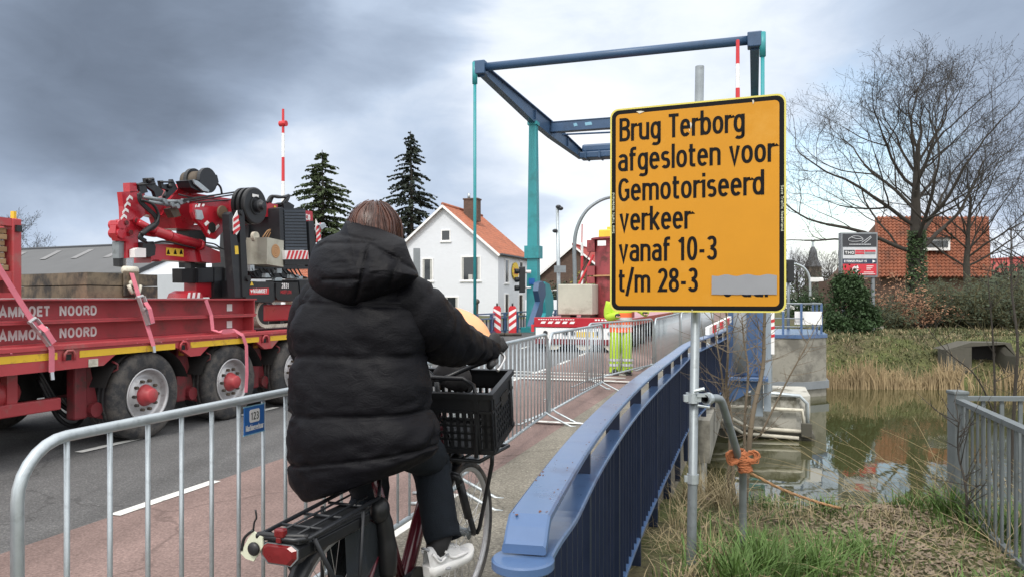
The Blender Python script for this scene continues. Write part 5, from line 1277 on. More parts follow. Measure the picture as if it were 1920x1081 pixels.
    for x in (-.035, .035): o.tube([(x, ue, z+.002), (x, uf, z+.02)], .004, 6)
    o.tube([(w, ue+.06, z-.01), (w-.01, .0, RW)], .008, 8); o.tube([(-w, ue+.06, z-.01), (-w+.01, .0, RW)], .008, 8); o.tube([(w, .02, z), (w-.012, .0, RW)], .007, 8); o.tube([(-w, .02, z), (-w+.012, .0, RW)], .007, 8); o.tube([(w, uf, z+.02), (.02, .25, .8)], .007, 8); o.tube([(-w, uf, z+.02), (-.02, .25, .8)], .007, 8)
    rk = o.build('rear_rack', 'black_paint', th)
    o = MB(); o.box((-.068, ue+.045, z-.075), (.068, .10, z-.006), .018); o.box((.068, ue+.08, z-.06), (.076, .08, z-.025), .003); o.box((.069, ue+.08, z-.018), (.074, .09, z-.012)); bt = o.build('battery', 'black_plastic', th)
    # tail lamp at the end: faceted red lens in a black housing with a pale edge
    o = MB(); pts = lambda k, y: [Vector((x*k, y, z-.048+h*k)) for x, h in ((-.066,.018),(-.045,.030),(.045,.030),(.066,.018),(.066,-.008),(.042,-.033),(-.042,-.033),(-.066,-.008))]
    o.prism(pts(1.12, ue+.055), (0,-.055,0)); o.prism([(-.07,ue+.05,z-.02),(.07,ue+.05,z-.02),(.068,ue+.005,z-.014),(-.068,ue+.005,z-.014)], (0,0,.012)); tl = o.build('tail_lamp', 'black_plastic', th, fix=True)
    o = MB(); o.prism(pts(1.06, ue+.0), (0,-.004,0)); o.build('bezel', 'zinc_dark', tl, fix=True)
    o = MB(); a, b = pts(.99, ue-.004), pts(.80, ue-.013); o.add(a+b+[Vector((0, ue-.015, z-.048))], [(i, (i+1) % 8, 8+(i+1) % 8, 8+i) for i in range(8)]+[(8+i, 8+(i+1) % 8, 16) for i in range(8)]); o.build('lens', 'red_lens', tl, fix=True)
    o = MB(); o.box((-.016, ue-.012, z+.004), (.020, ue+.014, z+.032), .006); o.box((-.008, ue-.012, z-.012), (.010, ue-.004, z+.006), .003); sl = o.build('clip_lamp', 'red_lens', th)
    # pale strap tag with a black button, hanging off the rack corner
    tg = bpy.data.objects.new('strap_tag', None); C.objects.link(tg); tg.parent = th; BASE[tg.name] = Vector((0,0,0))
    c = Vector((-.094, ue-.01, z-.03)); o = MB(); o.prism([c+Vector((x, 0, h)) for x, h in ((-.045,-.02),(-.02,.022),(.0,.045),(.035,.03),(.036,.0),(.015,-.03),(.0,-.05),(-.03,-.045),(-.05,-.03))], (0,.006,0)); o.build('cloth', 'pale_cloth', tg, fix=True)
    o = MB(); o.smooth = True; o.ell(c+Vector((.006,-.006,-.008)), .022,.012,.022, 14, 8); o.build('button', 'black_plastic', tg)
    o = MB(); o.smooth = True; o.tube(catmull([c+Vector((.02,0,.03)), (-.075, ue+.0, z+.006), (0, ue+.005, z+.006), (w, ue+.03, z+.006)], 5), .009, 8); o.tube(catmull([c+Vector((.0,0,.05)), c+Vector((.004,0,.075)), c+Vector((.012,0,.09)), c+Vector((.008,0,.115))], 4), .003, 6); o.tube(catmull([c+Vector((-.045,0,-.02)), c+Vector((-.035,0,.02)), c+Vector((.0,0,.05))], 4), .005, 6); o.build('strap', 'black_plastic', tg)
    # folded bag and lock behind the saddle
    o = MB(); o.smooth = True; o.ell((.055, .19, .70), .035, .045, .05, 14, 10); o.tube(catmull([(.05,.20,.72),(.06,.22,.62),(.065,.23,.53),(.06,.24,.44)], 4), [.03]*3+[.034]*4+[.038]*4+[.034]*2, 10); o.build('lock_bag', 'black_plastic', th)
    o = MB(); o.tube([(.045,.28,.54),(.05,.29,.46)], .016, 8); o.build('reflective_band', 'reflective', th)
    # handlebar, stem, lever, cables
    o = MB(); o.smooth = True
    for sd in (-1, 1): o.tube(catmull([(0,.80,1.12), (sd*.10,.86,1.17), (sd*.22,.85,1.215), (sd*.29,.78,1.225), (sd*.315,.68,1.215)], 5), .0115, 8)
    o.tube([h1, (0,.80,1.12)], .014, 10); o.build('handlebar', 'black_paint', th)
    for sd in (-1, 1):
        o = MB(); o.smooth = True; o.tube([(sd*.295,.775,1.225), (sd*.315,.66,1.213)], .0165, 10); o.build('grip', 'black_plastic', th)
    o = MB(); o.smooth = True; q = BP(945, 668, .84); o.tube(catmull([BP(930,655,.83), BP(946,668,.80), BP(940,684,.76), BP(933,694,.72)], 5), [.006]*10+[.008]*6, 8); o.build('brake_lever', 'steel', th)
    o = MB(); o.smooth = True
    for dx, dz in ((0,0),(.01,.03),(-.012,-.02)): o.tube(catmull([BP(812+dx*100,770,.74), BP(835,800+dz*100,.78), BP(845,840,.80), BP(840+dx*300,862,.86)], 6), .003, 6)
    o.build('cables', 'black_plastic', th)
    # front carrier: platform, hoop and the long stays to the axle
    zc = .765; o = MB(); o.smooth = True
    o.tube([(-.2,.82,zc),(.2,.82,zc),(.2,1.2,zc),(-.2,1.2,zc),(-.2,.82,zc)], .010, 8)
    for x in (-.1, 0, .1): o.tube([(x,.82,zc),(x,1.2,zc)], .006, 6)
    hp = [BP(893,858,.755), BP(893,745,.755), BP(888,722,.755), BP(868,709,.755), BP(800,707,.755), BP(700,706,.755)]
    o.tube(hp, .0105, 8); o.tube([BP(893,768,.755), BP(800,766,.755)], .005, 6)
    for sd in (-1, 1): o.tube([(sd*.2,.98,zc), (sd*.19,1.0,zc-.05), (sd*.085,1.1,RW+.03), (sd*.07,1.1,RW)], .0105, 8)
    o.tube([(0,.885,.70),(0,.86,zc)], .016, 8); o.build('front_carrier', 'black_paint', th)
    o = MB(); o.smooth = True; o.ell((0, 1.02, .725), .035, .05, .035, 12, 8); hl = o.build('headlamp', 'black_plastic', th)
    o = MB(); o.cyl((-.05,.90,.71),(1,0,0),.018,.04,10); o.build('bell', 'yellow', th)
bicycle()

def crate():
    th = thing('crate', 'black plastic crate standing on the front carrier of the bicycle', 'crate', BO, rot=-BA)
    x0, x1, y0, y1, z0, z1 = -.29, .285, .785, 1.16, .785, 1.065; tk = .012
    o = MB()
    # ribbed and slotted walls built as bars so that the openings are real
    def wall(a, b, inward):
        a, b = Vector(a), Vector(b); d = b-a; L = d.length; dn = d.normalized(); inn = Vector(inward)*tk
        def seg(l0, l1, h0, h1, th_=1.0): o.obox(a+dn*l0+Vector((0,0,h0)), dn*(l1-l0), inn*th_, (0,0,h1-h0))
        H = z1-z0
        seg(0, L, H-.085, H); seg(0, L, 0, .03); seg(0, L, .155, .165)
        seg(0, .05, .03, H-.085); seg(L-.05, L, .03, H-.085)
        n = int(L/.031)
        for i in range(1, n): seg(i*L/n-.007, i*L/n+.007, .03, H-.085)
        for h in (.06, .09, .125): seg(0, L, h, h+.010)
        o.obox(a-inn*.9+Vector((0,0,H-.022))-dn*.008, dn*(L+.016), inn*1.9, (0,0,.024)); o.obox(a-inn*.4+Vector((0,0,H-.09)), dn*L, inn*1.4, (0,0,.012)); o.obox(a-inn*.4+Vector((0,0,0)), dn*L, inn*1.4, (0,0,.02))
        for f in (.12, .88): o.obox(a+dn*(L*f-.012)-inn*.4, dn*.024, inn*1.4, (0,0,H-.02))
    wall((x0,y0,z0),(x1,y0,z0),(0,1,0)); wall((x0,y1,z0),(x1,y1,z0),(0,-1,0)); wall((x0,y0,z0),(x0,y1,z0),(1,0,0)); wall((x1,y0,z0),(x1,y1,z0),(-1,0,0))
    n0 = Vector((x1, y0, z0)); tilt = Matrix.Translation(n0+Vector((0,0,.022))) @ Matrix.Rotation(R(6), 4, 'Z') @ Matrix.Rotation(R(11), 4, 'X') @ Matrix.Translation(-n0)
    def lean(mb): mb.v = [tuple(tilt @ Vector(v)) for v in mb.v]; return mb
    lean(o).build('wall', 'black_plastic', th)
    o = MB(); o.box((x0+.01,y0+.01,z0), (x1-.01,y1-.01,z0+.012)); lean(o).build('floor', 'black_plastic', th)
    o = MB(); o.obox((x1+.001, y0+.15, z0+.17), (.004,0,0), (0,.12,0), (0,0,.05)); lean(o).build('handle_slot', 'underside', th)
crate()

# ------------------------------------------------------------------ rider
def rider():
    th = thing('person', 'rider seen from behind in a black hooded padded coat and white trainers', 'person', BO, rot=-BA)
    sh = lambda p: BP(*p)
    rs, re, rw = BP(775, 560, .24), BP(850, 640, .47), BP(913, 652, .76)
    foot = Vector((.135, .60, .375))
    kneeR = Vector((.13, .66, .80)); hipR = Vector((.10, .22, .98))
    J = {'pelvis': ((0,.2,1.0), (.14,.11)), 'waist': ((0,.2,1.18), (.13,.10)), 'chest': ((-.02,.23,1.40), (.16,.11)), 'neck': ((-.02,.27,1.58), .055), 'head': ((-.025,.30,1.70), (.075,.085)), 'crown': ((-.025,.29,1.80), .07), 'nose': ((-.02,.395,1.70), .014),
         'rs': (rs, .06), 're': (re, .045), 'rw': (rw, .030), 'ls': (Vector((-.20,.25,1.50)), .06), 'le': ((-.30,.46,1.30), .045), 'lw': ((-.315,.68,1.24), .03),
         'rh': (Vector((.10,.22,.97)), .07), 'rk': (BP(806,868,.62), .05), 'ra': (BP(832,1012,.50), .033), 'lh': ((-.11,.22,.97), .07), 'lk': ((-.19,.53,.66), .05), 'la': ((-.16,.31,.36), .033)}
    E = [('pelvis','waist'),('waist','chest'),('chest','neck'),('neck','head'),('head','crown'),('head','nose'),('chest','rs'),('rs','re'),('re','rw'),('chest','ls'),('ls','le'),('le','lw'),('pelvis','rh'),('rh','rk'),('rk','ra'),('pelvis','lh'),('lh','lk'),('lk','la')]
    for sd, w, k in ((1, Vector(rw), 'r'), (-1, Vector((-.315,.68,1.24)), 'l')):         # hands closed round the grips
        J[k+'palm'] = (w+Vector((0,.05,.0)), (.028,.02)); E.append((k+'w', k+'palm'))
        for i in range(4):
            b = w+Vector((sd*(.012), .045+.018*i-.02, .02)); J['%sf%da' % (k,i)] = (b+Vector((sd*.02,.03,.012)), .0095); J['%sf%db' % (k,i)] = (b+Vector((sd*.035,.035,-.02)), .009); J['%sf%dc' % (k,i)] = (b+Vector((sd*.015,.032,-.042)), .008)
            E += [(k+'palm','%sf%da' % (k,i)),('%sf%da' % (k,i),'%sf%db' % (k,i)),('%sf%db' % (k,i),'%sf%dc' % (k,i))]
        J[k+'t1'] = (w+Vector((-sd*.03,.05,.0)), .011); J[k+'t2'] = (w+Vector((-sd*.03,.085,-.02)), .009); E += [(k+'palm',k+'t1'),(k+'t1',k+'t2')]
    skin_body('body', J, E, 'skin', th)
    for k in ('r', 'l'):
        gl = MB(); gl.smooth = True; pw = Vector(J[k+'palm'][0]); gl.ell(pw, .036, .05, .034, 14, 10)
        for i in range(4): gl.tube([pw]+[J['%sf%d%s' % (k, i, q)][0] for q in 'abc'], [.014,.0135,.0125,.011], 8)
        gl.tube([pw, J[k+'t1'][0], J[k+'t2'][0]], [.015,.014,.012], 8)
        gl.build('glove', 'glove', th)
    rnd = random.Random(11)
    # --- coat trunk: rings given by left and right edges, padded between the seams
    UC = .20
    raw = [ # left px, right px, u of centre, half depth, seam?
        ((578,934),(790,872),.19,.185,1), ((553,893),(818,850),.19,.20,0), ((549,862),(822,836),.19,.20,1), ((547,812),(821,800),.19,.205,0), ((551,768),(811,771),.20,.195,1),
        ((550,715),(808,720),.20,.19,0), ((557,661),(803,667),.21,.18,1), ((555,612),(806,615),.22,.175,0), ((572,566),(803,574),.235,.165,1), ((590,538),(795,545),.25,.15,0), ((618,512),(768,515),.26,.125,0), ((645,492),(742,492),.27,.10,1)]
    rings = []
    for (l, r, u, d, s) in raw:
        a, b = BP(l[0], l[1], u), BP(r[0], r[1], u); rings.append(((a+b)/2, (b-a)*(.925 if l[1] > 640 else .955), d, s))
    NS, NA = 9, 96; rows = []
    for i in range(len(rings)-1):
        for k in range(NS+(1 if i == len(rings)-2 else 0)):
            f = k/NS
            q = [rings[max(0,i-1)], rings[i], rings[i+1], rings[min(len(rings)-1,i+2)]]
            def cr(sel):
                a, b, c, d = [sel(x) for x in q]; return .5*((2*b)+(c-a)*f+(2*a-5*b+4*c-d)*f*f+(3*b-a-3*c+d)*f**3)
            cc = cr(lambda x: x[0]); wd = cr(lambda x: x[1]); dd = cr(lambda x: x[2])
            # distance to the nearest seam, in rings
            x = i+f; ds = min(abs(x-j) for j, rg in enumerate(rings) if rg[3]); groove = math.exp(-(ds/.085)**2); puffy = min(1, ds)
            row = []
            for j in range(NA):
                t = 2*math.pi*j/NA; ct, st_ = math.cos(t), math.sin(t)
                e = .80; sx = math.copysign(abs(ct)**e, ct); sy = math.copysign(abs(st_)**e, st_)
                p = cc+wd*.5*sx+Vector((0, dd*sy, 0))
                nrm = Vector((ct/ max(.05, wd.length*.5), st_/dd, 0)).normalized()
                off = .004*puffy-.011*groove
                n1 = mnoise.noise(Vector((p.x*5, p.y*5, p.z*9))); n2 = mnoise.noise(Vector((p.x*20, p.y*8, p.z*34+5))); n3 = mnoise.noise(Vector((p.x*38+p.z*25, p.y*10, p.z*20)))
                near = math.exp(-(ds/.38)**2)
                off += .010*n1+(.004+.009*near)*n2+.0042*n3-.006
                # tension folds running from the right hip
                if p.z < 1.12: off += .006*max(0, ct)*math.sin(60*(p.z*.9-p.y*.8+.3*p.x))*sstep(.55,1,ct)
                row.append(p+nrm*off)
            row.append(row[0]); rows.append(row)
    r0 = rows[0]; c0 = sum(r0[:-1], Vector())/NA
    under = [[c0+(p-c0)*.93+Vector((0,0,.02)) for p in r0], [c0+(p-c0)*.80+Vector((0,0,.12)) for p in r0]]
    o = MB(); o.smooth = True; o.grid([under[1], under[0]]+rows); jk = o.build('jacket', 'jacket', th)
    # --- sleeves
    def sleeve(pts, nm='sleeve'):
        pl = catmull([p[0] for p in pts], 12); rr = catmull([(p[1],0,0) for p in pts], 12); n = 44; rows = []; k = len(pl); Ln = 0
        u = Vector((0,0,1)); 
        for i in range(k):
            t = (pl[min(i+1,k-1)]-pl[max(i-1,0)]).normalized(); u = (u-t*u.dot(t)).normalized(); w = t.cross(u); row = []
            if i: Ln += (pl[i]-pl[i-1]).length
            q = abs(((Ln/.135)+.35) % 1-.5)*2; seam = math.exp(-((1-q)/.16)**2)
            for j in range(n):
                a = 2*math.pi*j/n; d = u*math.cos(a)+w*math.sin(a); p = pl[i]+d*rr[i].x
                off = .003*(1-seam)-.007*seam+.010*mnoise.noise(p*9)+.006*mnoise.noise(Vector((p.x*26, p.y*26, p.z*30)))*(.6+seam)+.004*mnoise.noise(p*60)
                row.append(p+d*off)
            row.append(row[0]); rows.append(row)
        e = rows[-1]; cc = pl[-1]; rows.append([cc+(p-cc)*.75 for p in e]); rows.append([cc+(p-cc)*.55-(pl[-1]-pl[-2])*2 for p in e])
        o = MB(); o.smooth = True; o.grid(rows); o.build(nm, 'jacket', jk)
    sleeve([(BP(745,548,.245), .085), (BP(776,576,.25), .110), (BP(808,610,.33), .116), (BP(846,640,.46), .100), (BP(888,651,.64), .070), (BP(922,655,.79), .048)])
    sleeve([(BP(632,548,.25), .08), (BP(606,572,.25), .105), (BP(594,612,.32), .115), (BP(592,645,.44), .11), (BP(608,668,.58), .075), (BP(640,672,.72), .05)])
    # glove / cuff at the grip
    o = MB(); o.smooth = True; c = BP(927, 643, .80); o.ell(c, .026, .062, .05, 14, 10); o.ell(c+Vector((-.012,.03,-.02)), .03, .05, .045, 12, 8); o.build('cuff', 'glove', th)
    # --- hood lying on the back
    outl = [(648,414),(672,415),(700,424),(730,436),(757,449),(763,462),(771,484),(784,512),(781,522),(752,541),(712,560),(676,574),(652,578),(622,571),(597,556),(581,534),(577,512),(580,484),(592,458),(612,444),(636,434)]
    cen = (668, 500); m = len(outl)
    oc = catmull([(x, y, 0) for x, y in outl]+[(outl[0][0], outl[0][1], 0)], 6); rows = []; NR = 34
    seams = [((692,456),(668,560)), ((608,456),(692,455)), ((606,524),(670,523)), ((692,456),(782,508)), ((748,484),(728,540)), ((640,440),(700,452)), ((582,470),(612,455))]
    def segd(p, a, b):
        ax, ay = a; bx, by = b; dx, dy = bx-ax, by-ay; t = max(0, min(1, ((p[0]-ax)*dx+(p[1]-ay)*dy)/(dx*dx+dy*dy))); return math.hypot(p[0]-ax-t*dx, p[1]-ay-t*dy)
    for i in range(NR+1):
        f = i/NR; fr = math.sin(f*math.pi/2)
        row = []
        for q in oc:
            x = cen[0]+(q.x-cen[0])*fr; y = cen[1]+(q.y-cen[1])*fr
            lowr = sstep(455, 540, y); depth = (.115+.055*lowr)*math.sqrt(max(0, 1-fr*fr))
            g = min(segd((x, y), a, b) for a, b in seams); depth += -.010*math.exp(-(g/2.6)**2)+.008*min(1, g/14)
            w = Vector((x*.025, y*.025, 0)); depth += (.010*mnoise.noise(w)+.004*mnoise.noise(w*3.1)+.004*mnoise.noise(Vector((x*.06, y*.19, 2))))*(1-fr**6)
            row.append(BP(x, y, .16-depth+.06*(1-sstep(420, 470, y))))
        rows.append(row)
    # close to the front
    bk = []
    for g, dep in ((.97, .05), (.85, .11), (.5, .15)):
        bk.append([BP(cen[0]+(q.x-cen[0])*g, cen[1]+(q.y-cen[1])*g, .16+dep) for q in oc])
    o = MB(); o.smooth = True; o.grid(rows+bk); o.build('hood', 'jacket', jk, fix=True)
    # --- hair: fine strands falling from the parting over a cap
    hc = BP(703, 436, .29); o = MB(); o.smooth = True; o.ell(hc, .098, .105, .112, 24, 16); cap = o.build('hair', 'hair', th)
    for mk_, cnt in (('hair', 800), ('hair_light', 520)):
        o = MB()
        for i in range(cnt):
            ph = rnd.uniform(-math.pi, math.pi) if rnd.random() < .3 else rnd.gauss(-math.pi/2, .95)
            th0 = rnd.uniform(.02, .5); q = []; r0 = 1.012+.06*rnd.random()**2+(.10*rnd.random() if rnd.random() < .06 else 0)
            ln = rnd.uniform(1.6, 2.5)
            for k in range(9):
                a = th0+(ln-th0)*k/8; rr = r0
                ph2 = ph+.05*math.sin(k+ph*7)
                if a < 1.57: p = Vector((math.cos(ph2)*math.sin(a)*.100*rr, math.sin(ph2)*math.sin(a)*.107*rr, math.cos(a)*.114*rr))
                else: p = Vector((math.cos(ph2)*.100*rr, math.sin(ph2)*.107*rr, -(a-1.57)*.13))
                q.append(hc+p)
            o.ribbon(q, .0032, .0014, Vector((math.sin(ph), -math.cos(ph), .3)))
        o.build('hair_strands', mk_, cap)
    # --- jeans
    def leg(hip, knee, ank, seed):
        pl = catmull([hip, hip.lerp(knee, .55)+Vector((0,0,.02)), knee, knee.lerp(ank, .5)+Vector((0,-.01,0)), ank], 10); k = len(pl); rows = []; n = 30; u = Vector((1,0,0))
        rr = catmull([(.10,0,0),(.098,0,0),(.082,0,0),(.078,0,0),(.074,0,0)], 10)
        for i in range(k):
            t = (pl[min(i+1,k-1)]-pl[max(i-1,0)]).normalized(); u = (u-t*u.dot(t)).normalized(); w = t.cross(u); row = []
            for j in range(n):
                a = 2*math.pi*j/n; d = u*math.cos(a)+w*math.sin(a); p = pl[i]+d*rr[i].x
                kn = math.exp(-((i-20)/6)**2)+.7*math.exp(-((i-39)/5)**2)
                off = .010*mnoise.noise(p*8+Vector((seed,0,0)))+(.004+.007*kn)*mnoise.noise(Vector((p.x*18, p.y*18, p.z*42)))
                row.append(p+d*off)
            row.append(row[0]); rows.append(row)
        e = rows[-1]; c = pl[-1]; rows.append([c+(p-c)*.9 for p in e]); rows.append([c+(p-c)*.88-(pl[-1]-pl[-2])*2 for p in e])
        o = MB(); o.smooth = True; o.grid(rows); o.build('jeans_leg', 'jeans', th)
    ank = BP(832, 1012, .50)
    leg(Vector((.10,.22,.97)), BP(806, 868, .62), ank, 1); leg(Vector((-.12,.22,.97)), Vector((-.19,.53,.66)), Vector((-.16,.31,.36)), 2)
    # --- trainers: chunky sole, upper, laces and heel counter
    def shoe(heel, toe, side):
        f = (toe-heel); Ls = f.length; f.normalize(); r_ = f.cross(Vector((0,0,1))).normalized(); up = r_.cross(f).normalized()
        W = lambda a, s, h: heel+f*(a*Ls)+r_*s+up*h
        s_ = bpy.data.objects.new('shoe', None); C.objects.link(s_); s_.parent = th; BASE[s_.name] = Vector((0,0,0))
        def wid(a): return .034+.014*math.sin(min(1, a/.72)*math.pi/2)-.030*max(0, (a-.78)/.22)**2
        o = MB(); o.smooth = True; rows = []
        for i in range(25):
            a = i/24; w = wid(a)*(1 if 0 < i < 24 else .55); z0 = .010*max(0, (a-.7)/.3)**2*2; hgt = .045-.012*a; row = []
            for sx, h in ((-1,hgt),(-1.06,hgt*.6),(-.98,0.002),(-.5,0),(.5,0),(.98,.002),(1.06,hgt*.6),(1,hgt),(-1,hgt)): row.append(W(a+.012*math.sin(a*40)*(h == hgt*.6), sx*w, z0+h))
            rows.append(row)
        o.grid(rows); k = len(rows[0]); o.add(rows[0][:-1], [tuple(range(k-1))]); o.add(rows[-1][:-1], [tuple(range(k-2,-1,-1))]); o.build('sole', 'shoe_sole', s_, fix=True)
        o = MB(); o.smooth = True; rows = []
        for i in range(25):
            a = .015+.97*i/24; w = wid(a)*.96; z0 = .04-.012*a
            top = .115 if a < .06 else (.125-.02*sstep(0,.3,a) if a < .34 else .105-.062*sstep(.34,.95,a)); top = min(top, .10) if a > .3 else top
            if i in (0, 24): w *= .6
            row = []
            for j in range(13):
                t = math.pi*j/12; row.append(W(a, -math.cos(t)*w*(1-.22*math.sin(t)*(a < .4)), z0+(top-z0)*math.sin(t)**.75))
            rows.append(row)
        o.grid(rows); o.build('upper', 'shoe_white', s_)
        o = MB(); o.smooth = True
        for k in range(5):
            a = .40+.065*k; t = .105-.062*sstep(.34,.95,a); o.tube([W(a,-.026,t-.006), W(a+.01,0,t+.006), W(a,.026,t-.006)], .0045, 6)
        for sd in (-1, 1):
            o.tube(catmull([W(.30,sd*.034,.09), W(.42,sd*.042,.055), W(.58,sd*.047,.05), W(.75,sd*.04,.045)], 4), .006, 6); o.tube(catmull([W(.05,sd*.033,.10), W(.16,sd*.040,.06), W(.28,sd*.043,.07)], 4), .006, 6)
        o.build('laces', 'plain_white', s_)
        o = MB(); o.smooth = True
        for sd in (-1, 1): o.tube(catmull([W(.08,sd*.036,.085), W(.2,sd*.041,.062), W(.34,sd*.043,.078)], 4), .0045, 6); o.ell(W(.30, sd*(wid(.3)+.002), .022), .014, .014, .006, 10, 6)
        o.tube([W(.02,-.02,.115), W(.0,0,.12), W(.02,.02,.115)], .006, 6); o.build('trim', 'shoe_grey', s_)
    shoe(BP(800, 1082, .42), BP(884, 1040, .66), 1); shoe(Vector((-.15,.20,.24)), Vector((-.16,.47,.24)), -1)
    # socks
    o = MB(); o.smooth = True; o.tube([ank+Vector((0,0,.03)), BP(815,1040,.47)], .04, 14); o.build('sock', 'glove', th)
rider()

def child():
    th = thing('person', 'small child in front of the rider, only a peach coloured helmet showing over the sleeve', 'person', BO, rot=-BA)
    h = BP(846, 640, .95)
    skin_body('body', {'hip': ((.10,.95,1.10), .07), 'chest': (h+Vector((0,0,-.19)), (.08,.07)), 'neck': (h+Vector((0,0,-.09)), .035), 'head': (h+Vector((0,0,.0)), .065), 'ls': (h+Vector((-.09,.02,-.17)), .035), 'lh': (h+Vector((-.10,.10,-.24)), .025), 'rs': (h+Vector((.06,.02,-.19)), .035), 'rh': (h+Vector((.05,.10,-.24)), .025)},
              [('hip','chest'),('chest','neck'),('neck','head'),('chest','ls'),('ls','lh'),('chest','rs'),('rs','rh')], 'glove', th)
    o = MB(); o.smooth = True; q = [(822,570),(852,575),(882,585),(904,601),(918,622),(920,650),(800,650),(790,620),(800,590)]
    rows = []; cx, cy = 856, 628; oc = catmull([(x, y, 0) for x, y in q]+[(q[0][0], q[0][1], 0)], 6)
    for i in range(15):
        t = math.pi*i/14; fr = math.sin(t); rows.append([BP(cx+(p.x-cx)*fr, cy+(p.y-cy)*fr, .95-.11*math.cos(t)) for p in oc])
    o.grid(rows); o.build('helmet', 'peach', th, fix=True)
child()
# ------------------------------------------------------------------ road worker
def worker():
    b = Vector((2.15, 14.75, 0)); th = thing('person', 'road worker in lime trousers and orange vest, head hidden behind the yellow sign', 'person', b)
    J = {}
    def j(k, x, y, z, r): J[k] = (b+Vector((x, y, z)), r)
    j('pelvis',0,0,.93,(.15,.11)); j('waist',0,.0,1.10,(.14,.10)); j('chest',0,.02,1.32,(.17,.11)); j('neck',.0,0,1.50,.055); j('head',0,-.02,1.64,(.075,.085)); j('crown',0,-.02,1.74,.07); j('nose',.02,-.115,1.63,.014)
    j('rs',.20,0,1.42,.07); j('re',.42,-.16,1.26,.05); j('rw',.40,-.40,1.22,.035); j('ls',-.20,0,1.42,.07); j('le',-.25,-.02,1.15,.05); j('lw',-.10,-.22,1.17,.035)
    j('rh',.09,0,.9,.095); j('rk',.10,.0,.50,.07); j('ra',.10,.03,.10,.045); j('rt',.11,-.14,.05,.04); j('lh',-.09,0,.9,.095); j('lk',-.10,-.01,.50,.07); j('la',-.11,.03,.10,.045); j('lt',-.13,-.14,.05,.04)
    E = [('pelvis','waist'),('waist','chest'),('chest','neck'),('neck','head'),('head','crown'),('head','nose'),('chest','rs'),('rs','re'),('re','rw'),('chest','ls'),('ls','le'),('le','lw'),('pelvis','rh'),('rh','rk'),('rk','ra'),('ra','rt'),('pelvis','lh'),('lh','lk'),('lk','la'),('la','lt')]
    for k, sd in (('r',1),('l',-1)):
        w = J[k+'w'][0]; J[k+'palm'] = (w+Vector((0,-.06,-.01)), (.035,.02)); E.append((k+'w',k+'palm'))
        for i in range(4):
            p = w+Vector((.03-.02*i,-.10,-.01)); J['%s%da' % (k,i)] = (p, .011); J['%s%db' % (k,i)] = (p+Vector((0,-.035,-.025)), .009); E += [(k+'palm','%s%da' % (k,i)),('%s%da' % (k,i),'%s%db' % (k,i))]
        J[k+'thumb'] = (w+Vector((-sd*.045,-.07,.0)), .011); E.append((k+'palm',k+'thumb'))
    skin_body('body', J, E, 'skin', th)
    o = MB(); o.smooth = True; D = Vector
    def ringed(prof, jit=.012, n=28):
        rows = []
        for x, y, z, rx, ry in prof:
            row = []
            for i in range(n):
                a = 2*math.pi*i/n; p = b+D((x+math.cos(a)*rx, y+math.sin(a)*ry, z)); row.append(p+D((math.cos(a), math.sin(a), 0))*jit*mnoise.noise(p*14))
            row.append(row[0]); rows.append(row)
        return rows
    o.grid(ringed([(0,0,.86,.215,.17),(0,0,.98,.215,.165),(0,0,1.05,.21,.16),(0,0,1.2,.215,.16),(0,.01,1.35,.23,.15),(0,.01,1.45,.20,.13),(0,.01,1.52,.09,.09)])); jk = o.build('jacket', 'hivis', th)
    o = MB(); o.smooth = True; o.grid(ringed([(0,0,.84,.222,.176),(0,0,.98,.224,.174),(0,0,1.06,.220,.170),(0,0,1.22,.224,.17)], .008)); o.build('vest', 'hivis_orange', jk)
    o = MB(); o.smooth = True; o.grid(ringed([(0,0,.94,.229,.181),(0,0,.99,.229,.180)], .008)); o.grid(ringed([(0,0,1.08,.226,.176),(0,0,1.13,.227,.175)], .008)); o.build('reflective_band', 'reflective', jk)
    o = MB(); o.smooth = True
    for k in ('r', 'l'):
        s, e, w = (J[k+q][0] for q in ('s','e','w')); p = catmull([s, e, w], 6); o.tube([q+D((mnoise.noise(q*12)*.015,0,0)) for q in p], [.105-.003*i for i in range(len(p))], 12)
    o.build('sleeves', 'hivis', jk)
    for k, sx in (('r',1),('l',-1)):
        o = MB(); o.smooth = True; o.grid(ringed([(sx*.08,0,.90,.125,.15),(sx*.10,-.01,.7,.115,.13),(sx*.11,-.01,.5,.105,.12),(sx*.115,.01,.3,.105,.12),(sx*.12,.02,.10,.115,.13),(sx*.12,.02,.05,.11,.12)], .02)); lg = o.build('trouser_leg', 'hivis', th)
        o = MB(); o.smooth = True
        for z in (.17, .27): o.grid(ringed([(sx*.12,.015,z,.121,.136),(sx*.12,.015,z+.05,.121,.136)], .02))
        o.build('reflective_band', 'reflective', lg)
        o = MB(); o.smooth = True; o.ell(b+D((sx*.13,-.09,.06)), .065, .16, .065, 14, 10); o.box(b+D((sx*.13-.06,-.24,.0)), b+D((sx*.13+.06,.06,.03)), .01); o.build('boot', 'black_plastic', th)
        o = MB(); o.smooth = True; w = J[k+'w'][0]; o.ell(w+D((0,-.05,0)), .055, .075, .04, 12, 8); o.build('glove', 'glove', th)
    o = MB(); o.smooth = True; o.ell(b+D((0,-.01,1.74)), .125,.14,.11, 20, 10); o.lathe([(.12,0),(.16,-.006),(.16,.004),(.12,.012)], 20, b+D((0,-.02,1.73)), (0,0,1)); o.build('helmet', 'plain_white', th)
worker()

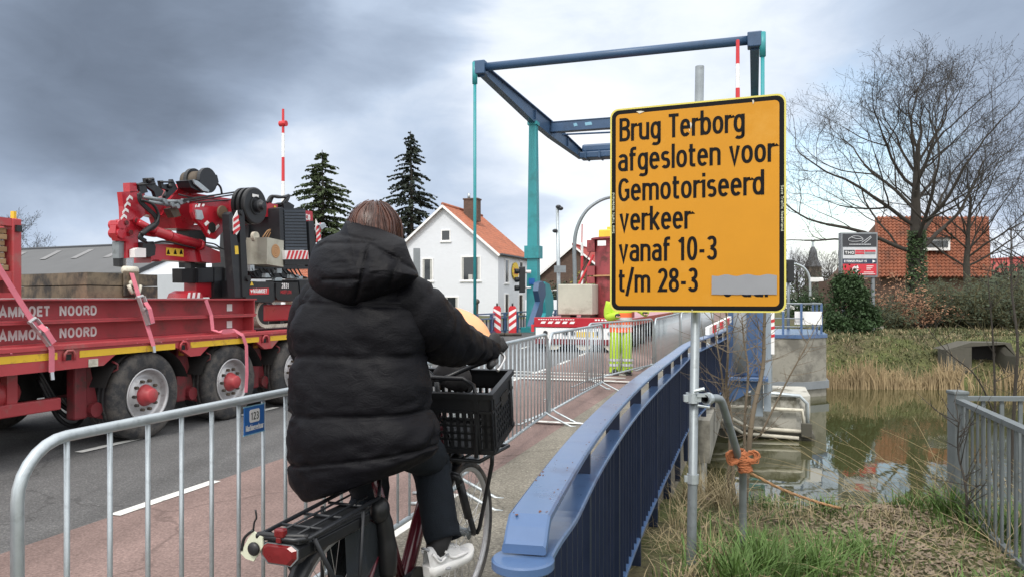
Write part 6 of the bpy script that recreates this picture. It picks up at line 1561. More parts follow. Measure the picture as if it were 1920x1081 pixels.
# ------------------------------------------------------------------ low loader standing on the bridge
def low_loader():
    S = 19.4; t0, t1 = -5.65, -3.05; g = hump(S)+.02
    th = thing('semi_trailer', 'second red low loader seen from the rear on the bridge with white rear panel', 'trailer', ((t0+t1)/2, 21, g), road=True)
    B = lambda *a: MB()
    o = MB(); o.box((t0, S, .78), (t1, 30, .98), .01); o.box((t0-.02, S-.03, .73), (t1+.02, S+.02, .995), .015); o.build('deck', 'crane_red', th)
    o = MB()
    for i in range(5): t = t0+.16+i*.20; o.prism([(t, S-.033, .83), (t+.12, S-.033, .83), (t+.16, S-.033, .89), (t+.04, S-.033, .89)], (0,-.003,0))
    o.build('white_marks', 'plain_white', th)
    o = MB(); rl = random.Random(6)
    for i in range(15): o.box((t0+.1+i*.068, S-.034, .930), (t0+.1+i*.068+rl.uniform(.03,.055), S-.031, .952))
    for i in range(10): o.box((t1-.95+i*.085, S-.034, .915), (t1-.95+i*.085+rl.uniform(.04,.07), S-.031, .955))
    o.build('lettering_strip', 'plain_white', th)
    o = MB(); o.box((t0+.02, S-.01, .42), (t1-.02, S+.04, .72), .01); pn = o.build('rear_panel', 'plain_white', th)
    o = MB(); o.box((t0, S-.03, .28), (t1, S+.05, .42), .01); o.build('bumper', 'dark_red', th)
    for t in (t0+.30, t0+.85, t0+1.05, t1-.9, t1-.55, t1-.25):
        o = MB(); o.cyl((t, S-.012, .58), (0,-1,0), .06, .03, 14); o.build('tail_lamp', 'sign_dark', pn)
    o = MB(); o.box((t0+1.15, S-.02, .48), (t0+1.75, S-.012, .62)); o.build('number_plate', 'yellow', pn)
    o = MB(); o.box((t0+.05, S+.1, .15), (t1-.05, S+.2, .4)); o.build('mud_flap', 'underside', th)
    for t in (t0+.5, t0+1.35, t1-.5):
        o = MB(); o.box((t-.22, S+.02, .22), (t+.22, S+.05, .27)); o.prism([(t-.2, S+.02, .22), (t+.2, S+.02, .22), (t+.1, S+.02, .13), (t-.1, S+.02, .13)], (0,.03,0)); o.build('reflector', 'cream', th)
    for s in (20.2, 21.5, 22.8, 27.5, 28.8):
        for t in (t0+.45, t1-.45):
            for dt in (-.17, .17):
                o = MB(); o.smooth = True; o.lathe([(0,-.13),(.2,-.13),(.36,-.13),(.39,-.10),(.39,.10),(.36,.13),(.2,.13),(0,.13)], 24, (t+dt, s, g+.40), (1,0,0)); o.build('wheel', 'rubber', th)
    for t, c in ((t0-.10, 'signal_red'), ): o = MB(); o.box((t, S-.02, .6), (t+.08, S+.02, .8)); o.build('side_lamp', c, th)
low_loader()
def loads():
    S = 20.0
    o = MB(); o.box((-5.08, S-.35, 1.06), (-4.13, S+.55, 1.88), .03)
    single(roadify(o).build('concrete_block', 'concrete_light'), 'pale concrete ballast block on the red low loader', 'concrete block')
    for t in (-5.0, -4.45): o = MB(); o.box((t, S-.3, .985), (t+.25, S+.5, 1.057)); single(roadify(o).build('wooden_bearer', 'rusty_steel'), 'dark timber bearer under the %s side of the pale concrete block' % ('left' if t < -4.6 else 'right'), 'bearer', 'bearers under the block')
    th = thing('steel_column', 'tall rusty red steel tube column with flanges standing on the low loader', 'steel column', (-3.4, S+.6, .99), road=True)
    c = Vector((-3.74, S+.85, 0)); o = MB(); o.smooth = True; o.lathe([(.55, .99), (.55, 3.15)], 40, c, (0,0,1)); o.build('tube', 'column_red', th)
    for z0, z1 in ((2.88, 3.18), (2.1, 2.14)):
        o = MB(); o.lathe([(.55, z0), (.64, z0), (.64, z1), (.55, z1)] if z1-z0 < .1 else [(.55, z1-.05), (.66, z1-.05), (.66, z1), (.0, z1)], 40, c, (0,0,1)); o.build('flange', 'rope_tan' if z1 < 3 else 'column_red', th)
    for z0, z1 in ((2.8, 3.12), (2.14, 2.4), (1.92, 2.1), (1.0, 1.22)):
        o = MB(); o.box((c.x-.72, c.y-.35, z0), (c.x-.5, c.y-.05, z1)); o.build('lug', 'column_red', th)
    o = MB(); o.box((c.x-.35, c.y-.68, 2.93), (c.x-.12, c.y-.665, 3.07)); o.build('tag', 'plain_white', th)
    o = MB(); o.box((c.x-.42, c.y-.2, 3.19), (c.x+.7, c.y+.5, 3.42), .03); o.box((c.x-.2, c.y-.1, 3.42), (c.x+.5, c.y+.4, 3.5)); single(roadify(o).build('hoist_block', 'yellow'), 'yellow hoist block on top of the red steel column', 'hoist')
loads()

# ------------------------------------------------------------------ beacons, lights, poles
def beacons():
    for i, (px, y0) in enumerate(((932, 629), (961, 628))):
        b = P(px, y0, 27.0); b.z = CAMH-(628-559)/FPX*27
        th = thing('road_beacon', ('red and white striped road beacon, left of the pair by the blue railing', 'red and white striped road beacon, right of the pair, stripes leaning the other way')[i], 'beacon', b, group='striped road beacons')
        w, h = .13, 1.0
        o = MB(); o.box(b+Vector((-.33,-.2,0)), b+Vector((.33,.2,.09)), .03); o.build('foot', 'rusty_steel', th)
        o = MB(); o.box(b+Vector((-w-.012,-.03,.06)), b+Vector((w+.012,.02,h)), .02); o.prism([b+Vector((x,-.03,z)) for x, z in ((-w-.01,h-.02),(w+.01,h-.02),(w*.7,h+.06),(-w*.7,h+.06))], (0,.05,0)); o.build('body', 'signal_red', th)
        o = MB(); s = -1 if i == 0 else 1; n = 3
        for k in range(n):
            z = .16+k*.27; pts = [(-w, z), (w, z+.19*1), (w, z+.19+.14), (-w, z+.14)]
            if s < 0: pts = [(-x, zz) for x, zz in pts]
            pts = [(x, min(h-.03, max(.08, zz))) for x, zz in pts]
            o.prism([b+Vector((x,-.0305,zz)) for x, zz in pts], (0,-.003,0))
        o.build('stripes', 'plain_white', th, fix=True)
        o = MB(); o.smooth = True; o.cyl(b+Vector((0,0,h+.05)), (0,0,1), .035, .11, 10); o.build('knob', 'black_plastic', th)
beacons()
def signal(label, top, Y, px, h, arm=None):
    c = P(px, top, Y); th = thing('traffic_light', label, 'traffic light', c-Vector((0,0,h)))
    o = MB(); o.box(c+Vector((-.12,-.08,-h)), c+Vector((.12,.12,0)), .03); o.build('housing', 'black_plastic', th)
    for k in range(3):
        z = -h*(.18+.32*k); o = MB(); o.smooth = True; e = c+Vector((-.13,-.02,z))
        o.lathe([(.0,0),(.085,0),(.1,.02),(.1,.16)], 16, e, (-1,-.25,0)); o.build('lamp_hood', 'black_plastic', th)
    if arm: o = MB(); o.smooth = True; o.tube([c+Vector((.1,.05,-.2)), c+Vector((arm,.05,-.2))], .07, 8); o.tube([c+Vector((.1,.05,-h+.2)), c+Vector((arm,.05,-h+.2))], .04, 8); o.build('mounting_arm', 'plain_white', th)
    return th
signal('black three-lamp traffic light bracketed to the left teal pillar', 500, 29.5, 979, 1.02, .35)
t2 = signal('black traffic light on a grey post just right of the yellow sign', 487, 24, 1481, .72)
o = MB(); o.smooth = True; c = P(1478, 487, 24.1); o.tube([c, Vector((c.x, c.y, .1))], .05, 8); o.build('post', 'zinc_dark', t2)
def poles():
    th = thing('camera_pole', 'grey mast with cameras and a square panel standing behind the concrete block', 'mast', P(1047, 600, 33))
    Y = 33; a, b = P(1049, 610, Y), P(1045, 390, Y); o = MB(); o.smooth = True; o.tube([a, a.lerp(b, .4), b], [.12, .085, .07], 10); o.build('mast', 'zinc', th)
    o = MB(); o.box(P(1039, 498, Y-.2), P(1061, 511, Y-.15)); o.build('panel', 'zinc_dark', th)
    for px, py in ((1047, 388), (1051, 391), (1041, 433)): o = MB(); o.smooth = True; o.ell(P(px, py, Y), .13, .2, .09, 10, 6); o.tube([P(1045, py+3, Y), P(px, py, Y)], .03, 6); o.build('camera', 'sign_dark', th)
    th = thing('street_lamp', 'tall grey street lamp with a curved arm reaching right behind the yellow sign', 'street lamp', P(1079, 600, 34)); Y = 34
    pts = catmull([P(1079,610,Y), P(1078,520,Y), P(1077,460,Y), P(1083,425,Y), P(1099,396,Y), P(1122,378,Y), P(1145,370,Y), P(1175,367,Y)], 5); o = MB(); o.smooth = True; o.tube(pts, [.10-.0012*i for i in range(len(pts))], 8); o.build('pole', 'zinc_dark', th)
    o = MB(); o.smooth = True; o.ell(P(1190, 368, Y), .5, .2, .1, 12, 8); o.build('lamp_head', 'zinc', th)
    th = thing('street_lamp', 'distant street lamp curving left between the sign and the church tower', 'street lamp', P(1519, 590, 62)); Y = 62
    pts = catmull([P(1519,600,Y), P(1519,540,Y), P(1517,518,Y), P(1508,503,Y), P(1495,496,Y), P(1484,495,Y)], 5); o = MB(); o.smooth = True; o.tube(pts, .10, 6); o.build('pole', 'zinc', th); o = MB(); o.ell(P(1482,495,Y), .6, .25, .12, 10, 6); o.build('lamp_head', 'zinc', th)
    th = thing('marker_pole', 'thin red and white pole between the curved street lamp and the red column', 'pole', P(1091, 560, 40)); Y = 40; o = MB()
    ys = [560, 534, 508, 480, 455, 420]
    for k, (a, b) in enumerate(zip(ys, ys[1:])): o.mi = 1 if k % 2 == 0 else 0; o.tube([P(1091, a, Y), P(1091.5, b, Y)], .07 if b > 450 else .03, 6)
    o.build('pole', ['plain_white', 'signal_red'], th)
    th = thing('boom_barrier', 'far red boom leaning up beside the red steel column', 'barrier', P(1078, 562, 36)); o = MB(); o.mi = 0; o.tube([P(1082,540,36), P(1113,478,36)], .06, 6); o.mi = 1; o.tube([P(1080,530,36.5), P(1108,470,36.5)], .03, 6); o.tube([P(1086,548,36), P(1112,500,36)], .05, 6); o.build('boom', ['signal_red', 'dark_red'], th)
    th = thing('wooden_post', 'short post with a round head before the white house', 'post', P(890, 600, 36)); o = MB(); o.tube([P(893,600,36), P(894,570,36)], .08, 8); o.ell(P(894,565,36), .14,.14,.14, 10, 8); o.build('post', 'rusty_steel', th)
    th = thing('grey_pillar', 'grey flat board standing upright against the white house wall', 'post', P(780, 560, 44)); o = MB(); o.box(P(775, 600, 44), P(788, 466, 44.2)); o.build('board', 'sign_grey', th)
    th = thing('sign_mast', 'white mast with blue flags and a white street sign below the church tower', 'mast', P(1541, 590, 58)); Y = 58
    o = MB(); o.tube([P(1541,600,Y), P(1541,522,Y)], .14, 8); o.build('mast', 'plain_white', th); o = MB(); o.box(P(1520,520,Y), P(1542,528,Y+.1)); o.build('street_sign', 'plain_white', th)
    o = MB(); o.prism([P(1538,530,Y-.1), P(1546,527,Y-.1), P(1551,543,Y-.1), P(1543,546,Y-.1)], (0,.1,0)); o.build('flag', 'blue_sign', th); o = MB(); o.prism([P(1521,561,Y-.1), P(1525,556,Y-.1), P(1530,560,Y-.1), P(1526,565,Y-.1)], (0,.1,0)); o.build('priority_sign', 'cream', th)
poles()
def cars():
    for k, (px, y0, Y, w, lab, c) in enumerate(((1478, 583, 70, 3.9, 'white car far down the road right of the yellow sign', 'plain_white'), (1497, 577, 95, 4.2, 'small white car farther back, roof above the other car', 'sign_silver'))):
        b = P(px, y0, Y); b.z = .15; th = thing('parked_car', lab, 'car', b)
        pr = [(-.5,.35),(.5,.35),(.5,.72),(.40,.82),(.25,.9),(.14,1.36),(-.22,1.42),(-.40,.95),(-.5,.85)]
        o = MB(); o.prism([b+Vector((x*w, 0, z)) for x, z in pr], (0,1.7,0)); o.build('body', c, th, fix=True)
        o = MB(); o.prism([b+Vector((x*w,-.01,z)) for x, z in [(.22,.9),(.13,1.3),(-.2,1.34),(-.35,.95)]], (0,-.01,0)); o.build('window', 'glass_dark', th, fix=True)
        for x in (-.31, .31): o = MB(); o.cyl(b+Vector((x*w,-.02,.33)), (0,1,0), .33, .25, 16); o.build('wheel', 'rubber', th)
cars()

# ------------------------------------------------------------------ houses
def wall_frame(o, d, up=Vector((0,0,1))): return o, d.normalized(), up
def window(th, o, d, nrm, x, z, w, h, sill=True, frame='plain_white', fw=.09, mull=0):
    """window in a wall: origin o, direction d along the wall, nrm outward"""
    p = o+d*x+Vector((0,0,z)); m = MB(); t = .06
    for a, b, c, e in ((0,0,w,fw),(0,h-fw,w,fw),(0,fw,fw,h-2*fw),(w-fw,fw,fw,h-2*fw)): m.obox(p+d*a+Vector((0,0,b))-nrm*.02, d*c, nrm*(t+.02), Vector((0,0,e)))
    for k in range(mull): m.obox(p+d*(w*(k+1)/(mull+1)-.03)+Vector((0,0,fw)), d*.06, nrm*t, Vector((0,0,h-2*fw)))
    if sill: m.obox(p-d*.08-Vector((0,0,.08))-nrm*.02, d*(w+.16), nrm*.14, Vector((0,0,.078)))
    wn = m.build('window', frame, th, fix=True); m = MB(); m.obox(p+d*fw+Vector((0,0,fw))-nrm*.01, d*(w-2*fw), nrm*.03, Vector((0,0,h-2*fw))); m.build('pane', 'glass_dark', wn, fix=True)
    if w > .9:
        m = MB()
        for a, e in ((fw, .16), (w-fw-.2, .2)): m.obox(p+d*a+Vector((0,0,fw))+nrm*.0205, d*e, nrm*.004, Vector((0,0,h-2*fw)))
        if w > 1.5: m.obox(p+d*(w*.38)+Vector((0,0,fw))+nrm*.0205, d*.35, nrm*.004, Vector((0,0,.42))); m.obox(p+d*(w*.62)+Vector((0,0,fw))+nrm*.0205, d*.2, nrm*.004, Vector((0,0,.3)))
        m.build('curtain', 'curtain', wn, fix=True)
def tiled(o, a, b, c, d, nu, nv, amp=.035, step=.03):
    """pantiled slope: a-b along the eave, d-c along the ridge"""
    n = (b-a).cross(d-a).normalized(); rows = []
    if n.z < 0: n = -n
    for j in range(nv):
        for e in (0, 1):
            v = (j+e)/nv; row = []
            for i in range(nu*4+1):
                u = i/(nu*4); p = a.lerp(b, u).lerp(d.lerp(c, u), v); row.append(p+n*(amp*math.sin(u*nu*2*math.pi)+step*(1-e)+.05))
            rows.append(row)
    o.grid(rows)
def brick_mat(name, base, mortar, sc=2.2, contrast=.12):
    m = bpy.data.materials.new(name); m.use_nodes = True; nt = m.node_tree; N = nt.nodes.new; L = nt.links.new; b = nt.nodes['Principled BSDF']
    tc = N('ShaderNodeTexCoord'); mp = N('ShaderNodeMapping'); mp.inputs['Rotation'].default_value = (R(90), 0, 0); L(tc.outputs['Object'], mp.inputs[0])
    br = N('ShaderNodeTexBrick'); br.inputs['Scale'].default_value = sc; br.inputs['Color1'].default_value = (*base, 1); br.inputs['Color2'].default_value = (*[c*(1-contrast) for c in base], 1); br.inputs['Mortar'].default_value = (*mortar, 1)
    br.inputs['Mortar Size'].default_value = .018; br.inputs['Brick Width'].default_value = .5; br.inputs['Row Height'].default_value = .18; L(mp.outputs[0], br.inputs['Vector']); L(br.outputs[0], b.inputs['Base Color']); b.inputs['Roughness'].default_value = .85
    bm = N('ShaderNodeBump'); bm.inputs['Strength'].default_value = .25; bm.inputs['Distance'].default_value = .02; L(br.outputs['Fac'], bm.inputs['Height']); bm.invert = True; L(bm.outputs[0], b.inputs['Normal']); return m
M['brick_white'] = brick_mat('brick_white', (.72,.745,.79), (.60,.63,.68), 2.2, .05)
M['brick_dark'] = brick_mat('brick_dark', (.115,.066,.048), (.15,.12,.10), 2.6, .35)
def gable_house(name, label, o, d, width, depth, ze, zr, wallm, roofm, z0=0., over=.35, wins=(), sidewins=(), chimney=None, barge='plain_white', nu=40, nv=16):
    """o left foot of the front gable, d along the gable, the house runs back along the perpendicular"""
    d = d.normalized(); bk = Vector((-d.y, d.x, 0)); up = Vector((0,0,1))
    th = thing(name, label, 'house', o)
    a = o+up*0; e = ze; m = MB()
    f = [a, a+d*width, a+d*width+up*(ze), a+d*width*.5+up*zr, a+up*ze]
    m.prism(f, bk*depth); m.build('wall', wallm, th, fix=True)
    for sd in (0, 1):
        e0 = (a+d*width if sd else a)+up*ze; rp = a+d*width*.5+up*zr; sl = (e0-rp).normalized(); ev = e0+sl*over
        m = MB(); m.prism([ev-bk*over, rp-bk*over, rp-bk*over+up*.1, ev-bk*over+up*.1], bk*(depth+2*over)); tiled(m, ev-bk*over, ev+bk*(depth+over), rp+bk*(depth+over), rp-bk*over, nu, nv); rf = m.build('roof', roofm, th)
        m = MB(); nn = sl.cross(bk).normalized(); nn = nn if nn.z > 0 else -nn; m.prism([ev-bk*(over+.002)-nn*.12, rp-bk*(over+.002)-nn*.12, rp-bk*(over+.002)+nn*.06, ev-bk*(over+.002)+nn*.06], -bk*.05); m.build('barge_board', barge, rf, fix=True)
    rp = a+d*width*.5+up*zr; m = MB(); m.smooth = True; m.tube([rp-bk*over+up*.12, rp+bk*(depth+over)+up*.12], .14, 8); m.build('ridge', roofm, th)
    m = MB()
    for sd in (1,):
        e0 = a+d*width+up*ze+ (d*.30-up*.16); m.tube([e0-bk*over, e0+bk*(depth+over)], .09, 8)
        for k in range(18): q = a+d*width+up*(ze-.12)+bk*(depth*(k+.5)/18); m.obox(q, d*.3, bk*.1, up*.09)
    m.build('gutter', 'roof_dark', th)
    for w in wins: window(th, a, d, -bk, *w)
    for w in sidewins: window(th, a+d*width, bk, d, *w)
    if chimney:
        cx, cy, cw, ch = chimney; q = a+d*(width*.5+cx)+bk*cy; m = MB(); m.obox(q+up*(zr-1.0)-d*cw/2, d*cw, bk*cw*.7, up*(ch+1.0)); m.obox(q+up*(zr+ch)-d*(cw/2+.06)-bk*.06, d*(cw+.12), bk*(cw*.7+.12), up*.12); c = m.build('chimney', 'brick_dark', th, fix=True)
        m = MB(); m.smooth = True; m.cyl(q+up*(zr+ch+.1)+bk*.3-d*.25, (0,0,1), .12, .5, 10); m.cyl(q+up*(zr+ch+.1)+bk*.3+d*.3, (0,0,1), .1, .36, 10); m.build('chimney_pot', 'zinc', c)
    return th, a, d, bk
def houses():
    # white house: right front corner at px 934
    Y = 60.; c = P(934, 600, Y); d = Vector((CA, -SA, 0)); W = 9.4; o = Vector((c.x, c.y, .1))-d*W
    zw = lambda y: CAMH+(559-y)/FPX*Y-.1
    ppm = FPX/Y
    xx = lambda px: W-(934-px)/ppm/(CA)*1.02
    th, a, dd, bk = gable_house('white_house', 'white painted brick house with orange tiled roof and brown chimney behind the teal pillar', o, d, W, 8.6, zw(474), zw(382), 'brick_white', 'roof_tile',
        wins=[(xx(826), zw(450), .85, .95), (xx(864), zw(526), 1.75, 2.0), (xx(788), zw(526), 1.05, 1.9), (xx(833), zw(604), 1.25, 2.1)], sidewins=[(1.6, zw(530), 1.1, 2.0), (5.6, zw(530), 1.1, 2.0), (1.6, zw(596), 1.1, 2.0), (5.4, zw(606), 1.3, 2.4)], chimney=(1.15, 3.0, 1.25, .85), nu=34, nv=18)
    m = MB(); p = a+dd*(W+.08)+bk*4.2; z = zw(507)
    rows = []
    for k in range(24): t = 2*math.pi*k/24; rows.append(p+bk*(math.cos(t)*.85)+Vector((0,0,z+.1+math.sin(t)*.72)))
    m.prism(rows, dd*.08); sg = m.build('shop_sign', 'yellow', th, fix=True)
    m = MB()
    rl = random.Random(8)
    for k in range(2):
        for i in range(6): m.obox(p+bk*(-.58+.2*i)+dd*.082+Vector((0,0,z+.14-.36*k)), bk*rl.uniform(.09,.15), dd*.006, Vector((0,0,rl.uniform(.12,.24))))
    m.build('lettering', 'signal_red', sg)
    # brown brick house behind the mast
    Y = 78.; c = P(1012, 600, Y); ppm = FPX/Y; zz = lambda y: CAMH+(559-y)/FPX*Y-.1
    gable_house('brick_house', 'dark brown brick house with white gable boards and a red roof behind the concrete block', Vector((c.x, c.y, .1)), Vector((CA,-SA,0)), 7.3, 9, zz(516), zz(462), 'brick_dark', 'roof_red', wins=[(1.2, .8, 1.3, 1.5)], nu=24, nv=12)
    # grey roofed shed behind the trailer
    th = thing('warehouse', 'long low warehouse with a grey sheet roof and white gable wall behind the trailer', 'warehouse', P(300, 600, 46))
    E, Rg, Bk = P(247, 513, 40), P(372, 457, 47), P(560, 505, 56); RL, EL = P(-60, 474, 57), P(-140, 516, 47)
    EL.z = E.z; RL.z = Rg.z; up = Vector((0,0,1)); g = lambda p: Vector((p.x, p.y, 0))
    m = MB(); m.prism([g(E), E-up*.08, Rg-up*.08, Bk-up*.08, g(Bk)], (EL-E).normalized()*.25); m.obox(g(E), g(EL)-g(E), Vector((.1,.2,0)), up*(E.z-.1)); m.build('wall', 'shed_white', th, fix=True)
    m = MB(); m.prism([E, Rg, RL, EL], up*.09); BL = Bk+(RL-Rg); m.prism([Rg, Bk, BL, RL], up*.09); rf = m.build('roof', 'roof_grey', th, fix=True)
    m = MB(); m.tube([Rg+up*.12, RL+up*.12], .1, 6); m.build('ridge', 'roof_dark', rf)
    m = MB(); m.obox(E-up*.14, Rg-E, Vector((.12,-.05,0)), up*.26); m.build('verge', 'roof_dark', rf)
    m = MB()
    for f in (.10, .24, .38, .52, .68):
        a = E.lerp(EL, f).lerp(Rg.lerp(RL, f), .52); b = E.lerp(EL, f).lerp(Rg.lerp(RL, f), .88); w = (EL-E).normalized()*.55; m.poly([a+up*.098, b+up*.098, b+w+up*.098, a+w+up*.098])
    m.build('roof_light', 'roof_light', rf, fix=True)
    # orange tiled gable glimpsed between crane and rider
    Y = 50.; c = P(535, 560, Y); th = thing('outbuilding', 'orange tiled roof glimpsed between the crane and the rider', 'house', Vector((c.x, c.y, 0)))
    m = MB(); a, b = P(530, 522, Y), P(640, 522, Y); m.obox(Vector((a.x,a.y,0)), Vector((b.x-a.x,0,0)), Vector((0,6,0)), Vector((0,0,a.z))); m.build('wall', 'brick_brown', th)
    m = MB(); tiled(m, a, b, P(640, 494, Y+2), P(530, 494, Y+2), 20, 6); m.build('roof', 'roof_tile', th)
    # big orange pantiled roof at the right
    Y = 44.; th = thing('tiled_house', 'house with a big weathered orange pantile roof and a strip dormer behind the trees', 'house', P(1750, 600, Y))
    a, b = P(1648, 520, Y), P(1858, 520, Y); cR, dL = P(1853, 404, Y+4.2), P(1645, 412, Y+4.2); cR.z = dL.z = CAMH+(559-407)/FPX*(Y+4.2)
    m = MB(); tiled(m, a, b, cR, dL, 28, 20, .055, .05); m.prism([a, b, cR, dL], (0,.35,-.02)); rf = m.build('roof', 'roof_orange', th)
    m = MB(); m.obox(Vector((a.x+.3,a.y+.4,0)), Vector((b.x-a.x-.6,0,0)), Vector((0,9,0)), Vector((0,0,a.z-.02))); m.prism([a+Vector((.3,.5,0)), dL+Vector((.2,.3,-.2)), dL+Vector((.2,8,-5)), a+Vector((.3,8,0))], (.1,0,0)); m.build('wall', 'brick_brown', th, fix=True)
    m = MB(); q = P(1722, 470, Y+1.2); q2 = P(1782, 448, Y+1.2); m.box((q.x, q.y, q.z), (q2.x, q.y+1.6, q2.z), .02); dm = m.build('dormer', 'plain_white', th)
    m = MB(); m.box((q.x+.1, q.y-.03, q.z+.2), (q2.x-.15, q.y, q2.z-.12)); m.build('dormer_window', 'glass_dark', dm)
    m = MB(); m.box((q.x-.1, q.y-.12, q2.z), (q2.x+.1, q.y+1.7, q2.z+.08)); m.build('dormer_roof', 'roof_grey', dm)
    # half seen red roofed house at the far right
    Y = 62.; c = P(1885, 560, Y); gable_house('brick_house', 'small dark house with a dull red roof and white gable boards at the right edge', Vector((c.x, c.y, .1)), Vector((1,.15,0)), 6.5, 7, CAMH+(559-524)/FPX*Y, CAMH+(559-486)/FPX*Y, 'brick_dark', 'roof_red', nu=18, nv=8)
    # church tower
    Y = 290.; k = Y/FPX; th = thing('church_tower', 'distant square church tower with a dark bell-shaped spire and small lantern', 'church tower', P(1529, 575, Y)); c = P(1529, 559, Y)
    m = MB(); m.box((c.x-11.5*k, c.y, 0), (c.x+11.5*k, c.y+23*k, CAMH+59*k)); m.build('shaft', 'tower_brick', th)
    m = MB(); m.smooth = True; q = lambda pts: [(r*k, (559-y)*k) for r, y in pts]
    m.lathe(q([(17,500),(15.5,498),(11,488),(8.5,480),(8.2,476),(7.5,471),(5,466),(3.2,463),(3.2,462)]), 8, (c.x, c.y+11.5*k, CAMH), (0,0,1)); m.build('spire', 'slate', th)
    m = MB(); m.lathe(q([(2.6,463),(2.6,453),(3.4,452),(3.2,449),(1.5,445),(.4,442),(.25,432)]), 8, (c.x, c.y+11.5*k, CAMH), (0,0,1)); m.build('lantern', 'zinc', th)
houses()
def company_sign():
    Y = 28.4; th = thing('company_sign', 'tall grey framed company sign with black, white and red panels beside the orange roof', 'sign', P(1612, 590, Y)); X = Vector((1,0,0)); up = Vector((0,0,1))
    def q(px, py, dy=0): v = P(px, py, Y); v.y -= dy; return v
    def pn(o, x0, y0, x1, y1, dy): a, b = q(x0, y1, dy), q(x1, y0, dy); o.box((a.x, a.y, a.z), (b.x, b.y+.01, b.z))
    o = MB(); a, b = q(1577, 520), q(1646, 436); o.box((a.x, a.y, a.z), (b.x, b.y+.25, b.z), .02); o.build('frame', 'sign_grey', th)
    o = MB()
    for x in (1584, 1639): o.box((q(x,0).x-.05, Y+.05, .0), (q(x,0).x+.05, Y+.15, q(0,520).z)); 
    o.build('posts', 'sign_grey', th)
    for x0, y0, x1, y1, m, n in ((1580,439,1643,462,'sign_dark','car_panel'),(1580,464,1643,485,'sign_silver','company_panel'),(1580,486,1643,494,'navy_plate','address_panel'),(1580,495,1643,516,'sign_red','red_panel')):
        o = MB(); pn(o, x0, y0, x1, y1, .02); o.build(n, m, th)
    def tx(o, s, x0, yb, x1, h): a, b = q(x0, yb, .035), q(x1, yb, .035); letter(o, s, a, X, up, b.x-a.x, h*Y/FPX, .2, .12, .001)
    o = MB()
    for pts in (((1590,448),(1600,443),(1612,444),(1617,450),(1605,453),(1592,452),(1590,448)),((1595,445),(1606,448),(1616,447)),((1615,455),(1624,449),(1632,443)),((1620,456),(1628,450),(1633,445))): o.tube(catmull([q(x, y, .035) for x, y in pts], 4), .012, 4)
    for i in range(14): pn(o, 1592+i*2.9, 457.6, 1592+i*2.9+2.1, 459.3, .035)
    o.build('car_outline', 'sign_silver', th)
    o = MB(); pn(o, 1582, 469, 1602, 478, .03); o.build('name_block', 'sign_dark', th); o = MB(); pn(o, 1603, 469, 1620, 472.5, .03); pn(o, 1603, 473.5, 1620, 477, .03); pn(o, 1621, 469, 1641, 472.5, .03); o.build('red_bars', 'sign_red', th); o = MB(); pn(o, 1621, 473.5, 1641, 477, .03); o.build('grey_bar', 'sign_grey', th)
    o = MB(); tx(o, 'THO', 1583.5, 476.5, 1600.5, 5.2); tx(o, 'ETTENSESTRAAT 15', 1582, 492, 1624, 4); o.prism([q(1635,487.5,.035), q(1641,490.2,.035), q(1635,493,.035)], (0,-.01,0))
    for r in (4, 7, 10): 
        pts = [q(1606+(-math.cos(R(t))*r*1.2+4), 504.5+math.sin(R(t))*r*.62, .035) for t in range(-78, 79, 12)]; o.ribbon(pts, .035, .01, (0,0,1))
    for y, w in ((499,13),(502,11),(505,8),(510.5,13)): pn(o, 1624 if y < 510 else 1619, y-.5, 1624+w, y+.6, .035)
    pn(o, 1592, 513.3, 1640, 514.3, .035); o.build('lettering', 'plain_white', th)
company_sign()
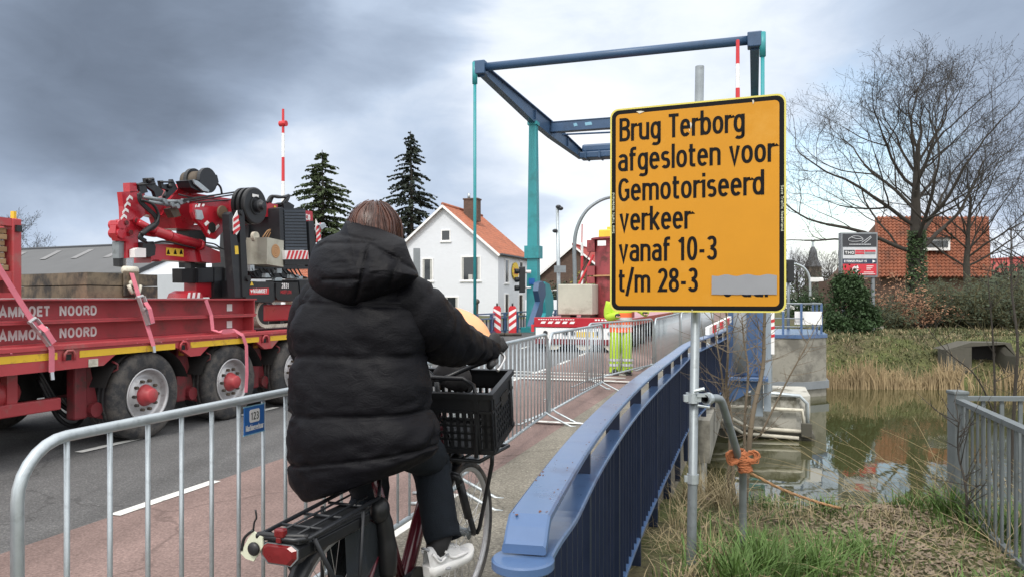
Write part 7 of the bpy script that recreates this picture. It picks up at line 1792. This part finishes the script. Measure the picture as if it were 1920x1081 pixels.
# ------------------------------------------------------------------ trees
def bare_tree(name, label, base, height, spread, trunk_r, seed, fork=.35, ivy=False, bark='bark', depth=6, lean=(0,0), tw=1.0, buds=True, group=None, dens=1.0, limb=1.0):
    rnd = random.Random(seed); th = thing(name, label, 'tree', base, group=group); mt, mc = MB(), MB(); mt.smooth = mc.smooth = True; tips = []
    def branch(p, d, length, r, lev):
        n = 5 if lev < 3 else 4; pts = [p]; dd = d.copy(); seg = length/n
        for i in range(n):
            w = Vector((rnd.gauss(0,1), rnd.gauss(0,1), rnd.gauss(0,.7)))*(.10+.035*lev); up = Vector((0,0,.10 if lev > 1 else .05))
            dd = (dd+w*.9+up*(.7 if lev < 3 else .6)).normalized(); pts.append(pts[-1]+dd*seg)
        r1 = r*.62; rad = [r+(r1-r)*i/n for i in range(n+1)]
        (mt if lev == 0 else mc).tube(pts, rad, 9 if lev == 0 else 7 if lev == 1 else 5 if lev == 2 else 3, cap=False)
        if lev >= depth:
            tips.append((pts[-1], dd)); return
        kids_ = 3
        for k in range(kids_):
            f = (1.0 if k == 0 else rnd.uniform(.82, 1.0) if lev == 0 else rnd.uniform(.35, 1.0)); i = min(n, int(f*n)); q = pts[i]
            az = 2*math.pi*(k/kids_)+rnd.uniform(-.5, .5); u = dd.orthogonal().normalized(); v = dd.cross(u)
            if lev == 0: ang = R(rnd.uniform(22, 58))*spread; 
            else: ang = R(rnd.uniform(24, 56)) if k else R(rnd.uniform(4, 18))
            nd = (dd*math.cos(ang)+(u*math.cos(az)+v*math.sin(az))*math.sin(ang)).normalized()
            branch(q, nd, length*rnd.uniform(.60, .84)*(limb if lev == 0 else 1)*(.95), max(.006*tw, rad[i]*(rnd.uniform(.5,.68) if k else .82)), lev+1)
        if lev >= 2:
            for k in range(int(3*dens)):
                q = pts[rnd.randint(1, n)]; nd = (dd+Vector((rnd.gauss(0,.8), rnd.gauss(0,.8), rnd.gauss(.2,.6)))).normalized(); l2 = length*rnd.uniform(.25,.5)
                mc.tube([q, q+nd*l2*.5, q+nd*l2+Vector((0,0,l2*.15))], [.008*tw, .006*tw, .004*tw], 3, cap=False); tips.append((q+nd*l2, nd))
    h0 = height*fork; b0 = Vector(base); top = height*.72; spine = [b0-Vector((0,0,.3))]; d = Vector((lean[0], lean[1], 1)).normalized(); n = 14
    for i in range(n):
        spine.append(spine[-1]+d*(top+.3)/n); 
        if i > 3: d = (d+Vector((rnd.gauss(0,.09), rnd.gauss(0,.09), .1))).normalized()
    sr = [trunk_r*(1-.15*i/n if i/n < fork else max(.12, 1-.15*fork-1.05*(i/n-fork))) for i in range(n+1)]; cut = max(2, int(n*fork/.8)+1)
    mt.tube(spine[:cut+1], sr[:cut+1], 10, cap=False); mc.tube(spine[cut:], sr[cut:], 7, cap=False)
    nl = 15
    for k in range(nl):
        f = k/(nl-1); i = min(n, int(cut-1+f*(n-cut+1))); az = k*2.4+rnd.uniform(-.4,.4); ang = R((64-38*f)*spread+rnd.uniform(-8,8)); u = Vector((math.cos(az), math.sin(az)*.85, 0))
        branch(spine[i].lerp(spine[max(0,i-1)], rnd.random()*.6), (u*math.sin(ang)+Vector((0,0,math.cos(ang)))).normalized(), height*limb*(.34-.15*f)*rnd.uniform(.85,1.15), min(sr[i]*.6, trunk_r*(.33-.14*f)), 1)
    branch(spine[-1], d, height*.09, sr[-1]*.8, 2)
    if buds:
        for p, d in tips: mc.tube([p, p+d*.05*tw, p+d*.10*tw], [.005*tw, .012*tw, .003*tw], 3, cap=False)
    mt.build('trunk', bark, th); mc.build('crown', 'twig' if bark == 'bark' else bark, th)
    if ivy:
        m = MB()
        for i in range(3800):
            z = rnd.uniform(-.2, h0*.98); a = rnd.uniform(0, 6.28); rr = (trunk_r*1.05*(1-.3*z/h0))*rnd.uniform(.9, 1.65); p = Vector(base)+Vector((lean[0]*z+math.cos(a)*rr, lean[1]*z+math.sin(a)*rr, z)); s = rnd.uniform(.05,.11); u = Vector((rnd.gauss(0,1), rnd.gauss(0,1), rnd.gauss(0,1))).normalized(); v = u.orthogonal().normalized()
            m.poly([p-u*s*.6, p-v*s*.5, p+u*s*.8, p+v*s*.5])
        m.build('ivy', 'ivy', th)
    return th
def conifer(name, label, base, height, width, mat_, seed, dens=1.0, droop=.35, gap=.0):
    rnd = random.Random(seed); th = thing(name, label, 'tree', base); b = Vector(base); m = MB(); m.smooth = True
    m.tube([b, b+Vector((.1,0,height*.5)), b+Vector((0,0,height))], [height*.018, height*.011, .03], 8); 
    f = MB(); z = height*.10
    while z < height*.985:
        fr = 1-z/height; ln0 = width*(fr**.72)*.5
        for k in range(rnd.randint(5, 8)):
            if rnd.random() < gap: continue
            a = rnd.uniform(0, 6.28); ln = ln0*rnd.choice((rnd.uniform(.3,.75), rnd.uniform(.7,1.2))); d = Vector((math.cos(a), math.sin(a), 0)); p0 = b+Vector((0,0,z+rnd.uniform(-.2,.2))); pts = []
            for i in range(6):
                t = i/5; pts.append(p0+d*(ln*t)+Vector((0,0, ln*(.12*t-droop*t*t+ .12*max(0,t-.6)))))
            m.tube(pts, [.05*fr+.02, .04*fr+.018, .03*fr+.014, .02, .014, .008], 4, cap=False)
            n = int((8+ln*16)*dens); sd = Vector((-d.y, d.x, 0))
            for i in range(n):
                t = rnd.uniform(.12, 1.0)**.8; j = min(4, int(t*5)); p = pts[j].lerp(pts[j+1], t*5-j); side = rnd.choice((-1,1)); l = rnd.uniform(.25,.62)*(1.15-.6*t)*(.5+.5*ln/(width*.5))*1.25
                u = (d*rnd.uniform(.3,.9)+sd*side*rnd.uniform(.3,1)+Vector((0,0,-rnd.uniform(.0,1.3)))).normalized(); w = u.cross(Vector((rnd.gauss(0,.5), rnd.gauss(0,.5), 1))).normalized()*rnd.uniform(.07,.15)
                f.poly([p-w*.4, p+u*l*.5-w, p+u*l, p+u*l*.5+w])
        z += height*.0165*rnd.uniform(.7,1.3)
    m.build('trunk', 'bark', th); f.build('crown', mat_, th); return th
def leaf_bush(name, label, base, rx, ry, h, mat_, seed, n=6000, s=.07, cat='shrub', clump=1.0, cone=.0, stems=True):
    """foliage in uneven clumps round the stems"""
    rnd = random.Random(seed); th = thing(name, label, cat, base); b = Vector(base); f = MB(); cl = []
    for i in range(70):
        z = rnd.uniform(.05, 1); k = (1-cone*z)*math.sqrt(max(.05, 1-(z*1.0-.25)**2*1.1)); a = rnd.uniform(0, 6.28); r = math.sqrt(rnd.uniform(.15, 1)); cl.append((Vector((math.cos(a)*rx*k*r, math.sin(a)*ry*k*r, z*h)), rnd.uniform(.16,.34)*clump*min(rx,h)))
    for i in range(n):
        c, r = rnd.choice(cl); p = b+c+Vector((rnd.gauss(0,1), rnd.gauss(0,1), rnd.gauss(0,1)))*r*.55
        if p.z < b.z: p.z = b.z+rnd.uniform(0,.2)
        q = s*rnd.uniform(.6,1.5); u = Vector((rnd.gauss(0,1), rnd.gauss(0,1), rnd.gauss(.5,1))).normalized(); v = u.orthogonal().normalized(); w = u.cross(v); a = rnd.uniform(0,3.14); v, w = v*math.cos(a)+w*math.sin(a), w*math.cos(a)-v*math.sin(a)
        f.poly([p-v*q, p-w*q*.45, p+v*q, p+w*q*.45])
    f.build('foliage', mat_, th)
    if stems:
        m = MB()
        for i in range(14):
            c, r = rnd.choice(cl); m.tube(catmull([b+Vector((rnd.uniform(-.2,.2)*rx, rnd.uniform(-.2,.2)*ry, -.1)), b+Vector((c.x*.5, c.y*.5, c.z*.5)), b+c], 4), [.04*max(.3,h*.3)]*4+[.028*max(.3,h*.3)]*3+[.012]*2, 4)
        m.build('stems', 'twig', th)
    return th
def twig_thicket(name, label, base, rx, ry, h, mat_, seed, n=260, r=.011, leafmat=None, nl=0, cat='shrub', ls=.05):
    rnd = random.Random(seed); th = thing(name, label, cat, base); b = Vector(base); m = MB(); f = MB()
    for i in range(n):
        p = b+Vector((rnd.uniform(-1,1)*rx, rnd.uniform(-1,1)*ry, -.1)); d = Vector((rnd.gauss(0,.45), rnd.gauss(0,.45), 1)).normalized(); L_ = h*rnd.uniform(.45,1.08); pts = [p]
        for k in range(6): d = (d+Vector((rnd.gauss(0,.22), rnd.gauss(0,.22), rnd.gauss(-.02,.12)))).normalized(); pts.append(pts[-1]+d*L_/6)
        m.tube(pts, [r*1.6, r*1.4, r*1.2, r, r*.8, r*.6, r*.4], 3, cap=False)
        for k in range(6):
            q = pts[rnd.randint(2, 6)]; e = Vector((rnd.gauss(0,1), rnd.gauss(0,1), rnd.gauss(.3,.7))).normalized(); l = L_*rnd.uniform(.12,.32); m.tube([q, q+e*l*.5+Vector((0,0,-.02*l)), q+e*l+Vector((0,0,.05*l))], [r*.7, r*.5, r*.3], 3, cap=False)
            if leafmat:
                for _ in range(max(0, int(nl))):
                    c = q+e*l*rnd.uniform(.1,1)+Vector((rnd.gauss(0,1), rnd.gauss(0,1), rnd.gauss(0,1)))*ls*1.5; u = Vector((rnd.gauss(0,1), rnd.gauss(0,1), rnd.gauss(0,1))).normalized(); v = u.orthogonal().normalized(); s = ls*rnd.uniform(.6,1.4); f.poly([c-u*s, c-v*s*.5, c+u*s, c+v*s*.5])
    m.build('stems', mat_, th)
    if leafmat: f.build('foliage', leafmat, th)
    return th
def trees():
    b = lambda px, Y, z=.25: Vector(((px-960)/FPX*Y, Y, z))
    bare_tree('bare_tree', 'big bare spreading tree with ivy round its trunk in front of the orange roof', b(1719, 34.0), 11.6, 1.0, .32, 21, fork=.38, ivy=True, depth=6, tw=.8, dens=.7)
    bare_tree('bare_tree', 'second smaller bare tree right of the ivy covered one, before the orange roof', b(1812, 37.0), 8.6, .95, .17, 9, fork=.42, depth=5, lean=(.02,0), tw=.8, dens=.7)
    bare_tree('bare_tree', 'bare tree cut off by the right edge of the photo', b(1945, 37.0), 7.2, 1.0, .13, 33, fork=.3, depth=4, tw=1.0)
    bare_tree('bare_tree', 'distant bare tree at the left edge behind the cargo frame', b(22, 62.0, 0), 7.6, 1.1, .16, 14, fork=.3, depth=5, tw=1.3)
    conifer('conifer', 'loose green conifer rising between the crane and the rider', b(604, 66, 0), 14.6, 13.5, 'needle', 3, 1.25, .34, .08)
    conifer('conifer', 'dark conifer with tiered drooping branches left of the white house', b(770, 72, 0), 17.6, 12.5, 'needle_dark', 5, 1.15, .40, .14)
    leaf_bush('thuja', 'dense dark green conical evergreen below the company sign', b(1594, 27.5, .25), 1.05, .8, 2.0, 'thuja', 6, 16000, .055, 'evergreen shrub', .9, .45)
    twig_thicket('beech_shrub', 'shrub holding dry brown leaves under the ivy covered tree', b(1690, 30.5, .3), 1.2, .7, 2.35, 'twig', 8, 100, .012, 'brown_leaf', 7, ls=.05)
    for i, (px, Y, rx, h, sd, lm, n, lab) in enumerate(((1650, 30.0, .9, 1.3, 5, 'hedge', 130, 'low dark shrub at the foot of the conical evergreen'), (1752, 31.5, 1.2, 2.0, 12, 'hedge', 190, 'olive thicket of bare twigs right of the brown leaved shrub'), (1812, 31.0, 1.2, 2.1, 15, 'hedge', 190, 'twiggy thicket under the second bare tree'), (1868, 30.0, 1.2, 2.2, 18, 'hedge', 190, 'tangled thicket above the culvert'), (1925, 29.5, 1.1, 2.4, 19, 'hedge', 170, 'thicket cut off by the right edge of the photo'))):
        twig_thicket('thicket', lab, b(px, Y, .3), rx, .8, h, 'twig_olive', sd, n, .012, lm, 4, ls=.055)
    # dim shrubbery behind, and the far wood (nobody could count it)
    rnd = random.Random(77); m = MB(); f = MB()
    for i in range(520):
        px = rnd.uniform(1480, 1980) if i < 300 else rnd.uniform(1640, 1980); Y = rnd.uniform(70, 120) if i < 300 else rnd.uniform(46, 52); p = b(px, Y, 0); h = rnd.uniform(2.5, 6.5) if i < 300 else rnd.uniform(2.0, 4.0)
        if px < 1570: h *= .8
        for k in range(34):
            c = p+Vector((rnd.gauss(0,.8), rnd.gauss(0,.8), h*rnd.uniform(.1,1))); u = Vector((rnd.gauss(0,1), rnd.gauss(0,1), rnd.gauss(0,1))).normalized(); v = u.orthogonal().normalized(); s = rnd.uniform(.12,.34); f.poly([c-u*s, c-v*s*.5, c+u*s, c+v*s*.5])
        d = Vector((rnd.gauss(0,.15), 0, 1)); m.tube([p, p+d*h*.6, p+d*h*1.15+Vector((rnd.gauss(0,.4),0,0))], [.09,.06,.02], 3)
    o = f.build('far_wood', 'hedge'); kind(o, 'stuff'); kind(m.build('far_wood_stems', 'twig'), 'stuff')
    for px, Y, h, sd, lab in ((1497, 75, 6.2, 41, 'hazy bare tree behind the far street lamp'), (1556, 70, 5.8, 43, 'bare tree between the church tower and the company sign'), (1512, 110, 8.5, 44, 'thin bare tree left of the church tower')):
        bare_tree('bare_tree', lab, b(px, Y, 0), h, 1.0, .14, sd, fork=.3, depth=4, tw=1.6, buds=False)
    leaf_bush('shrub', 'yellowish shrub in front of the brown brick house', b(1105, 58, 0), 1.6, 1, 3.8, 'autumn_yellow', 9, 2200, .12)
    leaf_bush('shrub', 'dark shrub beside the teal housing in front of the brown brick house', b(1042, 60, 0), 1.6, 1, 2.6, 'hedge', 10, 2000, .12)
    leaf_bush('shrub', 'green shrub behind the blank white board', b(1520, 40, .1), 1.3, .8, 1.5, 'thuja', 12, 2600, .07)
    m = MB(); m.box(P(1548, 622, 29.0), P(1650, 611, 29.3)); single(m.build('garden_wall', 'concrete'), 'low grey wall along the foot of the evergreen shrubs', 'wall')
    m = MB(); a = P(1012, 600, 52); m.box((a.x-1, a.y, 0), (a.x+3, a.y+.3, 1.4)); single(m.build('garden_wall', 'shed_white'), 'white low wall beside the teal housing, left of the concrete block', 'wall')
trees()

# ------------------------------------------------------------------ saplings, reeds, grass, litter
def saplings():
    rnd = random.Random(31)
    def sap(label, px0, py0, Y, top, r, seed, bends=(), mt='sapling_bark', tw=26):
        q = random.Random(seed); b = P(px0, py0, Y); th = thing('sapling', label, 'sapling', b, group='bare saplings at the bank'); m = MB(); m.smooth = True
        pts = catmull([b-Vector((0,0,.3))]+[P(x, y, Y+q.uniform(-.1,.1)) for x, y in bends]+[P(top[0], top[1], Y)], 6); n = len(pts); m.tube(pts, [r*(1-.72*i/n) for i in range(n)], 7)
        for i in range(n):                    # knots
            if i % 3 == 0: m.ell(pts[i], r*(1.12-.72*i/n)*1.15, r*(1.12-.72*i/n)*1.15, r*.5, 6, 4)
        m.build('stem', mt, th); m = MB()
        for i in range(tw):
            k = q.randint(int(n*.2), n-1); p = pts[k]; d = Vector((q.gauss(0,1), q.gauss(0,.6), abs(q.gauss(.6,.6)))).normalized(); l = q.uniform(.12,.6); e = [p]
            for j in range(5): d = (d+Vector((q.gauss(0,.16), q.gauss(0,.16), .07))).normalized(); e.append(e[-1]+d*l/5)
            m.tube(e, [.0042,.0036,.003,.0025,.002,.0013], 4, cap=False)
            for j in (1, 2, 3, 4): 
                u = Vector((q.gauss(0,1), q.gauss(0,1), q.gauss(.5,1))).normalized(); m.tube([e[j], e[j]+u*.025], [.0025,.001], 3, cap=False)
        m.build('twigs', mt, th)
    sap('thickest sapling, mottled grey bark, passing right of the bent pole', 1393, 930, 6.3, (1440, 470), .026, 1, [(1408, 800), (1430, 690), (1433, 610)], tw=30)
    sap('sapling directly left of the thick one, ending behind the sign corner', 1375, 925, 6.5, (1362, 590), .019, 2, [(1372, 800), (1362, 730), (1365, 660)])
    sap('slim sapling just right of the sign pole with upward twigs', 1360, 930, 6.6, (1333, 585), .015, 3, [(1368, 820), (1358, 740), (1350, 680)])
    sap('dark sapling leaning right towards the concrete pier', 1425, 765, 8.2, (1530, 610), .012, 4, [(1475, 715), (1505, 660)], tw=14)
    sap('straight pale sapling between the others beside the blue cabinet', 1398, 930, 7.0, (1391, 595), .016, 5, [(1396, 800), (1403, 700), (1395, 640)])
    sap('tall thin sapling at the right, in front of the culvert', 1868, 900, 9.5, (1852, 515), .020, 6, [(1866, 760), (1862, 640)], 'twig', 20)
    sap('taller sapling at the far right with long side shoots', 1892, 900, 9.0, (1896, 430), .024, 7, [(1903, 740), (1908, 640), (1897, 540)], 'twig', 34)
    sap('thin dead sapling climbing beside the grey fence post', 1812, 1000, 5.6, (1797, 790), .012, 8, [(1812, 925), (1797, 850)], 'twig', 24)
    sap('arching shoot leaning left over the water at the right', 1870, 745, 10, (1735, 610), .012, 9, [(1830, 705), (1778, 660)], 'twig', 8)
saplings()
def blades(name, mat_, spots, seed, k='stuff'):
    """grass: every blade a thin bent strip. spots: (t, s, n, radius, height, droop, width)"""
    rnd = random.Random(seed); m = MB()
    for t, s, n, rad, h, dr, wd in spots:
        for i in range(n):
            a = rnd.uniform(0, 6.28); r = rad*abs(rnd.gauss(0,.5)); tt, ss = t+math.cos(a)*r, s+math.sin(a)*r
            p = G(tt, ss, ground_z(tt, ss)-.01+(.05*mnoise.noise(Vector((tt*1.3, ss*1.3, 0))) if tt > -.5 else 0)); L_ = h*rnd.uniform(.4,1.15); az = a+rnd.gauss(0,1.1) if r > .02 else rnd.uniform(0,6.28); d = Vector((math.cos(az), math.sin(az), 0)); w = Vector((-d.y, d.x, 0))*wd*rnd.uniform(.6,1.3); lean = dr*rnd.uniform(.2,1.3)
            q = [p+d*(L_*lean*f*f)+Vector((0,0,L_*(f-.45*lean*f*f))) for f in (0,.4,.75,1)]
            m.add([q[0]-w, q[0]+w, q[1]-w*.9, q[1]+w*.9, q[2]-w*.6, q[2]+w*.6, q[3]], [(0,1,3,2),(2,3,5,4),(4,5,6)])
    o = m.build(name, mat_); o['kind'] = k; return o
def ground_cover():
    rnd = random.Random(51)
    # lush tufts: (px, py) traced to bank positions by road coordinates
    gr = []
    for (t, s, n, r, h) in ((.05,4.55,420,.34,.33),(-.1,4.2,260,.25,.30),(.35,4.9,320,.35,.30),(.62,5.3,170,.3,.22),(.0,5.2,160,.3,.22),(1.5,4.25,420,.40,.26),(1.85,4.6,420,.40,.28),(1.3,4.75,150,.3,.2),(2.1,5.1,300,.4,.26),(1.75,6.2,330,.38,.33),(1.45,6.6,280,.3,.3),(1.25,7.0,160,.35,.2),(2.3,4.0,300,.4,.24),(1.9,3.9,260,.4,.22),(.55,6.6,150,.4,.18),(.1,6.6,150,.35,.2)): gr.append((t, s, n, r, h, .75, .0045))
    for i in range(120): gr.append((rnd.uniform(-.5,3.2), rnd.uniform(3.6,8.4), 22, .22, rnd.uniform(.07,.17), .8, .0038))
    blades('grass', 'grass_green', gr, 1)
    dry = []
    for i in range(210): t = rnd.uniform(-.68,3.4); dry.append((t, rnd.uniform(3.4,8.7), 17, .25, rnd.uniform(.08,.28), 1.5, .0026))
    for i in range(34): dry.append((rnd.uniform(-.58,-.15), rnd.uniform(3.8,7.6), 22, .16, rnd.uniform(.2,.48), 1.0, .0026))
    for i in range(26): dry.append((rnd.uniform(1.3,2.9), rnd.uniform(5.5,8.0), 9, .2, rnd.uniform(.35,.75), .7, .0024))
    blades('dry_grass', 'grass_dry', dry, 2)
    m = MB()
    for i in range(5200):                     # dead leaves, thickest on the trodden path
        if rnd.random() < .7: t, s = rnd.gauss(.95,.30), rnd.uniform(3.6,7.4)
        else: t, s = rnd.uniform(-.5,3), rnd.uniform(3.6,8.2)
        p = G(t, s, ground_z(t, s)+.05*mnoise.noise(Vector((t*1.3, s*1.3, 0)))+.025*mnoise.noise(Vector((t*5, s*5, 3)))+.008+rnd.uniform(0,.012)); u = Vector((rnd.gauss(0,1), rnd.gauss(0,1), rnd.gauss(0,.35))).normalized(); v = u.cross(Vector((rnd.gauss(0,.3), rnd.gauss(0,.3), 1))).normalized(); q = rnd.uniform(.012,.030); up = Vector((0,0,q*.35))
        m.add([p-u*q+up*.5, p-v*q*.5, p+u*q+up, p+v*q*.5+up*.4], [(0,1,2),(0,2,3)])
    o = m.build('fallen_leaves', 'leaf_litter'); o['kind'] = 'stuff'
    m = MB()
    for i in range(240):                      # fallen twigs and straws
        t, s = rnd.uniform(-.5,3), rnd.uniform(3.6,8); p = G(t, s, ground_z(t, s)+.04+rnd.uniform(0,.04)); a = rnd.uniform(0,6.28); l = rnd.uniform(.1,.5); d = Vector((math.cos(a), math.sin(a), rnd.gauss(0,.25))); m.tube([p, p+d*l*.5+Vector((0,0,.02)), p+d*l], [.003,.0025,.0015], 3, cap=False)
    o = m.build('fallen_twigs', 'grass_dry'); o['kind'] = 'stuff'
    # far bank: rough grass above, bleached reeds at the water
    fb = []
    for i in range(1500):
        t = rnd.uniform(.8,16); s = far_edge(t)+rnd.uniform(-.2,6.5); fb.append((t, s, 12, .45, rnd.uniform(.07,.20), .9, .014))
    blades('bank_grass', 'grass_olive', fb, 5)
    fb = []
    for i in range(760):
        t = rnd.uniform(1.2,16); s = far_edge(t)+rnd.uniform(0,6.5); fb.append((t, s, 7, .5, rnd.uniform(.10,.26), 1.0, .011))
    blades('bank_dry_grass', 'grass_dry', fb, 6)
    rd = []; m = MB()
    for i in range(3900):
        t = rnd.uniform(1.6,15.5); s = far_edge(t)-1.6+abs(rnd.gauss(0,.5)); z0 = max(WATER-.03, ground_z(t, s)-.03)
        if 5.9 < t < 7.3 and rnd.random() < .93: continue
        p = G(t, s, z0); h = rnd.uniform(.35,1.0)*(.55+.75*max(0,min(1,.5+1.1*mnoise.noise(Vector((t*1.1, s*.7, 4))))))*(1 if rnd.random() < .75 else .5); a = rnd.uniform(0,6.28); d = Vector((math.cos(a), math.sin(a)*.5, 0)); ln = abs(rnd.gauss(.25,.3)); w = Vector((1,.1,0))*rnd.uniform(.008,.02)
        q = [p+d*(h*ln*f*f)+Vector((0,0,h*(f-.35*ln*f*f))) for f in (0,.35,.7,1)]
        if rnd.random() < .3: q[3] = q[2]+d*h*.35-Vector((0,0,h*rnd.uniform(.05,.4)))          # broken stalks
        m.add([q[0]-w, q[0]+w, q[1]-w, q[1]+w, q[2]-w*.7, q[2]+w*.7, q[3]], [(0,1,3,2),(2,3,5,4),(4,5,6)])
    o = m.build('reeds', 'reed'); o['kind'] = 'stuff'
    # long bleached stems leaning over the near water's edge
    m = MB()
    for i in range(60):
        t, s = rnd.uniform(.8,2.6), rnd.uniform(6.2,8.6); p = G(t, s, ground_z(t, s)); a = rnd.uniform(1.6,4.4); d = Vector((math.cos(a)*.7, math.sin(a)*.4, rnd.uniform(.4,1.1))).normalized(); l = rnd.uniform(.4,1.25); q = [p]
        for k in range(6): d = (d+Vector((0,0,-.09))).normalized(); q.append(q[-1]+d*l/6)
        m.tube(q, [.0035,.0033,.003,.0026,.0022,.0018,.001], 4, cap=False)
    o = m.build('dead_stems', 'grass_dry'); o['kind'] = 'stuff'
ground_cover()
